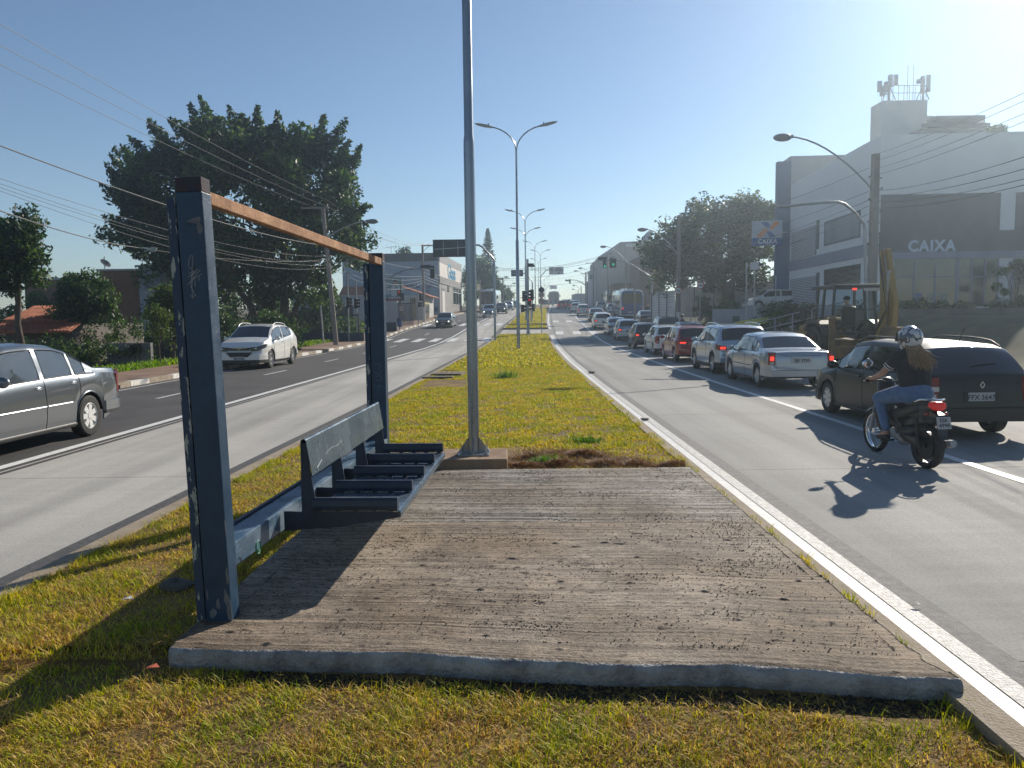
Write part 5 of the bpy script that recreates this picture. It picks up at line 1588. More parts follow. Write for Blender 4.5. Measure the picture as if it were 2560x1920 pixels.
def build_bike(loc, rz, label, detail=True):
    """origin on the ground midway between the axles, +x forward"""
    t = thing('motorcycle', label, 'motorcycle', loc, rz)
    xf, xr_, rf, rr_ = .63, -.60, .295, .285
    def wheel(x, r, name, w_=.045):
        wl = bpy.data.objects.new('wheel', None); sc.collection.objects.link(wl); wl.parent = t; wl.location = (x, 0, r)
        mb = MB()
        mb.lathe([(r - .055, -w_ * .6), (r - .02, -w_), (r, -w_ * .45), (r + .002, 0), (r, w_ * .45), (r - .02, w_), (r - .055, w_ * .6)], axis='Y', n=32, closed=True); mb.build('tyre', mRubber, wl, smooth_=40)
        mb = MB(); mb.lathe([(r - .052, -w_ * .62), (r - .066, -w_ * .5), (r - .072, 0), (r - .066, w_ * .5), (r - .052, w_ * .62)], axis='Y', n=32, closed=True)
        for k in range(18):
            a = 2 * math.pi * k / 18; mb.tube([(0.03 * math.cos(a + .6), .02 * (-1) ** k, .03 * math.sin(a + .6)), ((r - .065) * math.cos(a), 0, (r - .065) * math.sin(a))], .002, 4, cap=False)
        mb.cyl((0, -.045, 0), (0, .045, 0), .035, 14); mb.build('rim', mChrome if name == 'f' else mBlackM, wl, smooth_=40)
        if name == 'r': mb = MB(); mb.cyl((0, -.03, 0), (0, .03, 0), r * .62, 20); mb.build('brake_drum', mDark, wl)
        return wl
    wheel(xf, rf, 'f'); wheel(xr_, rr_, 'r', .062)
    # fork, fender
    mb = MB()
    for s in (-1, 1): mb.tube([(xf, s * .085, rf), (xf - .10, s * .085, rf + .32), (xf - .20, s * .06, rf + .52)], .022, 8)
    mb.build('fork', mGalvD, t, smooth_=40)
    mb = MB()
    pts = []
    for k in range(12):
        a = R(20 + 125 * k / 11); pts.append((xf + (rf + .025) * math.cos(a), rf + (rf + .025) * math.sin(a)))
    for i in range(len(pts) - 1):
        a, b = pts[i], pts[i + 1]
        mb.add([(a[0], -.05, a[1] - .02), (a[0], -.035, a[1] + .01), (a[0], .035, a[1] + .01), (a[0], .05, a[1] - .02), (b[0], -.05, b[1] - .02), (b[0], -.035, b[1] + .01), (b[0], .035, b[1] + .01), (b[0], .05, b[1] - .02)],
               [(0, 1, 5, 4), (1, 2, 6, 5), (2, 3, 7, 6)])
    mb.build('front_fender', mPlBlack, t, smooth_=50, weld=True)
    # leg shield / front fairing
    blob('leg_shield', [((.40, 0, .98), (.34, 0, .80), .09, .11, (1, 1.35, 1)), ((.36, -.08, .86), (.27, -.19, .60), .05, .055), ((.36, .08, .86), (.27, .19, .60), .05, .055),
                        ((.27, -.19, .60), (.22, -.15, .38), .05, .03), ((.27, .19, .60), (.22, .15, .38), .05, .03), ((.34, 0, .82), (.26, 0, .50), .08, .05)], mPlBlack, t, .013, 4)
    # body tub, engine, side panels, seat, tail
    blob('frame', [((.25, 0, .52), (-.05, 0, .42), .06, .08), ((-.05, 0, .40), (-.28, 0, .42), .10, .11), ((-.05, 0, .62), (-.62, 0, .70), .09, .08, (1, 1.1, 1))], mPlDark, t, .014, 4)
    blob('engine', [((.08, 0, .33), (-.12, 0, .31), .075, .11), ((-.12, 0, .31), (-.30, 0, .30), .10, .07), ((.06, 0, .34), (.18, 0, .36), .06, .05)], mGalvD, t, .013, 3)
    blob('side_panel', [((.02, .10, .60), (-.50, .115, .74), .075, .05, (1, .7, 1)), ((.02, -.10, .60), (-.50, -.115, .74), .075, .05, (1, .7, 1)), ((-.50, 0, .74), (-.76, 0, .80), .10, .055, (1, 1.1, 1)), ((0, .1, .55), (-.18, .1, .48), .06, .04, (1, .7, 1)), ((0, -.1, .55), (-.18, -.1, .48), .06, .04, (1, .7, 1))], mPlDark, t, .013, 4)
    blob('seat', [((.05, 0, .745), (-.35, 0, .775), .075, .10, (1, 1.25, .75)), ((-.35, 0, .79), (-.62, 0, .82), .095, .07, (1, 1.2, .7))], mPlBlack, t, .013, 4)
    mb = MB()
    for s in (-1, 1): mb.tube([(-.50, s * .12, .83), (-.66, s * .13, .87), (-.80, s * .07, .88), (-.84, 0, .875)], .013, 7)
    mb.build('grab_rail', mChrome, t, smooth_=40)
    blob('tail_light', [((-.80, -.05, .80), (-.80, .05, .80), .045, .045, (1, 1, 1.25)), ((-.77, -.07, .81), (-.82, 0, .77), .04, .04), ((-.77, .07, .81), (-.82, 0, .77), .04, .04)], M('motorcycle_tail_lens', (.45, .015, .015), rough=.25, emit=(1, .05, .03), estr=.12), t, .010, 3)
    for s in (-1, 1):
        mb = MB(); mb.sphere((-.76, s * .12, .70), (.035, .03, .025), 10, 7); mb.build('turn_signal', mRed, t, smooth_=60)
    # rear mudguard and plate
    mb = MB(); mb.prism([(-.70, .74), (-.86, .70), (-.93, .44), (-.91, .44), (-.84, .66), (-.70, .66)], -.055, .055, 'Y'); mb.build('mudguard', mPlBlack, t, bevel=.004)
    blob('chain_cover', [((-.15, .07, .36), (-.55, .09, .34), .055, .06, (1, .6, 1)), ((-.45, 0, .60), (-.72, 0, .62), .10, .07, (1, .75, 1)), ((-.15, 0, .50), (-.40, 0, .58), .10, .10)], mPlBlack, t, .013, 4)
    rot = Matrix.Rotation(R(14), 3, 'Y')
    c = Vector((-.925, 0, .61))
    mb = MB(); mb.box(c, (.006, .17, .145), rot=rot); pl = mb.build('number_plate', mPlateW, t)
    upv = rot @ Vector((0, 0, 1)); nv = rot @ Vector((-1, 0, 0))
    for txt, dz in (('ESK', .032), ('4998', -.032)):
        text_mesh('lettering', txt, .066, mPlateT, face_frame(c + nv * .0045 + upv * (dz - .002), (0, -1, 0), upv), pl, depth=.001, bold=.001)
    # exhaust on the right (-y)
    mb = MB(); mb.tube([(.10, -.08, .26), (-.10, -.13, .22), (-.35, -.15, .24)], .018, 8); mb.tube([(-.35, -.15, .24), (-.40, -.155, .25), (-.80, -.17, .33), (-.83, -.17, .335)], [.03, .045, .05, .03], 12); mb.build('exhaust', mDark, t, smooth_=40)
    mb = MB(); mb.tube([(-.78, -.17, .327), (-.86, -.172, .345)], [.053, .045], 12); mb.build('exhaust_tip', mGalvD, t, smooth_=40)
    for s in (-1, 1):
        mb = MB(); mb.tube([(xr_, s * .12, rr_ + .02), (xr_ + .05, s * .13, .64)], .026, 8); mb.build('shock', mDark, t, smooth_=40)
        mb = MB(); mb.bar((-.22, s * .08, .31), (xr_, s * .085, rr_), .03, .045); mb.build('swingarm', mDark, t)
        mb = MB(); mb.tube([(-.02, s * .10, .27), (-.02, s * .26, .265)], .013, 6); mb.tube([(-.02, s * .18, .265), (-.02, s * .28, .268)], .020, 8); mb.build('footpeg', mDark, t)
    # handlebar, grips, mirrors, headlight
    mb = MB(); mb.tube([(.34, 0, .98), (.30, -.12, 1.03), (.26, -.30, 1.035), (.235, -.36, 1.03)], .012, 7); mb.tube([(.34, 0, .98), (.30, .12, 1.03), (.26, .30, 1.035), (.235, .36, 1.03)], .012, 7); mb.build('handlebar', mDark, t, smooth_=40)
    for s in (-1, 1):
        mb = MB(); mb.tube([(.262, s * .25, 1.034), (.235, s * .37, 1.03)], .018, 8); mb.build('grip', mRubber, t)
        mb = MB(); mb.tube([(.30, s * .22, 1.03), (.385, s * .33, 1.02)], .006, 5); mb.build('brake_lever', mChrome, t)
        mb = MB(); mb.tube([(.29, s * .19, 1.04), (.31, s * .22, 1.14), (.29, s * .31, 1.225)], .006, 5); mr_ = mb.build('mirror_stem', mDark, t)
        mb = MB(); mb.sphere((.285, s * .335, 1.26), (.016, .085, .065), 16, 9); mb.build('mirror', mPlBlack, mr_, smooth_=60)
        mb = MB(); mb.sphere((.278, s * .335, 1.26), (.012, .077, .057), 16, 9); mb.build('mirror_glass', M('mirror_silver', (.55, .62, .70), rough=.05, metal=1), mr_, smooth_=60)
    mb = MB(); mb.sphere((.45, 0, .92), (.05, .085, .075), 14, 9); mb.build('headlight', mHead, t, smooth_=60)
    mb = MB(); mb.bar((-.30, -.12, .58), (-.02, -.135, .55), .004, .02); mb.build('decal', mGalvD, t)
    return t

def build_rider(loc, rz, label, hair=True, shirt=None, jeans=None, helmet=None):
    """seated astride, same frame as the motorcycle"""
    t = thing('person', label, 'person', loc, rz)
    hipz = .87
    sh = Vector((-.20, 0, 1.36)); hd = Vector((-.13, 0, 1.60))
    caps = [((-.30, 0, .93), (-.27, 0, 1.12), .13, .125, (1, 1.15, 1)), ((-.27, 0, 1.12), sh, .125, .13, (.85, 1.25, 1)), (sh, (-.17, 0, 1.47), .07, .055), ((-.165, 0, 1.46), (-.14, 0, 1.52), .055, .055), (hd, hd, .10, .10)]
    arms = []
    for s in (-1, 1):
        S_ = Vector((-.20, s * .185, 1.38)); E_ = Vector((-.03, s * .30, 1.14)); H_ = Vector((.215, s * .305, 1.06))
        arms += [(S_, E_, .055, .042), (E_, H_, .041, .027), ((sh.x, s * .08, 1.40), S_, .07, .06)]
        arms += [(H_, H_ + Vector((.045, 0, .002)), .034, .036, (1, 1.0, .8))]
        for k in range(4):
            y = H_.y + s * (-.032 + .021 * k); L4 = [1, 1.08, 1.02, .85][k] if s < 0 else [.85, 1.02, 1.08, 1][k]
            b = Vector((H_.x + .06, y, 1.065))
            arms += [(b, b + Vector((.028 * L4, 0, -.012)), .0100, .0095), (b + Vector((.028 * L4, 0, -.012)), b + Vector((.022 * L4, 0, -.042)), .0092, .0085), (b + Vector((.022 * L4, 0, -.042)), b + Vector((-.005, 0, -.052)), .0085, .0078)]
        tb = Vector((H_.x + .02, H_.y - s * .035, 1.05)); arms += [(tb, tb + Vector((.03, -s * .004, -.025)), .0115, .010), (tb + Vector((.03, -s * .004, -.025)), tb + Vector((.035, s * .012, -.045)), .0098, .009)]
        HP = Vector((-.28, s * .10, .92)); K_ = Vector((.13, s * .24, .80)); A_ = Vector((-.02, s * .215, .36))
        arms += [(HP, K_, .105, .068), (K_, A_, .06, .038), (A_, A_ + Vector((.13, s * .015, -.055)), .036, .03)]
    body = blob('body', caps + arms, mSkin, t, .0085, 3)
    # trousers
    tr = [((-.32, 0, .90), (-.29, 0, 1.00), .165, .15, (1, 1.3, 1))]
    for s in (-1, 1):
        HP = Vector((-.29, s * .105, .915)); K_ = Vector((.13, s * .24, .805)); A_ = Vector((-.01, s * .217, .43))
        tr += [(HP, K_, .135, .088), (K_, K_.lerp(A_, .5), .078, .066), (K_.lerp(A_, .5), A_, .066, .056)]
    blob('trousers', tr, jeans or mJeans, t, .012, 3)
    shp = [((-.295, 0, .99), (-.27, 0, 1.15), .150, .150, (1, 1.38, 1)), ((-.27, 0, 1.15), (sh.x, 0, 1.37), .15, .135, (.9, 1.5, 1)), (Vector((-.20, 0, 1.40)), (-.175, 0, 1.45), .09, .065, (1, 1.2, 1))]
    for s in (-1, 1):
        S_ = Vector((-.20, s * .18, 1.375)); E_ = Vector((-.03, s * .30, 1.14))
        shp += [((-.20, s * .06, 1.38), S_, .09, .078), (S_, S_.lerp(E_, .52), .078, .066)]
    so = blob('shirt', shp, shirt or mShirt, t, .012, 3)
    for s in (-1, 1):
        S_ = Vector((-.20, s * .18, 1.375)); E_ = Vector((-.03, s * .30, 1.14)); d = (E_ - S_).normalized()
        for q in (.50, .60):
            c = S_.lerp(E_, q); mb = MB(); mb.tube([c - d * .005, c + d * .005], .070 - .004 * q, 16, cap=False); mb.build('sleeve_stripe', mWhite, so)
    # shoes
    for s in (-1, 1):
        A_ = Vector((-.02, s * .215, .345)); blob('shoe', [(A_ + Vector((-.03, 0, -.03)), A_ + Vector((.15, s * .02, -.055)), .045, .036, (1, 1, .85))], mShoe, t, .010, 3)
    # helmet with visor
    hm = blob('helmet', [(hd + Vector((-.012, 0, .01)), hd + Vector((.02, 0, .01)), .166, .156, (1, .92, 1)), (hd + Vector((.05, 0, -.09)), hd + Vector((.02, 0, -.07)), .095, .11, (1, .95, 1))], helmet or mHelmet, t, .012, 4)
    mb = MB()
    c = hd + Vector((.005, 0, .02))
    va, vb = [], []
    for k in range(13):
        a = R(-75 + 150 * k / 12)
        va.append(c + Vector((.185 * math.cos(a), .165 * math.sin(a), -.06))); vb.append(c + Vector((.172 * math.cos(a), .158 * math.sin(a), .055)))
    mb.add(va + vb, [(i, i + 1, 14 + i, 13 + i) for i in range(12)]); mb.build('visor', mGlassCar, hm, smooth_=60)
    mb = MB(); mb.box(hd + Vector((.102, 0, .03)), (.006, .04, .004))
    # facial features on the head under the visor
    for s in (-1, 1):
        mb = MB(); mb.sphere(hd + Vector((.088, s * .033, .012)), .012, 8, 6); mb.build('eye', mWhite, body, smooth_=60)
    mb = MB(); mb.sphere(hd + Vector((.10, 0, -.012)), (.016, .012, .02), 8, 6); mb.build('nose', mSkin, body, smooth_=60)
    mb = MB(); mb.sphere(hd + Vector((.093, 0, -.045)), (.008, .022, .006), 8, 6); mb.build('mouth', M('lips', (.35, .12, .1), rough=.5), body, smooth_=60)
    if hair:
        mb = MB(); r_ = random.Random(5)
        for k in range(330):
            a = r_.uniform(-1.1, 1.1); x0 = hd.x - .13 + .04 * abs(a); y0 = .095 * a
            drift = r_.uniform(0, 1) ** 1.6
            windy = -1 if r_.random() < .75 else .4
            L_ = r_.uniform(.20, .40)
            pts = []
            for q in np.linspace(0, 1, 7):
                pts.append((x0 - .115 * math.sin(q * 1.6) - .12 * drift * q ** 2, y0 * (1 + .25 * q) + windy * .13 * drift * q ** 1.8, hd.z - .08 - L_ * q * (1 - .35 * drift * q)))
            mb.tube(pts, [.004, .0055, .0055, .005, .004, .003, .0008], 3)
        mb.build('hair', mHair, t, smooth_=60)
    return t
gf = G(2187, 1128); gr_ = G(2316, 1171)
ax = (gf - gr_); hb = math.atan2(ax.y, ax.x)
ctr = gr_ + ax.normalized() * .55
print('bike', gf, gr_, math.degrees(hb))
bk_loc = (ctr.x, ctr.y, .004)
bike = build_bike(bk_loc, hb, 'black motorcycle with a red tail light riding in the bus lane beside the wagon')
rider = build_rider(bk_loc, hb, 'rider with long hair, patterned helmet, black shirt and jeans on the near motorcycle')
bike.scale = rider.scale = (.92, .92, .92)
# second motorcyclist far up the hill beside the red pickup
y_ = 133; b = B(1424, 790, y_)
c1_ = copy_tree(bike); c1_.location = (b.x, y_, zr(y_)); c1_.rotation_euler = (0, -pitch_at(y_), heading_at(y_))
tag(c1_, 'tiny motorcycle far up the hill next to the red pickup', 'motorcycle')
c2_ = copy_tree(rider); c2_.location = (b.x, y_, zr(y_)); c2_.rotation_euler = (0, -pitch_at(y_), heading_at(y_))
tag(c2_, 'tiny motorcyclist far up the hill next to the red pickup', 'person')

def stander(x, y, z, label, top, bottom, rz=0.0, h=1.7):
    k = h / 1.75
    t = thing('person', label, 'person', (x, y, z), rz)
    caps = [((0, 0, 1.62 * k), (0, 0, 1.66 * k), .095, .10), ((0, 0, 1.42 * k), (0, 0, 1.55 * k), .06, .055), ((0, 0, .98 * k), (0, 0, 1.36 * k), .13, .15, (1.25, .8, 1))]
    for s in (-1, 1):
        caps += [((s * .09, 0, .9 * k), (s * .11, .03, .48 * k), .085, .06), ((s * .11, .03, .48 * k), (s * .11, -.02, .08 * k), .055, .04), ((s * .11, -.02, .05), (s * .12, -.14, .04), .04, .035),
                 ((s * .17, 0, 1.38 * k), (s * .23, .03, 1.10 * k), .055, .042), ((s * .23, .03, 1.1 * k), (s * .21, -.08, .86 * k), .04, .03), ((s * .21, -.08, .84 * k), (s * .20, -.09, .78 * k), .035, .025)]
    bd_ = blob('body', caps, mSkin, t, .02, 3)
    blob('shirt', [((0, 0, 1.0 * k), (0, 0, 1.37 * k), .145, .16, (1.25, .82, 1))] + [((s * .16, 0, 1.38 * k), (s * .21, .02, 1.18 * k), .07, .06) for s in (-1, 1)], top, t, .02, 3)
    blob('trousers', [((0, 0, .93 * k), (0, 0, 1.0 * k), .14, .14, (1.2, .85, 1))] + [((s * .09, 0, .9 * k), (s * .11, .03, .48 * k), .10, .075) for s in (-1, 1)] + [((s * .11, .03, .48 * k), (s * .11, -.02, .12 * k), .072, .06) for s in (-1, 1)], bottom, t, .02, 3)
    blob('hair', [((0, .02, 1.68 * k), (0, .02, 1.70 * k), .10, .10)], mBlackM, bd_, .02, 2)
    return t
mNavyCloth = M('navy_cloth', (.02, .025, .06), rough=.9)
mDarkCloth = M('dark_cloth', (.02, .02, .02), rough=.9)
b = B(1619, 790, 78); stander(b.x, 78, gz(b.x, 78), 'dark-clothed pedestrian standing to the right of the blue bus', mDarkCloth, mDarkCloth, .3)
b = B(1706, 790, 48); stander(b.x, 48, gz(b.x, 48), 'person in a navy shirt standing by the big pole on the right pavement', mNavyCloth, mDarkCloth, 2.0)
# ------------------------------------------------------------------ buses
mBusBlue = P('bus_blue_paint', (.035, .085, .24), metal=.1)
mBusWhite = P('bus_white_paint', (.55, .57, .58), metal=0)
mBusNavy = P('bus_dark_paint', (.03, .035, .07), metal=.1)
mBusGlass = M('bus_window_glass', (.03, .035, .035), rough=.12, spec=.6)
mBusGlassY = M('yellowish_bus_rear_glass', (.13, .12, .035), (.08, .08, .03), 5, .3)
def make_bus(label, x, y, rear, side, glass, L=11.5, W=2.5, H=3.1, away=True, near=False, name='bus', hdg=None):
    h = hdg if hdg is not None else heading_at(y, away)
    t = thing(name, label, 'bus', (x, y, zr(y) + .004), 0); t.rotation_euler = (0, (-1 if away else 1) * pitch_at(y), h)
    x0, x1 = -L / 2, L / 2; hw = W / 2
    # shell: rounded section lofted
    prof = [(hw - .02, .32), (hw, .6), (hw, 1.2), (hw - .01, 2.0), (hw - .05, H - .35), (hw - .16, H - .12), (hw - .42, H - .02), (0, H)]
    st = [(x0, .90, .10), (x0 + .06, .97, .03), (x0 + .25, 1, 0), (x1 - .35, 1, 0), (x1 - .10, .96, .05), (x1, .88, .14)]
    V_, F_ = [], []
    n = len(prof)
    for (xx, k, dz) in st:
        for (py, pz) in prof: V_.append((xx, py * k, pz - (dz if pz > 2.5 else 0)))
        for (py, pz) in reversed(prof[:-1]): V_.append((xx, -py * k, pz - (dz if pz > 2.5 else 0)))
    m_ = 2 * n - 1
    for i in range(len(st) - 1):
        for j in range(m_ - 1): F_.append((i * m_ + j, i * m_ + j + 1, (i + 1) * m_ + j + 1, (i + 1) * m_ + j))
    F_.append(tuple(range(m_))); F_.append(tuple((len(st) - 1) * m_ + j for j in range(m_)))
    mb = MB(); mb.add(V_, F_); bd_ = mb.build('body', side, t, smooth_=35)
    mb = MB(); mb.box2((x0 + .5, -hw + .12, .18), (x1 - .5, hw - .12, .5)); mb.build('underbody', mDark, t)
    # rear mask, window, plate, lamps
    e = -1 if True else 1
    xe = x0 - .012
    mb = MB(); mb.prism([(-hw * .90, .42), (hw * .90, .42), (hw * .93, 2.2), (hw * .86, H - .30), (hw * .6, H - .14), (-hw * .6, H - .14), (-hw * .86, H - .30), (-hw * .93, 2.2)], x0 - .012, x0 + .02, 'X'); rp = mb.build('rear_panel', rear, t, bevel=.01)
    mb = MB(); mb.prism([(-hw * .74, 1.62), (hw * .74, 1.62), (hw * .80, 1.8), (hw * .76, H - .42), (hw * .6, H - .34), (-hw * .6, H - .34), (-hw * .76, H - .42), (-hw * .80, 1.8)], x0 - .03, x0 - .008, 'X'); mb.build('rear_window', glass, t, bevel=.01)
    mb = MB(); mb.box((x0 - .03, 0, 1.05), (.03, .9, .5)); mb.build('engine_hatch', rear, rp)
    for s in (-1, 1):
        for zz, c in ((1.10, mRedOn if s > 0 else mRed), (.92, mRed), (1.28, mHead)):
            mb = MB(); mb.cyl((x0 - .04, s * hw * .80, zz), (x0, s * hw * .80, zz), .075, 14); mb.build('tail_light', c, t)
        mb = MB(); mb.box((x0 - .03, s * hw * .7, .52), (.05, .5, .16)); mb.build('bumper_end', mDark, t)
    mb = MB(); mb.box((x0 - .03, .2, .70), (.02, .4, .13)); mb.build('number_plate', mPlateW, t)
    text_mesh('lettering', 'EMTU', .22, mSignBlk, face_frame((x0 - .0275, .65, 1.42), (0, -1, 0), (0, 0, 1)), rp, depth=.004, bold=.005) if near else None
    # side windows
    for s in (-1, 1):
        nwin = 7; a0, a1 = x0 + .55, x1 - .9
        ww = (a1 - a0) / nwin
        for k in range(nwin):
            mb = MB(); mb.box2((a0 + k * ww + .04, s * (hw - .025), 1.45), (a0 + (k + 1) * ww - .04, s * (hw + .006), 2.45)); wn = mb.build('side_window', mBusGlass, t)
            mb = MB(); mb.box2((a0 + k * ww + .06, s * (hw + .003), 2.12), (a0 + (k + 1) * ww - .06, s * (hw + .010), 2.15)); mb.build('sash', mGalvD, wn)
        mb = MB(); mb.box2((x0 + .3, s * (hw - .01), .95), (x1 - .4, s * (hw + .005), 1.12)); mb.build('side_stripe', rear, t)
        for xx in (x0 + 2.7, x1 - 2.6):
            wheel_parts(t, xx, s * (hw - .16), s, .48, mGalvD, 1, .28, detail=False)
            mb = MB(); mb.lathe([(.56, 0), (.56, .02)], (xx, s * (hw - .012), .48), 'Y', 20); 
            mb.cyl((xx, s * (hw - .02), .48), (xx, s * (hw + .003), .48), .57, 20); mb.build('wheel_arch', mDark, t)
    # windscreen
    mb = MB(); mb.prism([(-hw * .86, 1.15), (hw * .86, 1.15), (hw * .84, H - .45), (hw * .7, H - .28), (-hw * .7, H - .28), (-hw * .84, H - .45)], x1 - .02, x1 + .014, 'X'); mb.build('windscreen', mGlassCar, t)
    for s in (-1, 1):
        mb = MB(); mb.cyl((x1 - .02, s * hw * .72, .75), (x1 + .02, s * hw * .72, .75), .1, 14); mb.build('headlight', mHead, t)
        mb = MB(); mb.tube([(x1 - .05, s * hw * .9, 2.6), (x1 + .2, s * (hw + .18), 2.6), (x1 + .22, s * (hw + .2), 2.35)], .02, 6); mb.box((x1 + .22, s * (hw + .2), 2.15), (.08, .22, .42)); mb.build('mirror', mDark, t)
    mb = MB()
    for xx in (x0 + 2.5, x0 + 6.0, x0 + 8.6): mb.box((xx, 0, H + .05), (.9, .8, .12))
    mb.build('roof_hatch', side, t, bevel=.02)
    return t
def bxy(px, Y): return B(px, 790, Y).x
make_bus('blue and white bus with a yellowish rear window, nearest of the buses', bxy(1580, 84) + .35, 90.2, mBusBlue, mBusWhite, mBusGlassY, near=True)
make_bus('white and grey bus standing ahead of the blue bus', bxy(1545, 118), 123, mBusWhite, mBusWhite, mBusGlass)
make_bus('dark-backed bus third in the row of buses', bxy(1520, 148) + .2, 153, mBusNavy, mBusWhite, mBusGlass)
make_bus('smallest bus at the head of the row near the crest', bxy(1502, 178) + .6, 183, mBusNavy, mBusWhite, mBusGlass)
make_bus('dark-backed bus driving over the crest in the bus lane, beyond the red pickup', bxy(1388, 178), 183, mBusNavy, mBusWhite, mBusGlass)
make_bus('white bus with a huge dark windscreen coming downhill behind the silver minivan', bxy(1226, 118) , 122, mBusNavy, mBusWhite, mBusGlass, away=False, H=3.3)

# ------------------------------------------------------------------ backhoe loader
mYel = M("machine_yellow", (.32, .19, .025), (.25, .14, .02), 4, .5)
mYelD = M("dirty_machine_yellow", (.20, .11, .02), (.10, .06, .03), 5, .7)
YBH = 24.0
b = B(2118, 790, YBH)
bh = thing('backhoe_loader', 'yellow backhoe loader with its digging arm folded upright, in the far lane', 'backhoe', (b.x, YBH, 0))
bh.rotation_euler = (0, 0, R(92)); bh.scale = (.9, .9, .93)
# local +x forward (away from the camera); rear of the machine at -x
for s in (-1, 1):
    wheel_parts(bh, .2, s * .92, s, .74, mYelD, 1, .42)
    wheel_parts(bh, 2.3, s * .82, s, .50, mYelD, 1, .32, detail=False)
mb = MB(); mb.box2((-.7, -.55, .5), (2.9, .55, 1.05)); mb.build('chassis', mYelD, bh, bevel=.04)
mb = MB(); mb.prism([(1.0, 1.0), (3.0, 1.0), (3.0, 1.45), (1.0, 1.75)], -.45, .45, 'Y'); mb.build('bonnet', mYel, bh, bevel=.05)
for s in (-1, 1):
    mb = MB(); mb.prism([(-.55, 1.2), (-.45, 1.55), (-.1, 1.68), (.55, 1.66), (.9, 1.4), (.9, 1.3), (.5, 1.56), (-.1, 1.58), (-.4, 1.45)], s * .70, s * 1.12, 'Y'); mb.build('fender', mBlackM, bh)
cab = MB()
for (x, y, x2, y2) in ((-.55, .78, -.45, .66), (-.55, -.78, -.45, -.66), (1.0, .70, .85, .64), (1.0, -.70, .85, -.64), (.25, .80, .25, .68), (.25, -.80, .25, -.68)):
    cab.bar((x, y, 1.2), (x2, y2, 2.72), .07, .07)
cab.bar((-.55, -.78, 1.25), (-.55, .78, 1.25), .07, .09); cab.bar((-.5, -.72, 2.0), (-.5, .72, 2.0), .02, .02)
cf = cab.build('cab_frame', mBlackM, bh)
mb = MB(); mb.prism([(-.78, 2.70), (1.1, 2.70), (1.0, 2.80), (-.70, 2.82)], -.82, .82, 'Y'); rf_ = mb.build('roof', mBlackM, bh, bevel=.02)
mb = MB(); mb.box((-.80, .15, 2.66), (.03, .14, .06)); mb.build('rear_lamp', mRedOn, rf_)
mb = MB(); mb.box((-.795, -.42, 2.64), (.02, .5, .10)); mb.build('sign_strip', M('pale_strip', (.4, .42, .42), rough=.6), rf_)
mClear, t_, p_ = new_mat('clear_cab_glass'); p_.inputs['Base Color'].default_value = (.75, .86, .85, 1); p_.inputs['Roughness'].default_value = .02; p_.inputs['Transmission Weight'].default_value = 1; p_.inputs['IOR'].default_value = 1.02
for (a, c) in (((-.58, -.74, 1.3), (-.565, .74, 2.68)),): mb = MB(); mb.box2(a, c); mb.build('cab_glass', mClear, bh)
mb = MB(); mb.box((.10, 0, 1.45), (.5, .5, .15)); mb.box((-.12, 0, 1.80), (.12, .46, .62)); mb.build('seat', mBlackM, bh, bevel=.04)
mb = MB(); mb.lathe([(.17, 0), (.19, 0), (.19, .02), (.17, .02)], (.68, .1, 1.80), 'Z', 18, closed=True); mb.cyl((.68, .1, 1.4), (.68, .1, 1.8), .02); mb.build('steering_wheel', mDark, bh)
mb = MB(); mb.tube([(.9, .72, 2.0), (.9, 1.1, 2.15), (.9, 1.18, 2.1)], .02, 6); mb.box((.88, 1.18, 1.88), (.06, .20, .40)); mb.build('mirror', mDark, bh)
# rear frame, stabilisers, boom
mb = MB(); mb.box2((-1.0, -.95, .45), (-.70, .95, .85)); mb.build('rear_frame', mYelD, bh, bevel=.02)
for s in (-1, 1):
    mb = MB(); mb.bar((-.95, s * .95, .65), (-1.05, s * 1.0, 1.75), .14, .16); mb.box((-1.06, s * 1.0, 1.80), (.34, .34, .05)); mb.build('stabiliser', mYelD, bh)
bo = -.62     # boom offset to the right of the machine
mb = MB()
for sx in (-.085, .085):
    mb.prism([(-1.0, .6), (-1.35, 1.0), (-1.60, 2.0), (-1.42, 3.0), (-1.18, 3.85), (-1.02, 3.80), (-1.12, 2.9), (-1.20, 2.0), (-.95, 1.1), (-.75, .7)], bo + sx - .02, bo + sx + .02, 'Y')
mb.prism([(-1.15, 1.0), (-1.45, 2.0), (-1.3, 3.0), (-1.14, 3.7), (-1.06, 3.7), (-1.2, 2.9), (-1.28, 2.0), (-1.0, 1.05)], bo - .07, bo + .07, 'Y')
mb.build('boom', mYel, bh, bevel=.01)
mb = MB(); mb.prism([(-1.05, 3.86), (-1.30, 3.90), (-1.85, 2.2), (-1.80, 1.3), (-1.62, 1.3), (-1.60, 2.2)], bo - .16, bo + .0, 'Y'); mb.build('dipper_arm', mYel, bh, bevel=.02)
mb = MB(); mb.prism([(-1.85, 1.45), (-1.55, 1.45), (-1.35, 1.0), (-1.45, .65), (-1.9, .75), (-2.0, 1.1)], bo - .35, bo + .25, 'Y'); mb.build('bucket', mYelD, bh, bevel=.02)
mb = MB(); mb.tube([(-1.28, bo, 1.2), (-1.5, bo, 3.2)], .06, 8); mb.tube([(-1.45, bo, 2.8), (-1.2, bo, 3.7)], .035, 8); mb.build('hydraulic_ram', mGalvD, bh)
for k in range(4):
    mb = MB(); mb.tube([(-.9, bo + .10 + .02 * k, 1.2), (-1.75, bo + .17 + .01 * k, 2.0), (-1.2, bo + .12, 3.2 + .1 * k), (-1.1, bo + .1, 3.7)], .012, 5); mb.build('hose', mDark, bh)
mb = MB(); mb.prism([(3.0, .4), (3.9, .35), (4.0, .9), (3.6, 1.25), (3.4, 1.1), (3.2, .9)], -1.05, 1.05, 'Y'); mb.build('front_bucket', mYelD, bh, bevel=.02)
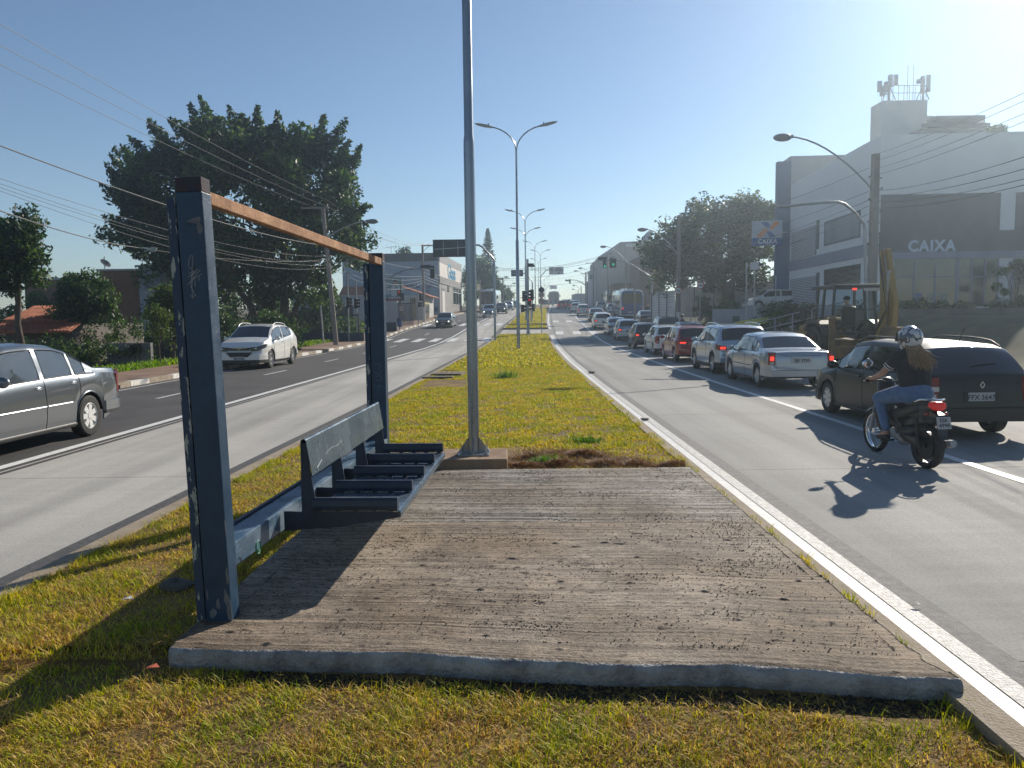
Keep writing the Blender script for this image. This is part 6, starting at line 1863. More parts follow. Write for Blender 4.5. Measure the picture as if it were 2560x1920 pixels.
for s in (-1, 1): mb = MB(); mb.bar((1.6, s * .55, 1.35), (3.4, s * .6, .8), .12, .2); mb.build('loader_arm', mYel, bh)
# operator
op = thing('person', 'backhoe operator in a beige shirt and cap seated in the cab', 'person', (b.x, YBH, 0), R(92)); op.scale = (.9, .9, .93)
mBeige = M('beige_shirt', (.30, .25, .21), rough=.9)
blob('body', [((.0, 0, 1.62), (.02, 0, 2.0), .14, .15, (1, 1.25, 1)), ((.04, 0, 2.15), (.06, 0, 2.22), .06, .06), ((.07, 0, 2.32), (.07, 0, 2.34), .10, .10),
              ((0, .2, 2.08), (.12, .30, 1.82), .055, .045), ((.12, .3, 1.82), (.42, .20, 1.80), .042, .035), ((.42, .2, 1.8), (.5, .18, 1.8), .04, .03),
              ((0, -.2, 2.08), (.10, -.30, 1.82), .055, .045), ((.10, -.3, 1.82), (.42, -.12, 1.80), .042, .035), ((.42, -.12, 1.8), (.5, -.1, 1.8), .04, .03),
              ((.05, .1, 1.58), (.45, .14, 1.60), .09, .07), ((.45, .14, 1.6), (.5, .14, 1.2), .065, .045), ((.05, -.1, 1.58), (.45, -.14, 1.60), .09, .07), ((.45, -.14, 1.6), (.5, -.14, 1.2), .065, .045)], mSkin, op, .018, 3)
blob('shirt', [((.0, 0, 1.62), (.02, 0, 2.04), .155, .165, (1, 1.28, 1)), ((0, .19, 2.08), (.10, .28, 1.88), .075, .06), ((0, -.19, 2.08), (.10, -.28, 1.88), .075, .06)], mBeige, op, .018, 3)
blob('trousers', [((.05, .1, 1.58), (.45, .14, 1.60), .10, .08), ((.45, .14, 1.6), (.5, .14, 1.25), .075, .06), ((.05, -.1, 1.58), (.45, -.14, 1.60), .10, .08), ((.45, -.14, 1.6), (.5, -.14, 1.25), .075, .06)], mDarkCloth, op, .018, 3)
blob('cap', [((.06, 0, 2.38), (.09, 0, 2.38), .115, .11, (1, 1, .8)), ((.15, 0, 2.35), (.22, 0, 2.35), .06, .04, (1, 1.3, .4))], mNavyCloth, op, .015, 2)
# ------------------------------------------------------------------ buildings
def W_(name, c1, c2=None, scale=1.2, rough=.85, **k): return M(name, c1, c2, scale, rough, bump=k.pop('bump', .15), bscale=30, **k)
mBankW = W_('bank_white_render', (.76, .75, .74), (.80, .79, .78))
mBankD = W_('bank_dark_cladding', (.11, .11, .12), (.14, .14, .15))
mBankBlue = W_('bank_blue_cladding', (.07, .12, .22), (.09, .14, .24))
mBankBand = W_('bank_lilac_band', (.24, .25, .33), (.28, .29, .36))
mBankGrey = W_('bank_grey', (.40, .40, .40), (.46, .46, .45))
mLetter = M('pale_lettering', (.60, .66, .75), rough=.5)
mOrange = M('orange_sign_paint', (.75, .22, .03), rough=.5)
mSignNavy = M('blue_sign_paint', (.02, .09, .30), rough=.5)

def plane_hit(px, py, p0, nrm):
    d = cF + cR * ((px - 1280) / FPX) - cU * ((py - 960) / FPX)
    p0 = Vector(p0); o = Vector((0, 0, EYE))
    t = (p0 - o).dot(nrm) / d.dot(nrm)
    return o + d * t
def c6(x, y): return (1860 + x / 2.37, 150 + y / 2.37)

BRZ = -R(3.3)
bc = B(2190, 790, 41.0)
bank = thing('bank_building', 'large white and dark bank building with blue letters and rooftop antennas, on the right', 'building', (bc.x, bc.y, 0), BRZ)
Mi = Matrix.Rotation(-BRZ, 3, 'Z')
nL = Matrix.Rotation(BRZ, 3, 'Z') @ Vector((-1, 0, 0)); nFr = Matrix.Rotation(BRZ, 3, 'Z') @ Vector((0, -1, 0))
def LF(x, y):   # crop-6 pixel -> local (y, z) on the road-side wall
    q = Mi @ (plane_hit(*c6(x, y), (bc.x, bc.y, 0), nL) - Vector((bc.x, bc.y, 0))); return q.y, q.z
def FF(x, y):   # -> local (x, z) on the wall facing the camera
    q = Mi @ (plane_hit(*c6(x, y), (bc.x, bc.y, 0), nFr) - Vector((bc.x, bc.y, 0))); return q.x, q.z
yE = LF(278, 740)[0]; zTop = LF(770, 467)[1]; xR = 22.0
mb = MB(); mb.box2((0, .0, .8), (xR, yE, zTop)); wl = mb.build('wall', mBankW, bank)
mb = MB(); mb.box2((3.2, yE - 6, zTop - .5), (xR, yE + 4, zTop + .02)); mb.build('roof', mBankGrey, bank)
# blue pillar and tall dark rear wall
y0p, y1p = yE + .02, yE + 1.4
zp = B(*c6(240, 600), bc.y + yE).z
mb = MB(); mb.box2((-.95, y0p, .8), (.0, y0p + .5, zp)); mb.build('pillar', mBankBlue, bank)
zq = B(*c6(400, 612), bc.y + yE + 3).z
mb = MB(); mb.box2((.01, y0p + .2, .8), (9.5, y0p + 2.2, zq)); mb.build('rear_wall', mBankGrey, bank)
def rectL(name, x0, x1, yt, yb, mat, out=.03, frame=None, xs=None):
    ya = LF(x0, (yt + yb) / 2)[0]; yb_ = LF(x1, (yt + yb) / 2)[0]
    xm = (x0 + x1) / 2
    z1 = LF(xm, yt)[1]; z0 = LF(xm, yb)[1]
    mb = MB(); mb.box2((-out, min(ya, yb_), z0), (.05, max(ya, yb_), z1)); return mb.build(name, mat, bank), (min(ya, yb_), max(ya, yb_), z0, z1)
def rectF(name, x0, x1, yt, yb, mat, out=.03):
    xa, z1 = FF(x0, yt); xb_, _ = FF(x1, yt); _, z0 = FF((x0 + x1) / 2, yb)
    mb = MB(); mb.box2((xa, -out, z0), (xb_, .05, z1)); return mb.build(name, mat, bank), (xa, xb_, z0, z1)
# lilac band between storeys, runs the whole length
z1 = LF(500, 1142)[1]; z0 = LF(500, 1208)[1]
mb = MB(); mb.box2((-.06, .05, z0), (.02, yE - .02, z1)); mb.build('band', mBankBand, bank)
def louvre(r):
    ya, yb_, z0, z1 = r
    mb = MB(); z = z0 + .08
    while z < z1 - .05:
        mb.box(((-.075), (ya + yb_) / 2, z), (.06, yb_ - ya - .1, .035)); z += .11
    return mb
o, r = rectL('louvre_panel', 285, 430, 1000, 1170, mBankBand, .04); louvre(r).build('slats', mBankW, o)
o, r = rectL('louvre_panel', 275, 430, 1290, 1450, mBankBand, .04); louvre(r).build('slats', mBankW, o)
o, r = rectL('window', 480, 690, 925, 1075, mBankD, .05)
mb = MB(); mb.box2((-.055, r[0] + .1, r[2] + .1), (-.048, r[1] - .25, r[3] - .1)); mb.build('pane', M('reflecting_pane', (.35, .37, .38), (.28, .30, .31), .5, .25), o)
rectL('slot_window', 432, 446, 950, 1120, mBankD, .05); rectL('slot_window', 432, 446, 1260, 1450, mBankD, .05)
rectL('window', 478, 690, 1225, 1340, mGlassB, .05)
# facade towards the camera
o, r = rectF('upper_cladding', 812, 1520, 800, 1020, mBankD, .04)
o, r = rectF('upper_cladding', 1612, 2200, 785, 1020, mBankD, .04)
o, r = rectF('fascia', 800, 2200, 1022, 1142, mBankD, .12); fa = o
zc_ = FF(1105, 1105)[1]; xc_ = FF(1105, 1105)[0]; wtx = FF(1220, 1105)[0] - FF(990, 1105)[0]
text_mesh('lettering', 'CAIXA', .78, mLetter, face_frame((xc_, -.124, zc_), (1, 0, 0), (0, 0, 1)), fa, depth=.03, bold=.03, sx=.92, sp=1.15)
rectF('sill_band', 800, 2200, 1143, 1172, mBankBand, .14)
for (a, c) in ((885, 1260), (1270, 1505), (1595, 2200)):
    o, r = rectF('shop_window', a, c, 1178, 1460, mGlassB, .03)
    n = 3 if c - a < 400 else 5
    for k in range(n + 1):
        xx = r[0] + (r[1] - r[0]) * k / n; mb = MB(); mb.box2((xx - .04, -.06, r[2]), (xx + .04, -.031, r[3])); mb.build('mullion', mBankBand, o)
    mb = MB(); zz = r[2] + (r[3] - r[2]) * .62; mb.box2((r[0], -.058, zz - .03), (r[1], -.033, zz + .03)); mb.build('mullion', mBankBand, o)
for k, (cx, col) in enumerate(((1030, mSignNavy), (1110, mYel), (1180, mYel))):
    a, z1 = FF(cx - 22, 1380); c, z0 = FF(cx + 22, 1445)
    mb = MB(); mb.box2((a, -.045, z0), (c, -.034, z1)); mb.build('poster', M('window_poster_%d' % k, ((.08, .12, .3), (.35, .33, .16), (.3, .32, .2))[k], (.2, .2, .25), 6, .6), bank)
# rooftop block, canopy, antennas
def boxpx(name, x0, x1, yt, yb, Yd, dep, mat, par=bank):
    a = B(*c6(x0, yt), Yd); c = B(*c6(x1, yb), Yd)
    mb = MB(); mb.box2((a.x, Yd, c.z), (c.x, Yd + dep, a.z)); o = mb.build(name, mat)
    o.parent = par; o.matrix_parent_inverse = (Matrix.Translation((bc.x, bc.y, 0)) @ Matrix.Rotation(BRZ, 4, 'Z')).inverted()
    return o
YR = 50.0
blk = boxpx('roof_block', 822, 1080, 240, 480, YR, 1.6, mBankGrey)
boxpx('roof_block', 1080, 1120, 330, 480, YR + .5, 4, mBankGrey)
boxpx('canopy_wall', 1150, 1425, 345, 480, YR + 1.5, 4, mBankGrey)
boxpx('canopy', 1140, 1430, 330, 347, YR - 1, 7, mBankD)
boxpx('canopy', 1060, 1460, 376, 392, YR - .2, 5, mBankD)
boxpx('pergola', 1045, 1440, 405, 412, YR - 1.4, 3, mBankD)
def rel(o):
    o.parent = bank; o.matrix_parent_inverse = (Matrix.Translation((bc.x, bc.y, 0)) @ Matrix.Rotation(BRZ, 4, 'Z')).inverted(); return o
for (cx, items) in ((860, [(803, 125, 190), (868, 88, 160), (900, 88, 150), (840, 130, 190), (818, 160, 215)]), (1060, [(1092, 90, 190), (1058, 100, 200), (1036, 115, 140)])):
    an = MB(); mt = B(*c6(cx, 240), YR + 1); tp = B(*c6(cx, 95), YR + 1)
    an.cyl(mt, tp, .08, 8)
    for (x, y0, y1) in items:
        a = B(*c6(x, y0), YR + .7); c = B(*c6(x, y1), YR + .7)
        an.box((a + c) / 2, (.22, .16, abs(a.z - c.z)))
        mid_ = (a + c) / 2; an.tube([mid_, (mt.x, YR + 1, mid_.z - .2)], .03, 5)
    for s in (-1, 1): an.tube([B(*c6(cx + s * 38, 236), YR + 1), B(*c6(cx, 150), YR + 1)], .035, 5)
    rel(an.build('antenna_mast', mGalvD))
rl = MB()
pa, pb = B(*c6(815, 240), YR + .2), B(*c6(1078, 238), YR + .2)
for h in (.45, .9): rl.tube([pa + Vector((0, 0, h)), pb + Vector((0, 0, h))], .02, 5)
for k in range(9): q = pa.lerp(pb, k / 8); rl.tube([q, q + Vector((0, 0, .95))], .02, 5)
for x in (966, 1000): q = B(*c6(x, 236), YR + .3); rl.tube([q, q + Vector((0, 0, 2.1))], .02, 5)
rel(rl.build('roof_railing', mGalvD))
# projecting logo sign
a = B(1883, 552, 56.3); c = B(1948, 613, 56.3)
sgn = thing('hanging_sign', 'square sign with an orange and blue X over white letters, beside the blue pillar', 'sign', (a.x, 56.3, c.z))
wS, hS = c.x - a.x + .2, a.z - c.z
mb = MB(); mb.box2((0, 0, hS * .30), (wS, .3, hS)); mb.build('panel', M('pale_sign_panel', (.42, .44, .50), rough=.5), sgn)
mb = MB(); mb.box2((0, -.003, 0), (wS, .303, hS * .298)); lw = mb.build('panel', mSignNavy, sgn)
text_mesh('lettering', 'CAIXA', hS * .26, mWhite, face_frame((wS * .50, -.006, hS * .155), (1, 0, 0), (0, 0, 1)), lw, bold=.014, sx=.92, sp=1.15)
def poly(name, pts, mat, y=-.012):
    mb = MB(); mb.prism([(wS * p_[0], hS * (.32 + .66 * p_[1])) for p_ in pts], y, -.001, 'Y'); mb.build(name, mat, sgn)
poly('emblem', [(.10, .04), (.30, .04), (.52, .50), (.38, .56)], mOrange)
poly('emblem', [(.53, .52), (.66, .46), (.92, .96), (.72, .96)], mOrange, -.013)
poly('emblem', [(.26, .94), (.50, .94), (.60, .62), (.42, .62)], mSignNavy, -.014)
poly('emblem', [(.44, .38), (.60, .38), (.78, .04), (.56, .04)], mSignNavy, -.015)
mb = MB(); mb.box2((wS - .05, .1, hS * .5), (wS + .5, .2, hS * .55)); mb.build('bracket', mGalvD, sgn)
# hedge bank, ramp railing, low wall, hoarding
def box_thing(name, label, cat, a, c, mat, bevel=0.0, group=None):
    mb = MB(); mb.box2(a, c); o = mb.build(name, mat, bevel=bevel); return tag(o, label, cat, group)
mWallW = W_('weathered_white_wall', (.40, .40, .41), (.30, .30, .32), 1.0)
a = B(1776, 773, 47); c = B(1912, 764, 43)
lw = MB()
za, zb = B(1776, 773, 47).z, B(1830, 765, 45).z
lw.prism([(0, .3), (7.2, .3), (7.2, zb - 0), (2.0, zb + .05), (1.98, za), (0, za)], 0, .25, 'Y')
o = lw.build('low_wall', mWallW); o.location = (a.x, 46.5, 0); o.rotation_euler = (0, 0, R(-14)); tag(o, 'low white wall with a small dark vent, in front of the hoarding', 'wall')
mb = MB(); mb.box2((1.15, -.03, za - .75), (1.55, .0, za - .42)); mb.build('vent', mBankD, o)
mHoard, t_, p_ = new_mat('galvanised_hoarding'); p_.inputs['Metallic'].default_value = .5; p_.inputs['Roughness'].default_value = .45; p_.inputs['Base Color'].default_value = (.42, .44, .47, 1)
def hoarding(name, label, p0, p1, z0, z1, mat, wave=.13):
    p0, p1 = Vector(p0), Vector(p1); d = (p1 - p0); L_ = d.length; d.normalize(); n_ = Vector((d.y, -d.x, 0))
    t = thing(name, label, 'hoarding', (p0.x, p0.y, 0))
    npan = max(2, int(L_ / 2.0))
    for k in range(npan):
        a_, b_ = L_ * k / npan, L_ * (k + 1) / npan - .03
        mb = MB(); nz = int((z1 - z0) / (wave / 2)); vs_, fs_ = [], []
        for i in range(nz + 1):
            z = z0 + (z1 - z0) * i / nz; off = .028 if (i // 1) % 3 == 0 else 0.0
            for s_ in (a_, b_): q = d * s_ + n_ * off; vs_.append((q.x, q.y, z))
        for i in range(nz): fs_.append((2 * i, 2 * i + 1, 2 * i + 3, 2 * i + 2))
        mb.add(vs_, fs_); mb.build('panel', mat, t)
        mb = MB(); q = d * a_ + n_ * .03; mb.box((q.x, q.y, (z0 + z1) / 2), (.08, .08, z1 - z0 + .05)); mb.build('upright', mBankD, t)
    return t
h0 = B(1630, 790, 66); h1 = B(1688, 790, 60)
hoarding('hoarding', 'bright galvanised hoarding panels left of the big pole', (h0.x, 66, 0), (h1.x, 60, 0), 1.2, B(1660, 729, 63).z, mHoard)
h0 = B(1690, 790, 70); h1 = B(1950, 790, 60)
hoarding('hoarding', 'long corrugated hoarding behind the right-hand tree trunk', (h0.x, 70, 0), (h1.x, 60, 0), 1.5, B(1850, 713, 65).z, M('dull_hoarding', (.30, .29, .29), (.38, .36, .35), 1.5, .6))
rl = thing('handrail', 'metal handrail sloping up the ramp in front of the bank', 'railing', (0, 0, 0))
ra = [B(1898, 806, 36), B(2030, 772, 31), B(2110, 755, 28)]
for k in range(2):
    mb = MB(); mb.tube([q - Vector((0, 0, .35 * k)) for q in ra], .025, 6); mb.build('rail', mGalvD, rl)
for (q0, q1, n) in ((ra[0], ra[1], 3), (ra[1], ra[2], 3)):
    for k in range(n):
        q = q0.lerp(q1, k / n); mb = MB(); mb.cyl(q, q - Vector((0, 0, 1.0)), .025, 6); mb.build('baluster', mGalvD, rl)
box_thing('retaining_wall', 'dark low retaining wall below the bank windows', 'wall', (bc.x - 4, 35.6, .1), (bc.x + 14, 35.9, B(2300, 772, 36).z), W_('dark_retaining_wall', (.10, .09, .08), (.14, .13, .11), 2))
mb = MB(); qa, qb, qc, qd = B(1835, 806, 37), B(1905, 797, 37), B(1862, 801, 40), B(1925, 793, 40)
mb.add([(qa.x, qa.y, qa.z), (qb.x, qb.y, qb.z), (qd.x, qd.y, qd.z + .02), (qc.x, qc.y, qc.z + .02)] + [(v.x, v.y, v.z - .25) for v in (qa, qb, qd, qc)], [(0, 1, 2, 3), (0, 4, 5, 1), (1, 5, 6, 2), (2, 6, 7, 3), (3, 7, 4, 0)])
o = mb.build('kerb_step', M('yellow_safety_paint', (.55, .50, .06), (.4, .38, .08), 5, .7)); tag(o, 'yellow-painted step at the foot of the ramp', 'step')

# distant buildings on the right
def facade_box(name, label, x0, x1, y0, y1, zt, mat, zb=None, rooftop=None, windows=None, cat='building'):
    t = thing(name, label, cat, (x0, y0, 0))
    zb = zb if zb is not None else gz((x0 + x1) / 2, y0) - 1
    mb = MB(); mb.box2((0, 0, zb), (x1 - x0, y1 - y0, zt)); mb.build('wall', mat, t)
    mb = MB(); mb.box2((-.15, -.15, zt), (x1 - x0 + .15, y1 - y0 + .15, zt + .12)); mb.build('parapet', rooftop or mBankGrey, t)
    for (side, u0, u1, za, zb_) in (windows or []):
        mb = MB()
        if side == 'f': mb.box2((u0, -.04, za), (u1, .03, zb_))
        else: mb.box2((-.04, u0, za), (.03, u1, zb_))
        w_ = mb.build('window', mGlassB, t)
        mb = MB()
        if side == 'f': mb.box2((u0 - .06, -.07, za - .08), (u1 + .06, -.041, za))
        else: mb.box2((-.07, u0 - .06, za - .08), (-.041, u1 + .06, za))
        mb.build('sill', mBankW, w_)
    return t
mBeigeB = W_('beige_render', (.36, .31, .27), (.42, .37, .33), .5)
# beige block with chamfered top
x0 = B(1524, 790, 122).x; xk = B(1550.6, 790, 122).x; x1 = B(1662, 790, 122).x
zk = B(1550, 605, 122).z; zl = B(1524, 633, 122).z
t = thing('apartment_building', 'beige windowless block with a cut-off top corner behind the traffic light', 'building', (x0, 122, 0))
mb = MB(); mb.prism([(0, 1.5), (x1 - x0, 1.5), (x1 - x0, zk + .2), (xk - x0, zk), (0, zl)], 0, 30, 'Y'); mb.build('wall', mBeigeB, t)
fx0, fx1 = B(1557, 790, 122).x - x0, B(1600, 790, 122).x - x0
mb = MB()
for (p0, p1) in (((fx0, B(1557, 608, 122).z), (fx1, B(1600, 608, 122).z)), ((fx0, B(1557, 608, 122).z), (fx0, B(1557, 650, 122).z)), ((fx1, B(1600, 608, 122).z), (fx1, B(1600, 650, 122).z)), ((fx0, B(1557, 650, 122).z), (fx1, B(1600, 650, 122).z))):
    mb.bar((p0[0], -.03, p0[1]), (p1[0], -.03, p1[1]), .12, .12)
mb.build('frame', mBankGrey, t)
mb = MB()
for k in range(7): xx = fx0 + .5 + k * (fx1 - fx0 - .8) / 7; mb.box2((xx, -.04, B(1570, 617, 122).z), (xx + .16, .02, B(1570, 610, 122).z))
mb.build('stripe', mWhite, t)
for (a_, c_, d_, e_) in ((1524, 1537, 641, 651), (1608, 1618, 622, 632), (1630, 1640, 640, 650)):
    mb = MB(); mb.box2((B(a_, 790, 122).x - x0 + .1, -.05, B(1530, e_, 122).z), (B(c_, 790, 122).x - x0, .02, B(1530, d_, 122).z)); mb.build('window', mGlassB, t)
ds = thing('satellite_dish', 'grey satellite dish on the roof of the beige block', 'dish', tuple(B(1622, 603, 122)))
mb = MB(); mb.lathe([(0.02, 0), (.5, .06), (.95, .25), (1.15, .42), (1.13, .42), (.9, .22), (.02, -.03)], n=20); dd = mb.build('dish', mGalvD, ds, smooth_=50); dd.rotation_euler = (R(20), R(-50), 0); dd.location = (0, 0, .5)
mb = MB(); mb.cyl((0, 0, -.1), (0, 0, .5), .05, 6); mb.build('stand', mGalvD, ds)
def fb(px0, px1, Y, ptop, dep, label, mat, **k): return facade_box(k.pop('name', 'building'), label, B(px0, 790, Y).x, B(px1, 790, Y).x, Y, Y + dep, B((px0 + px1) / 2, ptop, Y).z, mat, **k)
fb(1489, 1520, 140, 671, 14, 'plain pale narrow block left of the beige building', W_('pale_block', (.36, .38, .41), (.40, .42, .45)))
fb(1474, 1488.5, 160, 704, 8, 'small dark brown block left of the pale narrow one', W_('brown_block', (.10, .075, .06), (.13, .10, .08)))
fb(1600, 1660, 100, 640, 9, 'brown brick building half hidden by the right-hand tree', W_('brick_brown', (.16, .09, .07), (.20, .12, .09)), windows=[('f', .8, 1.6, 8, 9.2), ('f', 2.2, 3.0, 8, 9.2)])
fb(1538, 1610, 108, 708, 6, 'low ochre shop row behind the blue bus', W_('ochre_render', (.28, .20, .11), (.32, .24, .14)), windows=[('f', .4, 3.4, 2.6, 4.6)])
fb(1440, 1474, 200, 735, 14, 'low far building at the crest behind the buses', W_('far_grey', (.25, .26, .28), (.30, .31, .32)))
fb(1255, 1290, 260, 752, 10, 'low far building past the crest on the left side', W_('far_white', (.4, .4, .4), (.45, .45, .45)))

# ------------------------------------------------------------------ left side
mWallBl = W_('blue_grey_wall', (.24, .30, .38), (.30, .36, .43), .3, bump=.2)
mWallGr = W_('grey_band_wall', (.17, .17, .17), (.21, .21, .21), .6)
mTile = M('terracotta_tiles', (.22, .065, .03), (.36, .13, .06), 4, .85, detail=8)
YG = 100.0
gx0, gx1 = B(915, 790, YG).x, B(1097.5, 790, YG).x
zt_ = B(1096, 632, YG).z; zb2 = B(1096, 652, YG).z
gl = thing('shop_building', 'large blue-grey shop building with a dark roof band and blue lettering', 'building', (gx1, YG, 0), -R(3.2))
Wd = gx1 - gx0
mb = MB(); mb.box2((-Wd - 3, 0, .5), (0, 23.5, zb2)); mb.build('wall', mWallBl, gl)
mb = MB(); mb.box2((-Wd - 3, -.12, zb2), (-.3, 20, zt_)); mb.build('roof_band', W_('dark_roof_band', (.05, .045, .045), (.075, .07, .065)), gl)
zc1 = B(1096, 690, YG).z; zc2 = B(1096, 708, YG).z
mb = MB(); mb.box2((-.02, -.02, zb2 - .1), (.22, 23.5, zb2 + 1.0)); mb.build('fascia', W_('grey_fascia', (.26, .26, .26), (.30, .30, .30)), gl)
mb = MB(); mb.box2((-.02, -.03, zc1), (.20, 23.5, zb2 - .12)); fs_o = mb.build('fascia', W_('white_fascia', (.60, .56, .52), (.66, .62, .58)), gl)
mb = MB(); mb.box2((-.02, -.04, zc2), (.24, 23.5, zc1 - .01)); mb.build('fascia', mWallGr, gl)
mb = MB(); mb.box2((-.02, -.01, .9), (.15, 23.5, zc2 - .01)); mb.build('fascia', W_('grey_shopfront', (.24, .23, .22), (.29, .28, .27)), gl)
zzl = (zc1 + zb2) / 2
text_mesh('lettering', 'Glass', 2.9, M('blue_script', (.03, .28, .50), rough=.4), face_frame((.215, 11.5, zzl), (0, 1, 0), (0, 0, 1)), fs_o, depth=.06, bold=.03, sx=1.35)
mb = MB(); mb.box2((.14, 2.0, 2.4), (.19, 4.6, zc2 - .9)); mb.build('shutter_door', W_('white_shutter', (.55, .53, .5), (.6, .58, .56)), gl)
mb = MB(); mb.box2((.10, 1.7, 2.4), (.17, 2.0, zc2 - .5)); mb.box2((.10, 4.6, 2.4), (.17, 4.9, zc2 - .5)); mb.box2((.10, 1.7, zc2 - .9), (.17, 4.9, zc2 - .5)); mb.build('door_frame', mBankD, gl)
for (a_, c_) in ((13, 16), (16.1, 19), (19.1, 22)):
    mb = MB(); mb.box2((.14, a_, 3.6), (.19, c_, 6.3)); o = mb.build('shop_window', mGlassB, gl)
    mb = MB(); mb.box2((.185, a_, 5.3), (.21, c_, 5.4)); mb.box2((.185, a_ - .05, 3.6), (.21, a_ + .05, 6.3)); mb.box2((.185, a_, 3.5), (.21, c_, 3.6)); mb.build('frame', mWhite, o)
for yv in (7, 8.2): mb = MB(); mb.box2((.14, yv, 5.2), (.18, yv + .7, 6.2)); mb.build('window', mGlassB, gl)
# graffiti on the camera-side wall
mTag = M('blue_graffiti', (.05, .07, .20), rough=.8)
def gpx(x, y):  # crop(900,560,scale 6.912)
    q = B(900 + x / 6.912, 560 + y / 6.912, YG); return (q.x - gx1, -.035, q.z)
mb = MB()
r_ = random.Random(2)
for st in ([(760, 1040), (800, 1020), (760, 1060), (800, 1085)], [(820, 1030), (815, 1100), (850, 1080), (845, 1030)], [(865, 1050), (890, 1035), (885, 1110), (860, 1090)], [(905, 1040), (915, 1120), (940, 1060), (905, 1060)],
           [(955, 1060), (985, 1060), (970, 1030), (972, 1110)], [(1000, 1050), (1020, 1070), (1015, 1100), (990, 1090)], [(1115, 1020), (1150, 1110), (1165, 1030), (1190, 1110), (1205, 1040), (1240, 1020), (1215, 1090)],
           [(1260, 1080), (1275, 1095)], [(1150, 1150), (1190, 1140), (1160, 1200), (1200, 1190)]):
    mb.tube([gpx(*q) for q in st], .055, 4)
for k in range(14):
    x = 1150 + 14 * k; y = 1420 + 10 * (k % 3); mb.tube([gpx(x, y), gpx(x + 12, y + 40 + 20 * (k % 2)), gpx(x + 5, y + 90)], .05, 4)
mb.build('graffiti', mTag, gl)
at = thing('tv_antenna', 'thin television antenna on the roof of the blue-grey shop', 'antenna', tuple(B(978, 632, YG + .5)))
mb = MB(); mb.cyl((0, 0, 0), (0, 0, .75), .03, 5); mb.tube([(-.7, 0, .70), (.7, 0, .78)], .025, 5)
for k in range(6): mb.tube([(-.6 + .24 * k, -.25, .71), (-.6 + .24 * k, .25, .71)], .012, 4)
mb.build('mast', mGalvD, at)
# billboard
YBB = 80
a = B(925, 697, YBB); c = B(1006, 748, YBB)
bb = thing('billboard', 'teal clinic billboard with a white-coated figure, partly behind the far bench post', 'billboard', (a.x, YBB, 0))
Wb = c.x - a.x
mb = MB(); mb.box2((0, 0, c.z), (Wb, .15, a.z)); bd_ = mb.build('board', M('teal_poster', (.07, .17, .20), (.16, .26, .28), .5, .6), bb)
mb = MB(); mb.prism([(0, c.z - .45), (Wb, c.z - .12), (Wb, c.z + .22), (Wb * .5, c.z + .10), (0, c.z - .1)], -.01, .1, 'Y'); mb.build('red_strip', M('maroon_strip', (.14, .02, .02), rough=.6), bb)
def bbx(px, py): q = B(px, py, YBB); return (q.x - a.x, q.z)
mb = MB(); hx, hz = bbx(988.5, 706)
mb.prism([(hx + .17 * math.cos(k * .5236), hz + .22 * math.sin(k * .5236)) for k in range(12)], -.014, -.002, 'Y'); mb.build('printed_face', mSkin, bd_)
mb = MB(); mb.prism([(hx + .18 * math.cos(R(k)), hz + .08 + .19 * math.sin(R(k))) for k in range(0, 181, 20)], -.018, -.002, 'Y'); mb.build('printed_hair', mBlackM, bd_)
mb = MB(); mb.prism([bbx(*q) for q in ((984, 711), (993, 711), (1000, 716), (1001, 738), (979, 741), (977, 730), (979, 714))], -.013, -.002, 'Y'); mb.build('printed_coat', M('printed_white', (.40, .46, .50), rough=.6), bd_)
mb = MB(); mb.prism([bbx(*q) for q in ((989, 714), (991.5, 714), (992.5, 720), (990, 719))], -.016, -.002, 'Y'); mb.build('printed_tie', mBlackM, bd_)
for (txt, px, py, s_) in (('adeiro', 968, 707.5, .22), ('clinica', 966, 716, .12), ('3 4838', 967.5, 727, .16), ('5 0938', 967.5, 733.5, .16)):
    x_, z_ = bbx(px, py); text_mesh('lettering', txt, s_ * 1.5, mLetter, face_frame((x_, -.006, z_), (1, 0, 0), (0, 0, 1)), bd_, bold=.006)
x_, z_ = bbx(988, 744.5); text_mesh('lettering', 'CLINICKIDS', .26, mLetter, face_frame((x_, -.014, z_), (1, 0, 0), (0, 0, 1)), bb, bold=.006)
for xx in (.4, Wb - .3): mb = MB(); mb.cyl((xx, .12, .8), (xx, .12, a.z), .06, 8); mb.build('post', mBlackM, bb)
# small clinic with a tiled lean-to roof
YC = 84
x0 = B(1007, 790, YC).x; x1 = B(1052, 790, YC).x
cl = thing('small_house', 'small white clinic with a sloping tiled roof beside the shop building', 'house', (x0, YC, 0))
mb = MB(); mb.box2((-4.5, 0, .5), (x1 - x0 + .3, 11, B(1030, 738, YC).z)); mb.build('wall', W_('white_render', (.46, .46, .45), (.52, .52, .50)), cl)
def tiled_roof(name, corners, par, n, amp=.05, mat=mTile):
    """corners: eave0, eave1, ridge1, ridge0 (ridges run from eave to ridge)"""
    e0, e1, r1, r0 = [Vector(c) for c in corners]
    nu, nv = n * 4, 8; vs_, fs_ = [], []
    for j in range(nv + 1):
        for i in range(nu + 1):
            u_, v_ = i / nu, j / nv
            p_ = e0.lerp(e1, u_).lerp(r0.lerp(r1, u_), v_)
            vs_.append((p_.x, p_.y, p_.z + amp * math.sin(2 * math.pi * i / 4) + (.03 if j % 2 else 0)))
    for j in range(nv):
        for i in range(nu): q = j * (nu + 1) + i; fs_.append((q, q + 1, q + nu + 2, q + nu + 1))
    mb = MB(); mb.add(vs_, fs_); o = mb.build(name, mat, par, smooth_=50, fixn=False)
    md = o.modifiers.new('t', 'SOLIDIFY'); md.thickness = .05
    return o
zA, zB_ = B(1007, 721, YC).z, B(1075, 741, YC).z
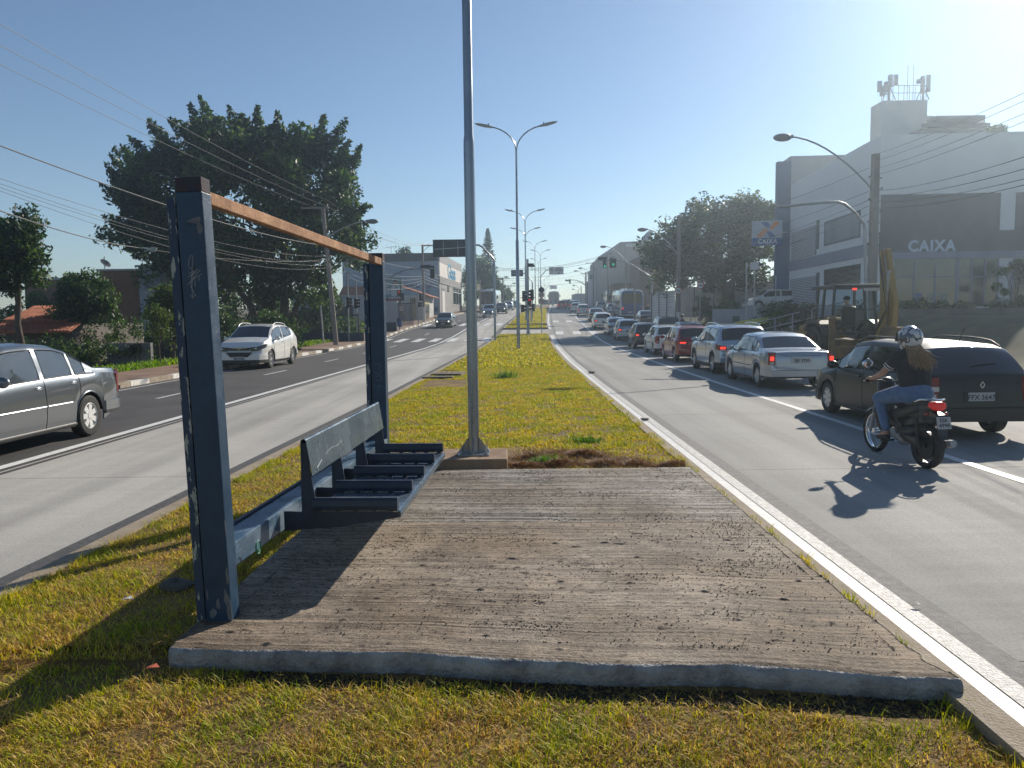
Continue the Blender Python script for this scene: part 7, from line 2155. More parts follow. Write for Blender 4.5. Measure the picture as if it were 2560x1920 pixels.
tiled_roof('roof', ((B(1075, 790, YC).x - x0, 11, zB_), (B(1075, 790, YC).x - x0, -.3, zB_), (-.4, -.3, zA + .25), (-.4, 11, zA + .25)), cl, 16, .06)
mb = MB(); mb.box2((x1 - x0 + .2, 1.0, 1.2), (x1 - x0 + .36, 5.6, 3.5)); o = mb.build('door', M('yellow_door_frame', (.42, .36, .16), rough=.7), cl)
for k in range(3): mb = MB(); mb.box2((x1 - x0 + .35, 1.3 + 1.4 * k, 1.25), (x1 - x0 + .39, 2.4 + 1.4 * k, 3.2)); mb.build('pane', mGlassB, o)
mb = MB(); mb.box2((-.1, -.05, 1.0), (.15, -.001, 3.2)); mb.build('pilaster', W_('cream_render', (.5, .42, .3), (.52, .45, .33)), cl)
for (xa, xb_) in ((B(1026, 790, YC).x - x0, B(1040, 790, YC).x - x0),):
    mb = MB(); mb.box2((xa, -.06, zr(84) + .3), (xb_, .02, B(1030, 745, YC).z)); o = mb.build('window', mGlassB, cl)
    mb = MB()
    for k in range(4): xx = xa + (xb_ - xa) * k / 3; mb.box2((xx - .03, -.10, zr(84) + .3), (xx + .03, -.061, B(1030, 745, YC).z))
    mb.build('frame', M('yellow_frame', (.42, .36, .16), rough=.7), o)
# garden wall + bar fence in front
YW = 74
box_thing('garden_wall', 'plain white wall below the teal billboard', 'wall', (B(925, 790, YW).x, YW, .6), (B(994, 790, YW).x, YW + .2, B(970, 752, YW).z), W_('white_wall_render', (.50, .49, .50), (.56, .55, .55)))
fn = thing('bar_fence', 'dark blue vertical bar fence between the white wall and the clinic', 'fence', (B(994, 790, YW).x, YW, 0))
L_ = B(1032, 790, YW).x - B(994, 790, YW).x
for k in range(14):
    mb = MB(); xx = L_ * k / 13; mb.box((xx, .05, (zr(YW) + B(1010, 757, YW).z) / 2), (.06, .05, B(1010, 757, YW).z - zr(YW))); mb.build('bar', M('fence_blue', (.03, .04, .08), rough=.6) if k == 0 else bpy.data.materials['fence_blue'], fn)
mb = MB(); mb.box((L_ / 2, .05, B(1010, 759, YW).z), (L_, .04, .06)); mb.build('rail', bpy.data.materials['fence_blue'], fn)
bn = thing('litter_bin', 'blue litter bin on the pavement by the white wall', 'bin', (B(998, 790, 66).x, 66, zr(66) + .13))
mb = MB(); mb.lathe([(.18, .25), (.24, .95), (.25, .97)], n=14); mb.cyl((0, 0, 0), (0, 0, .3), .04, 6); mb.build('drum', mBusBlue, bn); mb = MB(); mb.cyl((0, 0, .25), (0, 0, .27), .18, 14); mb.build('base', mBusBlue, bn)
# white building behind the parked car
YW = 78
x0, x1 = B(728, 790, YW).x, B(925, 790, YW).x
wb = facade_box('white_building', 'white single-storey building with air conditioners behind the parked black car', x0, x1, YW, YW + 9, B(800, 742, YW).z, W_('bluish_white_render', (.34, .38, .44), (.42, .45, .50), .8), windows=[('f', 1.0, 3.0, 1.4, 2.9), ('f', 8.0 - 5.2 + .0, 8.0 - 3.9, 1.5, 3.0), ('f', 4.6, 6.2, .6, 2.9)])
for k, xx in enumerate((4.4, 6.0)):
    ac = MB(); ac.box((xx, -.3, 3.35), (.9, .5, .6)); o = ac.build('air_conditioner', mWhite, wb, bevel=.02)
    mb = MB(); mb.cyl((xx, -.56, 3.35), (xx, -.55, 3.35), .23, 16); mb.build('fan', mBankD, o)
YH = 92
x0 = B(850, 790, YH).x; x1 = B(925, 790, YH).x
rh = thing('tiled_house', 'house with a red tiled roof behind the white building', 'house', (x0, YH, 0))
mb = MB(); mb.box2((0, 0, .5), (x1 - x0, 8, B(880, 753, YH).z)); mb.build('wall', W_('house_render', (.4, .37, .34)), rh)
tiled_roof('roof', ((-.4, -.4, B(880, 754, YH).z), (x1 - x0 + .4, -.4, B(880, 754, YH).z), (x1 - x0 + .4, 4, B(880, 718, YH).z + .25), (-.4, 4, B(880, 718, YH).z + .25)), rh, 18, .06)
# dark parking wall, posts
YW = 53
box_thing('parking_wall', 'low dark navy wall along the car park on the left', 'wall', (B(728, 790, YW).x, YW, -.6), (B(908, 790, YW).x, YW + .25, B(800, 832, YW).z), W_('navy_wall', (.022, .03, .055), (.03, .04, .07), 2))
box_thing('parking_wall', 'short dark blue wall at the foot of the red signal post', 'wall', (B(960, 790, 64).x, 64, .2), (B(991, 790, 64).x, 64.2, B(975, 806, 64).z), bpy.data.materials['navy_wall'])
gt = thing('gate_barrier', 'black horizontal barrier arm between two posts beside the leaning signal post', 'barrier', (B(838, 790, 55).x, 55, gz(-12.5, 55)))
dx = B(895, 790, 55).x - B(838, 790, 55).x; zz = B(870, 788, 55).z - gz(-12.5, 55)
mb = MB(); mb.bar((0, 0, zz), (dx, 0, zz), .05, .09); mb.build('arm', mBlackM, gt)
for xx in (.05, dx): mb = MB(); mb.cyl((xx, .05, 0), (xx, .05, zz + .1), .06, 8); mb.build('post', mBlackM, gt)
# brick buildings and the tiled house at far left
mBrick, t_, p_ = new_mat('rough_red_brick')
tc = t_.nodes.new('ShaderNodeTexCoord'); br = t_.nodes.new('ShaderNodeTexBrick'); br.inputs['Scale'].default_value = 3.5
br.inputs['Color1'].default_value = (.20, .095, .06, 1); br.inputs['Color2'].default_value = (.26, .13, .085, 1); br.inputs['Mortar'].default_value = (.16, .12, .10, 1)
mp_ = t_.nodes.new('ShaderNodeMapping'); mp_.inputs['Rotation'].default_value = (R(90), 0, 0); t_.links.new(tc.outputs['Object'], mp_.inputs[0]); t_.links.new(mp_.outputs[0], br.inputs[0]); t_.links.new(br.outputs[0], p_.inputs['Base Color']); p_.inputs['Roughness'].default_value = .95
YK = 52
b1 = facade_box('brick_building', 'long unplastered red brick building behind the trees on the left', B(255, 790, YK).x, B(356, 790, YK).x, YK, YK + 8, B(300, 677, YK).z, mBrick, zb=-3)
b2 = facade_box('brick_building', 'lower brick building at the far left behind the tiled roofs', B(66, 790, YK - 2).x, B(255, 790, YK).x - .1, YK - 2, YK + 6, B(140, 700, YK - 2).z, M('weathered_brick', (.15, .085, .06), (.22, .14, .10), .6, .95), zb=-3)
b3 = facade_box('white_building', 'white gabled end wall between the brick building and the big tree', B(357, 790, YK).x, B(425, 790, YK).x, YK - .3, YK + 8, B(370, 668, YK).z, W_('patchy_white', (.36, .40, .46), (.26, .28, .32), .8), zb=-3)
sd_ = thing('satellite_dish', 'small satellite dish on the roof of the red brick building', 'dish', tuple(B(262, 672, YK)))
mb = MB(); mb.lathe([(.02, 0), (.2, .03), (.36, .12), (.34, .12), (.02, -.02)], n=16); o = mb.build('dish', mGalvD, sd_, smooth_=50); o.rotation_euler = (R(-40), R(20), 0); o.location = (0, 0, .3)
mb = MB(); mb.cyl((0, 0, 0), (0, 0, .8), .03, 6); mb.build('stand', mGalvD, sd_)
YT = 31
x0, x1 = B(-40, 790, YT).x, B(180, 790, YT).x
th = thing('tiled_house', 'low house with two rows of terracotta tiles at the left edge', 'house', (x0, YT, 0))
Wt = x1 - x0
mb = MB(); mb.box2((.3, .8, -1.5), (Wt - .5, 7, B(60, 812, YT).z)); mb.build('wall', W_('dark_plaster', (.10, .085, .07), (.14, .12, .10)), th)
tiled_roof('roof', ((0, -.3, B(60, 831, YT).z), (Wt, -.3, B(170, 829, YT).z), (Wt - .2, 1.0, B(60, 814, YT).z + .1), (0, 1.0, B(60, 814, YT).z + .1)), th, 26, .035)
tiled_roof('roof', ((0, 1.0, B(60, 806, YT).z + .05), (B(128, 790, YT).x - x0, 1.0, B(60, 806, YT).z + .05), (B(120, 790, YT).x - x0, 3.4, B(60, 768, YT).z + .1), (0, 3.4, B(60, 768, YT).z + .1)), th, 18, .035)
mb = MB(); mb.box2((1.0, .75, -.6), (3.2, .80, .9)); mb.build('window', mGlassB, th)
# low walls behind the left pavement
YV = 31.5
for (pa_, pb_, t0_, lab) in ((190, 222, 862, 'pale gate pier standing in the shade behind the left pavement'), (262, 372, 858, 'low stained garden wall in the shade behind the left pavement')):
    x0, x1 = B(pa_, 790, YV).x, B(pb_, 790, YV).x
    box_thing('garden_wall', lab, 'wall', (x0, YV, -1.6), (x1, YV + .22, B((pa_ + pb_) / 2, t0_, YV).z), W_('stained_wall', (.24, .24, .24), (.12, .12, .12), 1.6))
box_thing('garden_wall', 'long dark garden wall behind the bushes on the left', 'wall', (B(372, 790, 34).x, 34, -1.4), (B(700, 790, 34).x, 34.2, B(500, 850, 34).z), W_('dark_wall', (.06, .06, .055), (.10, .10, .09), 1.6))
# ------------------------------------------------------------------ trees and plants
def leaves(name, centres, radii, counts, size, cols, seed, parent=None, flat=1.0, droop=0.0):
    """small leaf quads in clumps; centres (k,3), radii (k,3)"""
    r_ = np.random.default_rng(seed)
    C = np.asarray(centres, float); Rr = np.asarray(radii, float); cnt = np.asarray(counts)
    k = np.repeat(np.arange(len(C)), cnt); n = len(k)
    d = r_.normal(size=(n, 3)); d /= np.linalg.norm(d, axis=1)[:, None]
    q = r_.random(n) ** .45
    P = C[k] + d * Rr[k] * q[:, None]
    s = size * (.6 + .8 * r_.random(n))
    a = r_.normal(size=(n, 3)); a /= np.linalg.norm(a, axis=1)[:, None]
    a[:, 2] = a[:, 2] * flat - droop; a /= np.linalg.norm(a, axis=1)[:, None]
    b = np.cross(a, r_.normal(size=(n, 3))); b /= np.linalg.norm(b, axis=1)[:, None]
    V = np.stack([P - a * s[:, None], P + b * s[:, None] * .42, P + a * s[:, None], P - b * s[:, None] * .42], 1)
    F = (np.arange(n) * 4)[:, None] + np.arange(4)[None]
    cc = np.asarray(cols, float)
    clump = r_.random(len(C))
    w_ = np.clip(clump[k] * .7 + .5 * r_.random(n) - .1, 0, .999)
    idx_ = (w_ * (len(cc) - 1)); lo = idx_.astype(int); f = (idx_ - lo)[:, None]
    col = cc[lo] * (1 - f) + cc[np.minimum(lo + 1, len(cc) - 1)] * f
    col = col * (.7 + .6 * r_.random(n))[:, None]
    return np_mesh(name, V.reshape(-1, 3), F, mLeaf, parent, np.repeat(col, 4, 0))
DARK = [(.014, .032, .012), (.028, .058, .018), (.05, .092, .024), (.12, .18, .04)]
MIDG = [(.03, .055, .018), (.05, .085, .022), (.09, .13, .03), (.15, .19, .045)]
def crown_clumps(blobs, nclump, rc, seed, shell=.75):
    r_ = np.random.default_rng(seed); out = []
    vol = np.array([b[1][0] * b[1][1] * b[1][2] for b in blobs]) ** .7; vol /= vol.sum()
    for i, b in enumerate(blobs):
        for _ in range(max(2, int(nclump * vol[i]))):
            d = r_.normal(size=3); d /= np.linalg.norm(d)
            q = (shell + (1 - shell) * r_.random()) if r_.random() < .75 else r_.random() ** .5
            out.append((np.array(b[0]) + d * np.array(b[1]) * q, rc * (.6 + .8 * r_.random())))
    return out
def branch(mb, p0, p1, r0, r1, seed, wob=.15):
    r_ = random.Random(seed); P0, P1 = Vector(p0), Vector(p1); L_ = (P1 - P0).length
    pts = []; n = 6
    for i in range(n + 1):
        t = i / n; p_ = P0.lerp(P1, t)
        if 0 < i < n: p_ += Vector((r_.uniform(-1, 1), r_.uniform(-1, 1), r_.uniform(-.5, .5))) * wob * L_ / n
        pts.append(p_)
    mb.tube(pts, [r0 + (r1 - r0) * i / n for i in range(n + 1)], 9)
def tree(label, base, blobs, nclump, rc, per, size, cols, seed, trunks, name='tree', spikes=(), flat=1.0, droop=0.0, group=None, squash=.8):
    t = thing(name, label, 'tree', base, 0, group)
    b0 = Vector(base)
    for i, (p0, p1, r0, r1) in enumerate(trunks):
        mb = MB(); branch(mb, Vector(p0) - b0, Vector(p1) - b0, r0, r1, seed + i)
        r_ = random.Random(seed * 3 + i)
        for k in range(4):
            bl = blobs[r_.randrange(len(blobs))]
            tgt = Vector(bl[0]) - b0; s_ = (Vector(p0) - b0).lerp(Vector(p1) - b0, .55 + .12 * k)
            branch(mb, s_, s_.lerp(tgt, .85), r1 * .8, r1 * .25, seed + 31 * k + i, .3)
        mb.build('trunk', mWood, t, smooth_=60)
    cl = crown_clumps(blobs, nclump, rc, seed)
    C = [c - np.array(b0) for c, _ in cl]; RR = [(r_, r_, r_ * squash) for _, r_ in cl]; N_ = [per] * len(cl)
    rs = np.random.default_rng(seed + 5)
    for (s0, s1, ra, rb) in spikes:
        s0, s1 = np.array(s0) - np.array(b0), np.array(s1) - np.array(b0)
        n = max(5, int(np.linalg.norm(s1 - s0) / .28))
        for k in range(n):
            f = k / (n - 1); c = s0 + (s1 - s0) * f + rs.normal(size=3) * .10 * (1 - f)
            r_ = ra + (rb - ra) * f; C.append(c); RR.append((r_, r_, r_ * 1.25)); N_.append(max(6, int(per * .8 * (r_ / rc) ** 1.2)))
    leaves('crown', C, RR, N_, size, cols, seed, t, flat, droop)
    return t
# the big tree
YT = 52.0
def q(px, py, dy=0): return tuple(B(px, py, YT + dy))
bl = []
for (px, py, rx, rz_) in ((600, 520, 5.2, 3.6), (430, 470, 3.6, 2.6), (345, 560, 2.6, 2.2), (520, 390, 3.4, 2.4), (660, 400, 3.6, 2.5), (780, 450, 3.0, 3.0), (830, 560, 2.4, 2.2), (700, 620, 3.6, 2.6), (480, 600, 3.4, 2.6), (400, 660, 2.0, 1.8), (870, 640, 1.6, 1.8), (560, 680, 3.2, 2.2), (770, 690, 2.4, 2.0), (350, 420, 1.7, 1.4), (640, 700, 3.0, 1.6)):
    for dy in (-1.6, 1.8):
        bl.append((q(px + dy * 4, py, dy), (rx * .94, rx * .5, rz_ * 1.0)))
sp = []
for (x0, y0, x1, y1) in ((560, 380, 500, 244), (520, 360, 475, 262), (610, 370, 573, 268), (640, 380, 645, 268), (615, 350, 604, 288), (700, 380, 693, 284), (745, 380, 737, 318), (780, 400, 812, 290), (800, 420, 866, 298), (830, 450, 872, 352), (840, 500, 900, 368), (430, 400, 372, 300), (400, 430, 325, 345), (370, 470, 312, 372), (350, 500, 280, 390), (340, 540, 268, 412), (380, 560, 252, 462),
                       (850, 540, 925, 515), (850, 580, 918, 560), (880, 620, 908, 600), (420, 620, 280, 560), (460, 660, 335, 640), (350, 590, 262, 540), (660, 380, 660, 320), (500, 360, 425, 300), (720, 400, 716, 330)):
    dy = random.uniform(-1.5, 1.5); sp.append((q(x0, y0, dy), q(x1, y1, dy), 1.05, .15))
gT = gz(-14.5, YT)
base = (B(690, 790, YT).x, YT, gT)
tree('huge dark broad-leaved tree towering over the left pavement', base, bl, 430, .85, 150, .17, DARK, 21,
     [((base[0] - .5, YT, gT - .2), q(640, 600), .32, .14), ((base[0] + .2, YT + .3, gT - .2), q(710, 560), .36, .14), ((base[0] + .7, YT - .2, gT - .2), q(790, 600), .24, .10), ((base[0] - .9, YT + .4, gT - .2), q(530, 560), .28, .1), ((base[0] - .2, YT - .4, gT - .2), q(690, 480), .25, .1)], spikes=sp)
# lit lower foliage at the right flank
def bush(label, px, Y, ptop, pbot_z, rx, rz_, per, size, cols, seed, n=26, name='bush', ry=None, group=None):
    c = B(px, ptop, Y); zb = pbot_z
    h = c.z - zb
    t = thing(name, label, 'bush' if name == 'bush' else name, (c.x, Y, zb), 0, group)
    r_ = np.random.default_rng(seed); C, RR = [], []
    for k in range(n):
        a = r_.random() * 6.28; u_ = r_.random()
        z = h * (.08 + .88 * r_.random()); w_ = math.sqrt(max(.05, 1 - ((z / h - .45) / .62) ** 2))
        C.append((rx * w_ * math.cos(a) * u_ ** .5, (ry or rx * .7) * w_ * math.sin(a) * u_ ** .5, z)); rr_ = rz_ * (.5 + .7 * r_.random()); RR.append((rr_, rr_, rr_ * .85))
    mb = MB()
    for k in range(4): branch(mb, (r_.normal() * .08, r_.normal() * .08, -.1), (C[k][0] * .6, C[k][1] * .6, h * .7), .05, .02, seed + k)
    mb.build('stem', mWood, t)
    leaves('foliage', C, RR, [per] * n, size, cols, seed, t)
    return t
def small_tree(label, px, Y, ptop, pcrown_bot, prx, cols, seed, nclump=60, per=90, size=.10, rc=.5, zg=None, name='tree', ry=None, trunk_r=.09, group=None, flat=1.0, lobes=6):
    top = B(px, ptop, Y); bot = B(px, pcrown_bot, Y); rx = prx * Y / FPX
    zg = gz(top.x, Y) if zg is None else zg
    cz = (top.z + bot.z) / 2; h = (top.z - bot.z) / 2
    r_ = random.Random(seed); blobs = [((top.x, Y, cz), (rx * .7, (ry or rx * .7) * .7, h * .75))]
    for k in range(lobes):
        a = 2 * math.pi * k / lobes + r_.uniform(-.3, .3)
        blobs.append(((top.x + rx * .5 * math.cos(a), Y + (ry or rx * .7) * .4 * math.sin(a), cz + h * r_.uniform(-.45, .5)), (rx * .45, rx * .35, h * .42)))
    return tree(label, (top.x, Y, zg), blobs, nclump, rc, per, size, cols, seed, [((top.x, Y, zg - .1), (top.x + .1, Y, cz), trunk_r, trunk_r * .5)], name=name, group=group, flat=flat)
small_tree('dark tree cut off by the left edge of the picture', 20, 27, 500, 770, 80, DARK, 41, 110, 120, .085, .42, trunk_r=.14)
small_tree('round dark tree in front of the brick buildings', 205, 33, 656, 838, 88, DARK, 42, 120, 110, .085, .40, trunk_r=.10)
small_tree('leafy shrub-like tree behind the near bench post', 425, 31, 690, 880, 62, MIDG, 43, 80, 100, .08, .36, trunk_r=.08)
small_tree('thin sapling growing from the verge left of the near post', 392, 28.5, 742, 858, 34, MIDG, 44, 34, 50, .06, .28, trunk_r=.03)
bush('low dark shrubs behind the saplings on the left', 330, 33, 800, -1.2, 2.6, .5, 130, .07, DARK, 45, 34)
bush('dark undergrowth below the big tree', 560, 41, 775, -.9, 4.6, .8, 220, .10, DARK, 46, 46, ry=1.5)
bush('dense dark shrub right of the big tree trunks', 700, 42, 790, -.9, 1.2, .55, 160, .09, DARK, 47, 20)
bush('green hedge top showing behind the white crossover', 560, 36, 832, -1.0, 1.6, .4, 120, .08, MIDG, 48, 22)
bush('dark shrub mass at the left edge behind the grey saloon', 40, 29, 848, -1.2, 2.4, .5, 130, .075, DARK, 49, 30)
bush('dark hedge between the tiled house and the near post', 250, 30.5, 858, -1.2, 2.2, .4, 120, .07, DARK, 50, 28)
bush('yellow-leaved shrub below the small tree on the left', 235, 29.5, 868, -1.1, .45, .3, 120, .05, MIDG, 51, 10)
bush('dark mass of garden trees behind the big tree', 640, 62, 735, -.4, 9.5, 1.3, 420, .15, DARK, 51, 50, ry=2)
bush('dark garden trees seen between the small trees and the brick wall', 330, 60, 760, -1.2, 7, 1.2, 300, .15, DARK, 53, 36, ry=2)
bush('leafy dark mass past the left edge of the garden', -60, 48, 745, -1.5, 9, 1.2, 300, .14, DARK, 54, 40, ry=2)
# distant trees on the left
YF = 150
def conifer(label, px, Y, ptop, pbot, pw, seed):
    t = thing('conifer', label, 'conifer', (B(px, 790, Y).x, Y, zr(Y)))
    z0 = 0; H_ = B(px, ptop, Y).z - zr(Y)
    mb = MB(); mb.tube([(0, 0, 0), (0, 0, H_ * .5), (0, 0, H_ * .98)], [.3, .2, .03], 8); mb.build('trunk', mWood, t)
    r_ = np.random.default_rng(seed); C, RR, NN = [], [], []
    zb = B(px, pbot, Y).z - zr(Y); n = 26
    for k in range(n):
        f = k / (n - 1); z = H_ * .985 - (H_ - zb) * f; rr_ = (pw * Y / FPX) * (f ** .85) * (1.0 + .12 * r_.normal()) + .12
        nb = 9
        for j in range(nb):
            a = 2 * math.pi * j / nb + r_.random()
            for w_ in (.45, .72, 1.0): C.append((rr_ * w_ * math.cos(a), rr_ * w_ * math.sin(a), z + .25 * w_ * rr_ * .35 + .05 * r_.normal())); RR.append((.22 + .08 * rr_, .22 + .08 * rr_, .14)); NN.append(16)
    leaves('crown', C, RR, NN, .13, DARK, seed, t)
conifer('tall pointed conifer rising behind the far left trees', 1222.5, 150, 571, 705, 24, 61)
small_tree('broad dark tree below the conifer, next to the shop', 1205, 138, 636, 770, 44, DARK, 62, 130, 90, .26, 1.1, trunk_r=.3)
small_tree('dark tree right of the broad one, up the left side', 1238, 150, 690, 770, 28, DARK, 63, 80, 70, .24, .9, trunk_r=.25)
small_tree('last small tree before the crest on the left', 1262, 165, 718, 765, 20, MIDG, 64, 60, 60, .2, .7, trunk_r=.2)
small_tree('narrow tree with yellowish leaves beside the shop corner', 1176, 125, 668, 775, 18, MIDG, 65, 60, 70, .2, .8, trunk_r=.2)
small_tree('dark tree showing above the roof of the shop', 1015, 128, 612, 680, 26, DARK, 66, 40, 60, .22, .8, trunk_r=.2)
# right-hand tree
YR_ = 64
base = (B(1820, 790, YR_).x, YR_, B(1820, 766, YR_).z - .3)
bl = []
for (px, py, rx, rz_) in ((1790, 600, 4.4, 2.8), (1700, 620, 3.0, 2.6), (1860, 580, 3.2, 2.8), (1770, 545, 3.0, 1.5), (1850, 545, 2.6, 1.2), (1665, 680, 1.8, 1.6), (1900, 640, 2.6, 3.0), (1740, 680, 2.4, 1.6), (1830, 680, 2.6, 1.4), (1640, 630, 1.2, 1.0), (1920, 560, 1.8, 1.6)):
    for dy in (-1.5, 1.5): p_ = B(px, py, YR_ + dy); bl.append((tuple(p_), (rx * .85, rx * .6, rz_)))
tree('wide dark tree with a flared trunk in front of the hoarding', base, bl, 260, 1.0, 130, .17, [(.022, .035, .012), (.035, .055, .018), (.055, .08, .025), (.10, .12, .03)], 71,
     [((base[0], YR_, base[2]), tuple(B(1800, 640, YR_)), .42, .18), ((base[0] + .2, YR_, base[2] + 1.2), tuple(B(1860, 600, YR_)), .28, .12), ((base[0] - .2, YR_, base[2] + 1.5), tuple(B(1730, 620, YR_)), .25, .1)], flat=.6,
     spikes=[(tuple(B(1700, 590, YR_)), tuple(B(1650, 560, YR_)), .7, .2), (tuple(B(1760, 540, YR_)), tuple(B(1745, 512, YR_)), .7, .25), (tuple(B(1830, 530, YR_)), tuple(B(1838, 508, YR_)), .7, .25), (tuple(B(1680, 650, YR_)), tuple(B(1612, 660, YR_)), .6, .15), (tuple(B(1690, 620, YR_)), tuple(B(1630, 620, YR_)), .6, .15)])
mb = MB(); mb.lathe([(1.05, 0), (.72, .25), (.52, .7), (.44, 1.4), (.40, 2.2)], base, n=16)
fl = mb.build('trunk_flare', mWood, None, smooth_=60); tr_ = [o for o in bpy.data.objects if o.name.startswith('tree') and o.get('label', '').startswith('wide dark tree')][0]
fl.parent = tr_; fl.matrix_parent_inverse = Matrix.Translation(tr_.location).inverted()
bush('clipped green hedge on the bank in front of the louvres', 1962, 40, 760, .9, 1.9, .5, 170, .08, DARK, 72, 30, name='hedge', ry=1.0)
bush('long dark hedge below the bank windows', 2330, 37, 762, .9, 5.0, .5, 300, .08, DARK, 73, 50, name='hedge', ry=.8)
bush('low dark shrubs at the foot of the right-hand tree', 1790, 61, 752, 1.6, 1.6, .5, 130, .09, DARK, 74, 18)
bush('dark plant in front of the hoarding beside the round sign', 1752, 57, 745, 1.4, .7, .3, 100, .07, DARK, 75, 12)
bush('small tree on the bank roof terrace', 2490, 52, 318, B(2490, 336, 52).z, .7, .3, 90, .09, MIDG, 76, 12)
bush('slim shrub beside the right-hand shop windows', 2540, 39, 640, 1.4, .9, .4, 120, .09, DARK, 77, 16)
# weeds, stones and scraps
mStone = M('pale_stone', (.14, .13, .11), (.22, .2, .17), 6, .95, bump=.6)
def stone(label, p_, r, mat=mStone, name='stone', cat='stone', seed=1):
    mb = MB(); mb.sphere((0, 0, r * .35), (r, r * .6, r * .45), 10, 7); rr_ = random.Random(seed)
    mb.v = [(x * rr_.uniform(.85, 1.15), y * rr_.uniform(.85, 1.15), z * rr_.uniform(.85, 1.1)) for x, y, z in mb.v]
    o = mb.build(name, mat, smooth_=60); o.location = p_; tag(o, label, cat)
stone('flat grey stone half buried in the turf by the near post', G(440, 1480, .11), .11, M('dark_stone', (.07, .07, .06), (.12, .11, .1), 6, .95))
mh = G(1122, 937, .14)
mhT = thing('manhole', 'broken concrete inspection cover set in the turf beyond the bench', 'manhole', tuple(mh), R(-6)); mhT.scale = (.62, .9, 1)
mb = MB(); mb.box((0, 0, .03), (1.4, 1.0, .07)); mb.build('slab', M('dirty_slab', (.13, .10, .075), (.20, .16, .12), 4, .95, bump=.5), mhT, bevel=.01)
mb = MB(); mb.box((-.12, -1.35, .02), (1.3, .35, .06), rz=.1); mb.build('slab', bpy.data.materials['dirty_slab'], mhT, bevel=.01)
for k in range(3): mb = MB(); mb.tube([(-.3 + .25 * k, -.2, .07), (-.3 + .25 * k, -.15, .13), (-.1 + .25 * k, .1, .13), (-.1 + .25 * k, .15, .07)], .008, 5); mb.build('handle', mRustD, mhT)
for (px, py, c, lab) in ((320, 1500, (.45, .47, .5), 'pale scrap of paper in the shaded turf'), (382, 1672, (.45, .10, .05), 'tiny red leaf lying on the turf near the corner of the pad'), (2290, 1515, (.4, .37, .3), 'small dry leaf on the white kerb line')):
    p_ = G(px, py, .15 if px < 2000 else .02); mb = MB(); mb.add([(-.03, -.012, .006), (.0, -.02, .016), (.034, .0, .008), (.01, .018, .02), (-.025, .01, .01)], [(0, 1, 2, 3, 4)])
    o = mb.build('litter', M('scrap_%d' % px, c, rough=.8)); o.location = p_; tag(o, lab, 'litter')
    md = o.modifiers.new('s', 'SOLIDIFY'); md.thickness = .001
for (px, py, s, lab) in ((1478, 933, .5, 'crumpled dark rag on the kerb line of the bus lane'), (1612, 1050, .3, 'small clump of dry weeds on the white kerb line')):
    p_ = G(px, py, .02); mb = MB(); rr_ = random.Random(px)
    for k in range(60):
        a = rr_.uniform(0, 6.28); l_ = rr_.uniform(.05, .28) * s; mb.tube([(rr_.uniform(-.15, .15) * s, rr_.uniform(-.08, .08) * s, 0), (l_ * math.cos(a), l_ * math.sin(a) * .6, rr_.uniform(.02, .12) * s)], .006, 3)
    o = mb.build('debris', M('debris_%d' % px, (.08, .06, .045), (.25, .2, .18), 9, .9)); o.location = p_; tag(o, lab, 'debris')
def tuft(label, p_, n, h, seed, cols, spread=.1):
    r_ = np.random.default_rng(seed)
    f = lambda rr, m_: (p_.x + rr.normal(size=m_) * spread, p_.y + rr.normal(size=m_) * spread * .6)
    V, F1, i0, c = blades(n, f, h * .5, h, .008, seed, lambda x, y: np.full_like(x, p_.z), 0, .8)
    c = np.tile(np.array(cols)[None], (len(V), 1)) * (.6 + .8 * np.repeat(r_.random(len(i0)), 5))[:, None]
    T = np.vstack([np.stack([F1[:, 0], F1[:, 1], F1[:, 2]], -1), np.stack([F1[:, 0], F1[:, 2], F1[:, 3]], -1), np.stack([i0 + 3, i0 + 2, i0 + 4], -1)])
    tag(np_mesh('weed', V, T, mGrass, cols=c), label, 'weed', kind='stuff')
tuft('green weed tuft in the turf beyond the pole', G(1262, 945, .13), 300, .22, 5, (.12, .22, .03), .16)
tuft('green weed tuft right of the dry grass', G(1470, 1105, .13), 300, .10, 6, (.10, .20, .02), .1)
tuft('green weed tuft among the dry grass by the pad', G(1362, 1160, .13), 400, .10, 7, (.10, .20, .02), .1)
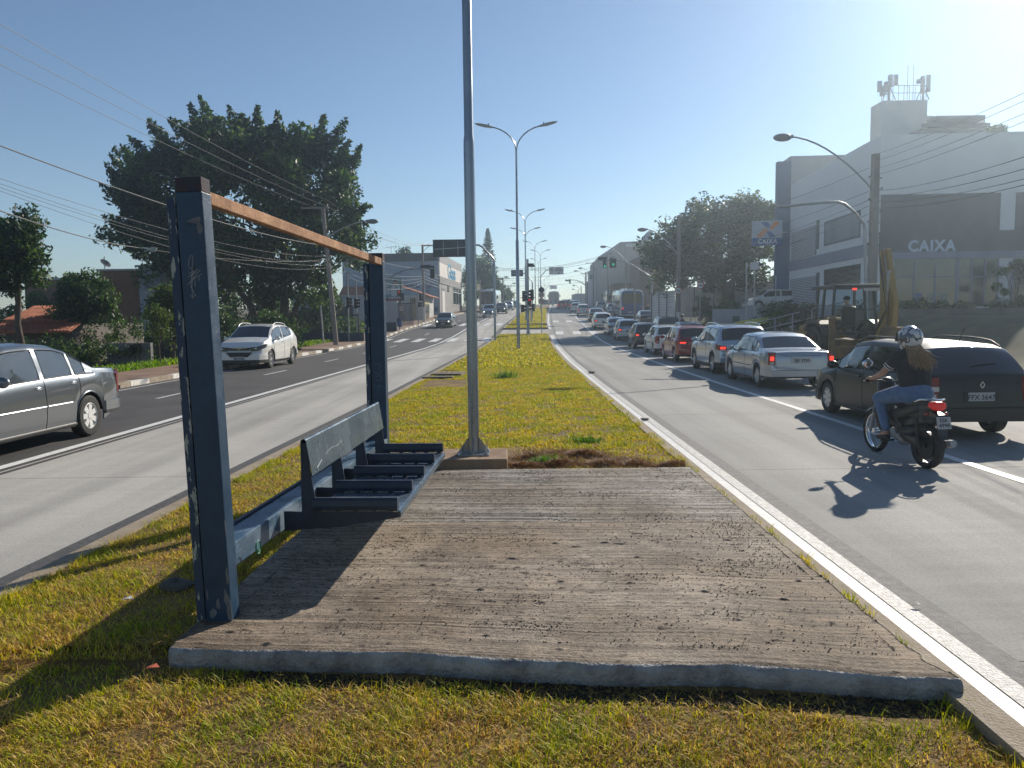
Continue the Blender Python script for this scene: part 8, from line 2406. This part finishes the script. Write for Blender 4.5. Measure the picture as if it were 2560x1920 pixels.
# ------------------------------------------------------------------ utility poles, lamps on them, and cables
mIns = M('insulator', (.10, .07, .06), rough=.4)
mTrafo = M('transformer_grey', (.16, .18, .20), rough=.5)
ATT = {}
def utility_pole(key, px, Y, ptop, label, r=.15, lean=0.0, arm=None, lamp=None, trafo=False, mat=None, white=False, zg=None, xoff=0.0, square=False, clutter=True):
    x = B(px, 790, Y).x + xoff; zg = gz(x, Y) if zg is None else zg
    zt_ = B(px, ptop, Y).z; h = zt_ - zg
    t = thing('utility_pole', label, 'utility pole', (x, Y, zg))
    mb = MB()
    if square: mb.prism([(-r, 0), (r, 0), (r * .7 + lean, h), (-r * .7 + lean, h)], -r * .7, r * .7, 'Y')
    else: mb.tube([(0, 0, 0), (lean * .5, 0, h * .5), (lean, 0, h)], [r, r * .88, r * .75], 12)
    mb.build('shaft', mat or mPoleC, t, smooth_=40)
    if white: mb = MB(); mb.lathe([(r * 1.03, 0.0), (r * 1.02, 1.5)], n=12); mb.build('whitewash', mKerbWhite, t)
    for (zo, a0, a1) in (arm or []):
        mb = MB(); mb.bar((lean + a0, -.12, h - zo), (lean + a1, -.12, h - zo), .09, .11); mb.bar((lean, -.1, h - zo - .6), (lean + a1 * .6, -.12, h - zo), .04, .04); ca = mb.build('crossarm', mPoleC, t)
        for k in range(3):
            xx = lean + a0 + (a1 - a0) * (.06 + .44 * k); mb = MB(); mb.lathe([(.02, 0), (.055, .04), (.03, .08), (.055, .12), (.02, .18)], (xx, -.12, h - zo + .05), n=10); mb.build('insulator', mIns, ca)
            ATT.setdefault(key, []).append(Vector((x + xx, Y - .12, zg + h - zo + .2)))
    if lamp:
        (hx, hy, ay) = lamp
        H_ = B(hx, hy, Y - .5) - Vector((x, Y, zg)); A_ = Vector((lean, 0, B(px, ay, Y).z - zg))
        if True:
            d = H_ - A_
            P_ = [A_ + Vector((d.x * (f ** 1.0), d.y * f, d.z * math.sin(f * math.pi / 2) ** .9)) for f in np.linspace(0, 1, 10)]
            mb = MB(); mb.tube(P_, .035, 8); mb.build('lamp_arm', mGalvD, t, smooth_=50)
            s = -1 if d.x < 0 else 1
            mb = MB(); mb.sphere(H_ + Vector((s * .15, 0, -.04)), (.36, .19, .15), 14, 9); mb.cyl(H_ + Vector((-s * .25, 0, .0)), H_ + Vector((0, 0, 0)), .07, 8); mb.build('lamp_head', mTrafo, t, smooth_=60)
    if trafo:
        mb = MB(); mb.lathe([(.28, 0), (.3, .05), (.3, .85), (.26, .92), (.05, .95)], (-.45, -.2, h * .62), n=14); mb.build('transformer', mTrafo, t, smooth_=40)
    if clutter:
        r_ = random.Random(int(px))
        mb = MB()
        for k in range(7):
            z = h * (.55 + .055 * k); mb.tube([(lean * z / h - r - .02, -.05, z), (lean * z / h + r + .06, -.1, z)], .02, 5)
            mb.lathe([(.02, 0), (.045, .03), (.02, .08)], (lean * z / h + (r + .08) * (1 if k % 2 else -1), -.08, z), n=8)
        mb.build('rack', mIns, t)
    ATT[key + '_p'] = (x + lean, Y, zg, h)
    return t
UG = 'concrete utility poles'
utility_pole('A', 838, 48, 520, 'concrete pole in front of the big tree, close to the left kerb', .16, -.55, arm=[(.0, -1.3, .4)], zg=zr(48) + .13, lamp=(925, 552, 600), clutter=True)
utility_pole('B', 1060, 80, 612, 'far concrete pole with a painted white foot beside the clinic', .14, 0, arm=[(.1, -.1, 1.3)], white=True, zg=zr(80) + .13)
utility_pole('L0', -700, 14, -150, 'near left utility pole standing outside the picture', .17, 0, arm=[(.0, -1.0, .7)], zg=.0)
utility_pole('C', 1201, 108, 700, 'pale pole with a box in front of the far left trees', .14, 0, zg=zr(108))
utility_pole('D', 1258.5, 140, 694, 'dark pole right of the conifer with a lamp arm', .13, 0, arm=[(.2, -1.2, 1.2)], lamp=(1264, 692, 700), zg=zr(140))
utility_pole('E', 1271, 165, 713, 'slender pole with a crossarm near the crest on the left', .13, 0, arm=[(.2, -1.4, 1.4)], lamp=(1284, 708, 722), zg=zr(165))
utility_pole('F', 1279.5, 195, 731, 'smallest pole on the left, near the crest', .13, 0, arm=[(.1, -1.5, 1.5)], lamp=(1291, 725, 738), zg=zr(195))
utility_pole('G', 1286, 225, 744, 'tiny pole past the crest on the left', .13, 0, arm=[(.1, -1.5, 1.5)], zg=zr(225), clutter=False)
# right side
utility_pole('R1', 2178, 31, 385, 'tall cluttered pole with a curved lamp arm in front of the bank', .17, 0, arm=None, lamp=(1966, 341, 482), square=True)
x_, y_, zg_, h_ = ATT['R1_p']
t = thing('sign_arm', 'bare grey pipe arm bent out from the pole in front of the bank', 'pipe arm', (x_, y_, 0))
mb = MB(); mb.tube([B(2162, 578, y_ - .3) - Vector((x_, y_, 0)), B(2160, 560, y_ - .3) - Vector((x_, y_, 0)), B(2138, 532, y_ - .3) - Vector((x_, y_, 0)), B(2112, 510, y_ - .3) - Vector((x_, y_, 0)), B(2095, 505, y_ - .3) - Vector((x_, y_, 0)), B(2060, 506, y_ - .3) - Vector((x_, y_, 0)), B(1938, 518, y_ - .3) - Vector((x_, y_, 0))], .055, 10); mb.build('pipe', mGalvD, t, smooth_=50)
mb = MB(); mb.cyl(B(2162, 578, y_ - .3) - Vector((x_, y_, 0)), (-.25, -.3, gz(x_, y_)), .065, 10); mb.build('pipe', mGalvD, t, smooth_=40)
utility_pole('R2', 1696, 60, 538, 'big pole carrying the round 40 sign, at the left side of the right-hand tree', .17, 0, lamp=(1610, 573, 640), white=True, zg=zr(60) + .13, xoff=0)
Y_ = 59.7; b = B(1695, 727, Y_); s40 = thing('speed_sign', 'round white 40 speed limit sign on the big pole', 'road sign', (b.x, Y_, b.z))
disc(s40, 0, -.12, 0, .27, '40'); mb = MB(); mb.box((0, -.06, 0), (.1, .1, .2)); mb.build('clamp', mGalvD, s40)
utility_pole('R3', 1566, 92, 655, 'dark pole with a lamp arm left of the beige building front', .16, 0, lamp=(1511, 616, 655), trafo=False, square=True)
utility_pole('R4', 1520, 112, 633, 'tall dark pole just left of the beige building, wires crossing the road', .16, 0, trafo=False, arm=[(.1, -.2, .6)])
utility_pole('R5', 1484, 138, 655, 'pole with a crossarm and a transformer left of the pale narrow block', .15, 0, arm=[(.2, -1.3, 1.3)], lamp=(1453, 670, 693), trafo=True)
utility_pole('R6', 1465, 160, 680, 'double-width pole above the buses with a lamp arm', .2, 0, arm=[(.3, -1.0, 1.0)], lamp=(1441, 677, 700))
utility_pole('R7', 1453, 190, 715, 'small far pole with a lamp arm near the crest on the right', .13, 0, lamp=(1436, 713, 728), clutter=False)
utility_pole('R8', 1446, 220, 724, 'tiny far pole with a lamp arm past the crest on the right', .13, 0, lamp=(1434, 723, 736), clutter=False)
utility_pole('R9', 1586, 78, 668, 'thin dark pole in front of the beige building', .10, 0, clutter=False)
utility_pole('R0', 2900, 6, 0, 'near right utility pole standing outside the picture', .17, 0, zg=0, clutter=False)

mWireL = M('pale_cable', (.10, .10, .095), rough=.6)
def wire(label, p0, p1, sag, r, group, mat=None, n=22):
    p0, p1 = Vector(p0), Vector(p1)
    pts = []
    for i in range(n + 1):
        t = i / n; p_ = p0.lerp(p1, t); p_.z -= 4 * sag * t * (1 - t); pts.append(p_)
    mb = MB(); mb.tube(pts, r, 5); o = mb.build('power_line' if group != 'thick telephone cables on the left' else 'telephone_cable', mat or mWire, smooth_=60)
    return tag(o, label, 'cable', group)
GL = 'thin power lines from the pole by the big tree'
A = ATT['A']; Bq = ATT['B']
def through(px, py, Y): return B(px, py, Y)
# three lines to upper left
starts = [(822, 503), (829, 521), (797, 522)]; ends = [(0, 47), (0, 100), (0, 148)]
nm = ('uppermost', 'middle', 'lowest')
for i in range(3):
    p1 = B(*starts[i], 47.8); p0 = B(*ends[i], 17.5)
    d = (p0 - p1); p0b = p0 + d * .15
    wire('%s of the three thin power lines rising to the upper left corner' % nm[i], p1, p0b, .25, .007, GL, mWireL)
    p2 = Bq[i % len(Bq)] if i else Bq[2]
    wire('%s thin power line sagging from the tree pole to the far pole by the clinic' % nm[i], p1, p2, .9, .011, GL, mWireL)
GT = 'thick telephone cables on the left'
def tel(label, a, ya, b_, yb, sag, r, mat=mWireL): wire(label, B(*a, ya), B(*b_, yb), sag, r, GT, mat)
tel('twisted cable passing behind the near bench post to the tree pole', (-20, 357), 17, (815, 614), 48, .35, .016)
tel('lowest thick cable on the left, ending at the hanging splice', (-20, 520), 16, (345, 619), 30, .12, .015)
tel('cable continuing from the splice to the tree pole', (345, 619), 30, (826, 648), 48, .3, .009)
for k, (y0, y1, s_) in enumerate(((440, 640, .5), (452, 652, .6), (462, 662, .55), (470, 668, .7))):
    tel(('first', 'second', 'third', 'fourth')[k] + ' of the four thin cables fanning in to the tree pole', (-20, y0), 17, (826, y1), 48, s_, .006)
for k, (y1, y2, s_) in enumerate(((640, 690, .5), (652, 695, .6), (662, 700, .8), (668, 706, 1.0), (614, 672, .3))):
    tel(('first', 'second', 'third', 'fourth', 'white')[k] + ' cable drooping from the tree pole to the pole by the clinic', (826, y1), 48, (1058, y2), 80, s_, .010)
for k, y1 in enumerate((672, 680, 690, 697, 706)):
    p_ = B(1060, y1, 80); c_ = B(1201, 712 + 3 * k, 108)
    wire(('first', 'second', 'third', 'fourth', 'fifth')[k] + ' cable from the clinic pole towards the far left trees', p_, c_, .5, .016, 'cables in front of the shop')
sp_ = thing('cable_splice', 'pale bundled splice hanging from the lowest cable on the left', 'cable splice', tuple(B(378, 622, 30)))
mb = MB(); mb.tube([(-.35, 0, .05), (-.1, 0, -.02), (.12, 0, -.06), (.2, 0, 0), (.0, .02, .03), (-.2, 0, -.08)], [.02, .05, .07, .05, .04, .02], 7); mb.build('bundle', M('pale_plastic', (.4, .42, .4), rough=.6), sp_, smooth_=60)
GR = 'power lines in front of the bank'
for k, (ye, ys_) in enumerate(((220, 388), (240, 405), (272, 424), (292, 440))):
    p1 = B(2183, ys_, 31); pm = B(2560, ye, 19); d = pm - p1
    wire(('highest', 'second', 'third', 'lowest')[k] + ' power line leaving the picture at the upper right edge', p1, pm + d * .35, .15, .007, GR)
for k, (ye, ys_) in enumerate(((370, 478), (400, 492), (425, 505), (440, 520))):
    p1 = B(2183, ys_, 31); pm = B(2560, ye, 17); d = pm - p1
    wire(('top', 'second', 'third', 'bottom')[k] + ' of the cables crossing the white bank wall to the right', p1, pm + d * .35, .25, .009, GR, mWireL)
for k, (ys_, ye) in enumerate(((420, 562), (478, 610), (500, 640), (515, 655), (535, 668))):
    wire(('highest', 'second', 'third', 'fourth', 'lowest')[k] + ' cable from the bank pole down to the big pole by the tree', B(2172, ys_, 31), B(1697, ye, 60), .5, .010, 'cables between the two big right-hand poles', mWireL)
for k, (y1, y2) in enumerate(((610, 668), (640, 676), (655, 690))):
    wire(('top', 'middle', 'bottom')[k] + ' cable from the big right pole towards the beige building', B(1695, y1, 60), B(1566, y2, 92), .5, .016, 'cables running on up the right side')
GX = 'cables crossing high over the road'
for k, (a, ya, b_, yb, s_) in enumerate((((1228, 668), 110, (1519, 634), 112, .9), ((1228, 671), 110, (1519, 637), 112, .9), ((1240, 676), 125, (1500, 652), 125, .6), ((1235, 697), 125, (1484, 668), 138, .6), ((1255, 700), 140, (1466, 684), 160, .6), ((1258, 713), 165, (1466, 703), 162, .5))):
    wire(('highest', 'second', 'third', 'fourth', 'fifth', 'lowest')[k] + ' cable spanning the road above the traffic lights', B(*a, ya), B(*b_, yb), s_, .02, GX)
# ------------------------------------------------------------------ air
HZ = 0.0016
mHz = bpy.data.materials.new('haze'); mHz.use_nodes = True
t_ = mHz.node_tree; t_.nodes.remove(t_.nodes['Principled BSDF'])
pv = t_.nodes.new('ShaderNodeVolumePrincipled')
pv.inputs['Color'].default_value = (.70, .86, 1, 1); pv.inputs['Density'].default_value = HZ; pv.inputs['Anisotropy'].default_value = .78
t_.links.new(pv.outputs[0], t_.nodes['Material Output'].inputs['Volume'])
mb = MB(); mb.box2((-420, -60, -60), (420, 420, 21)); hz = mb.build('haze', mHz); hz['kind'] = 'stuff'
bpy.context.view_layer.update()
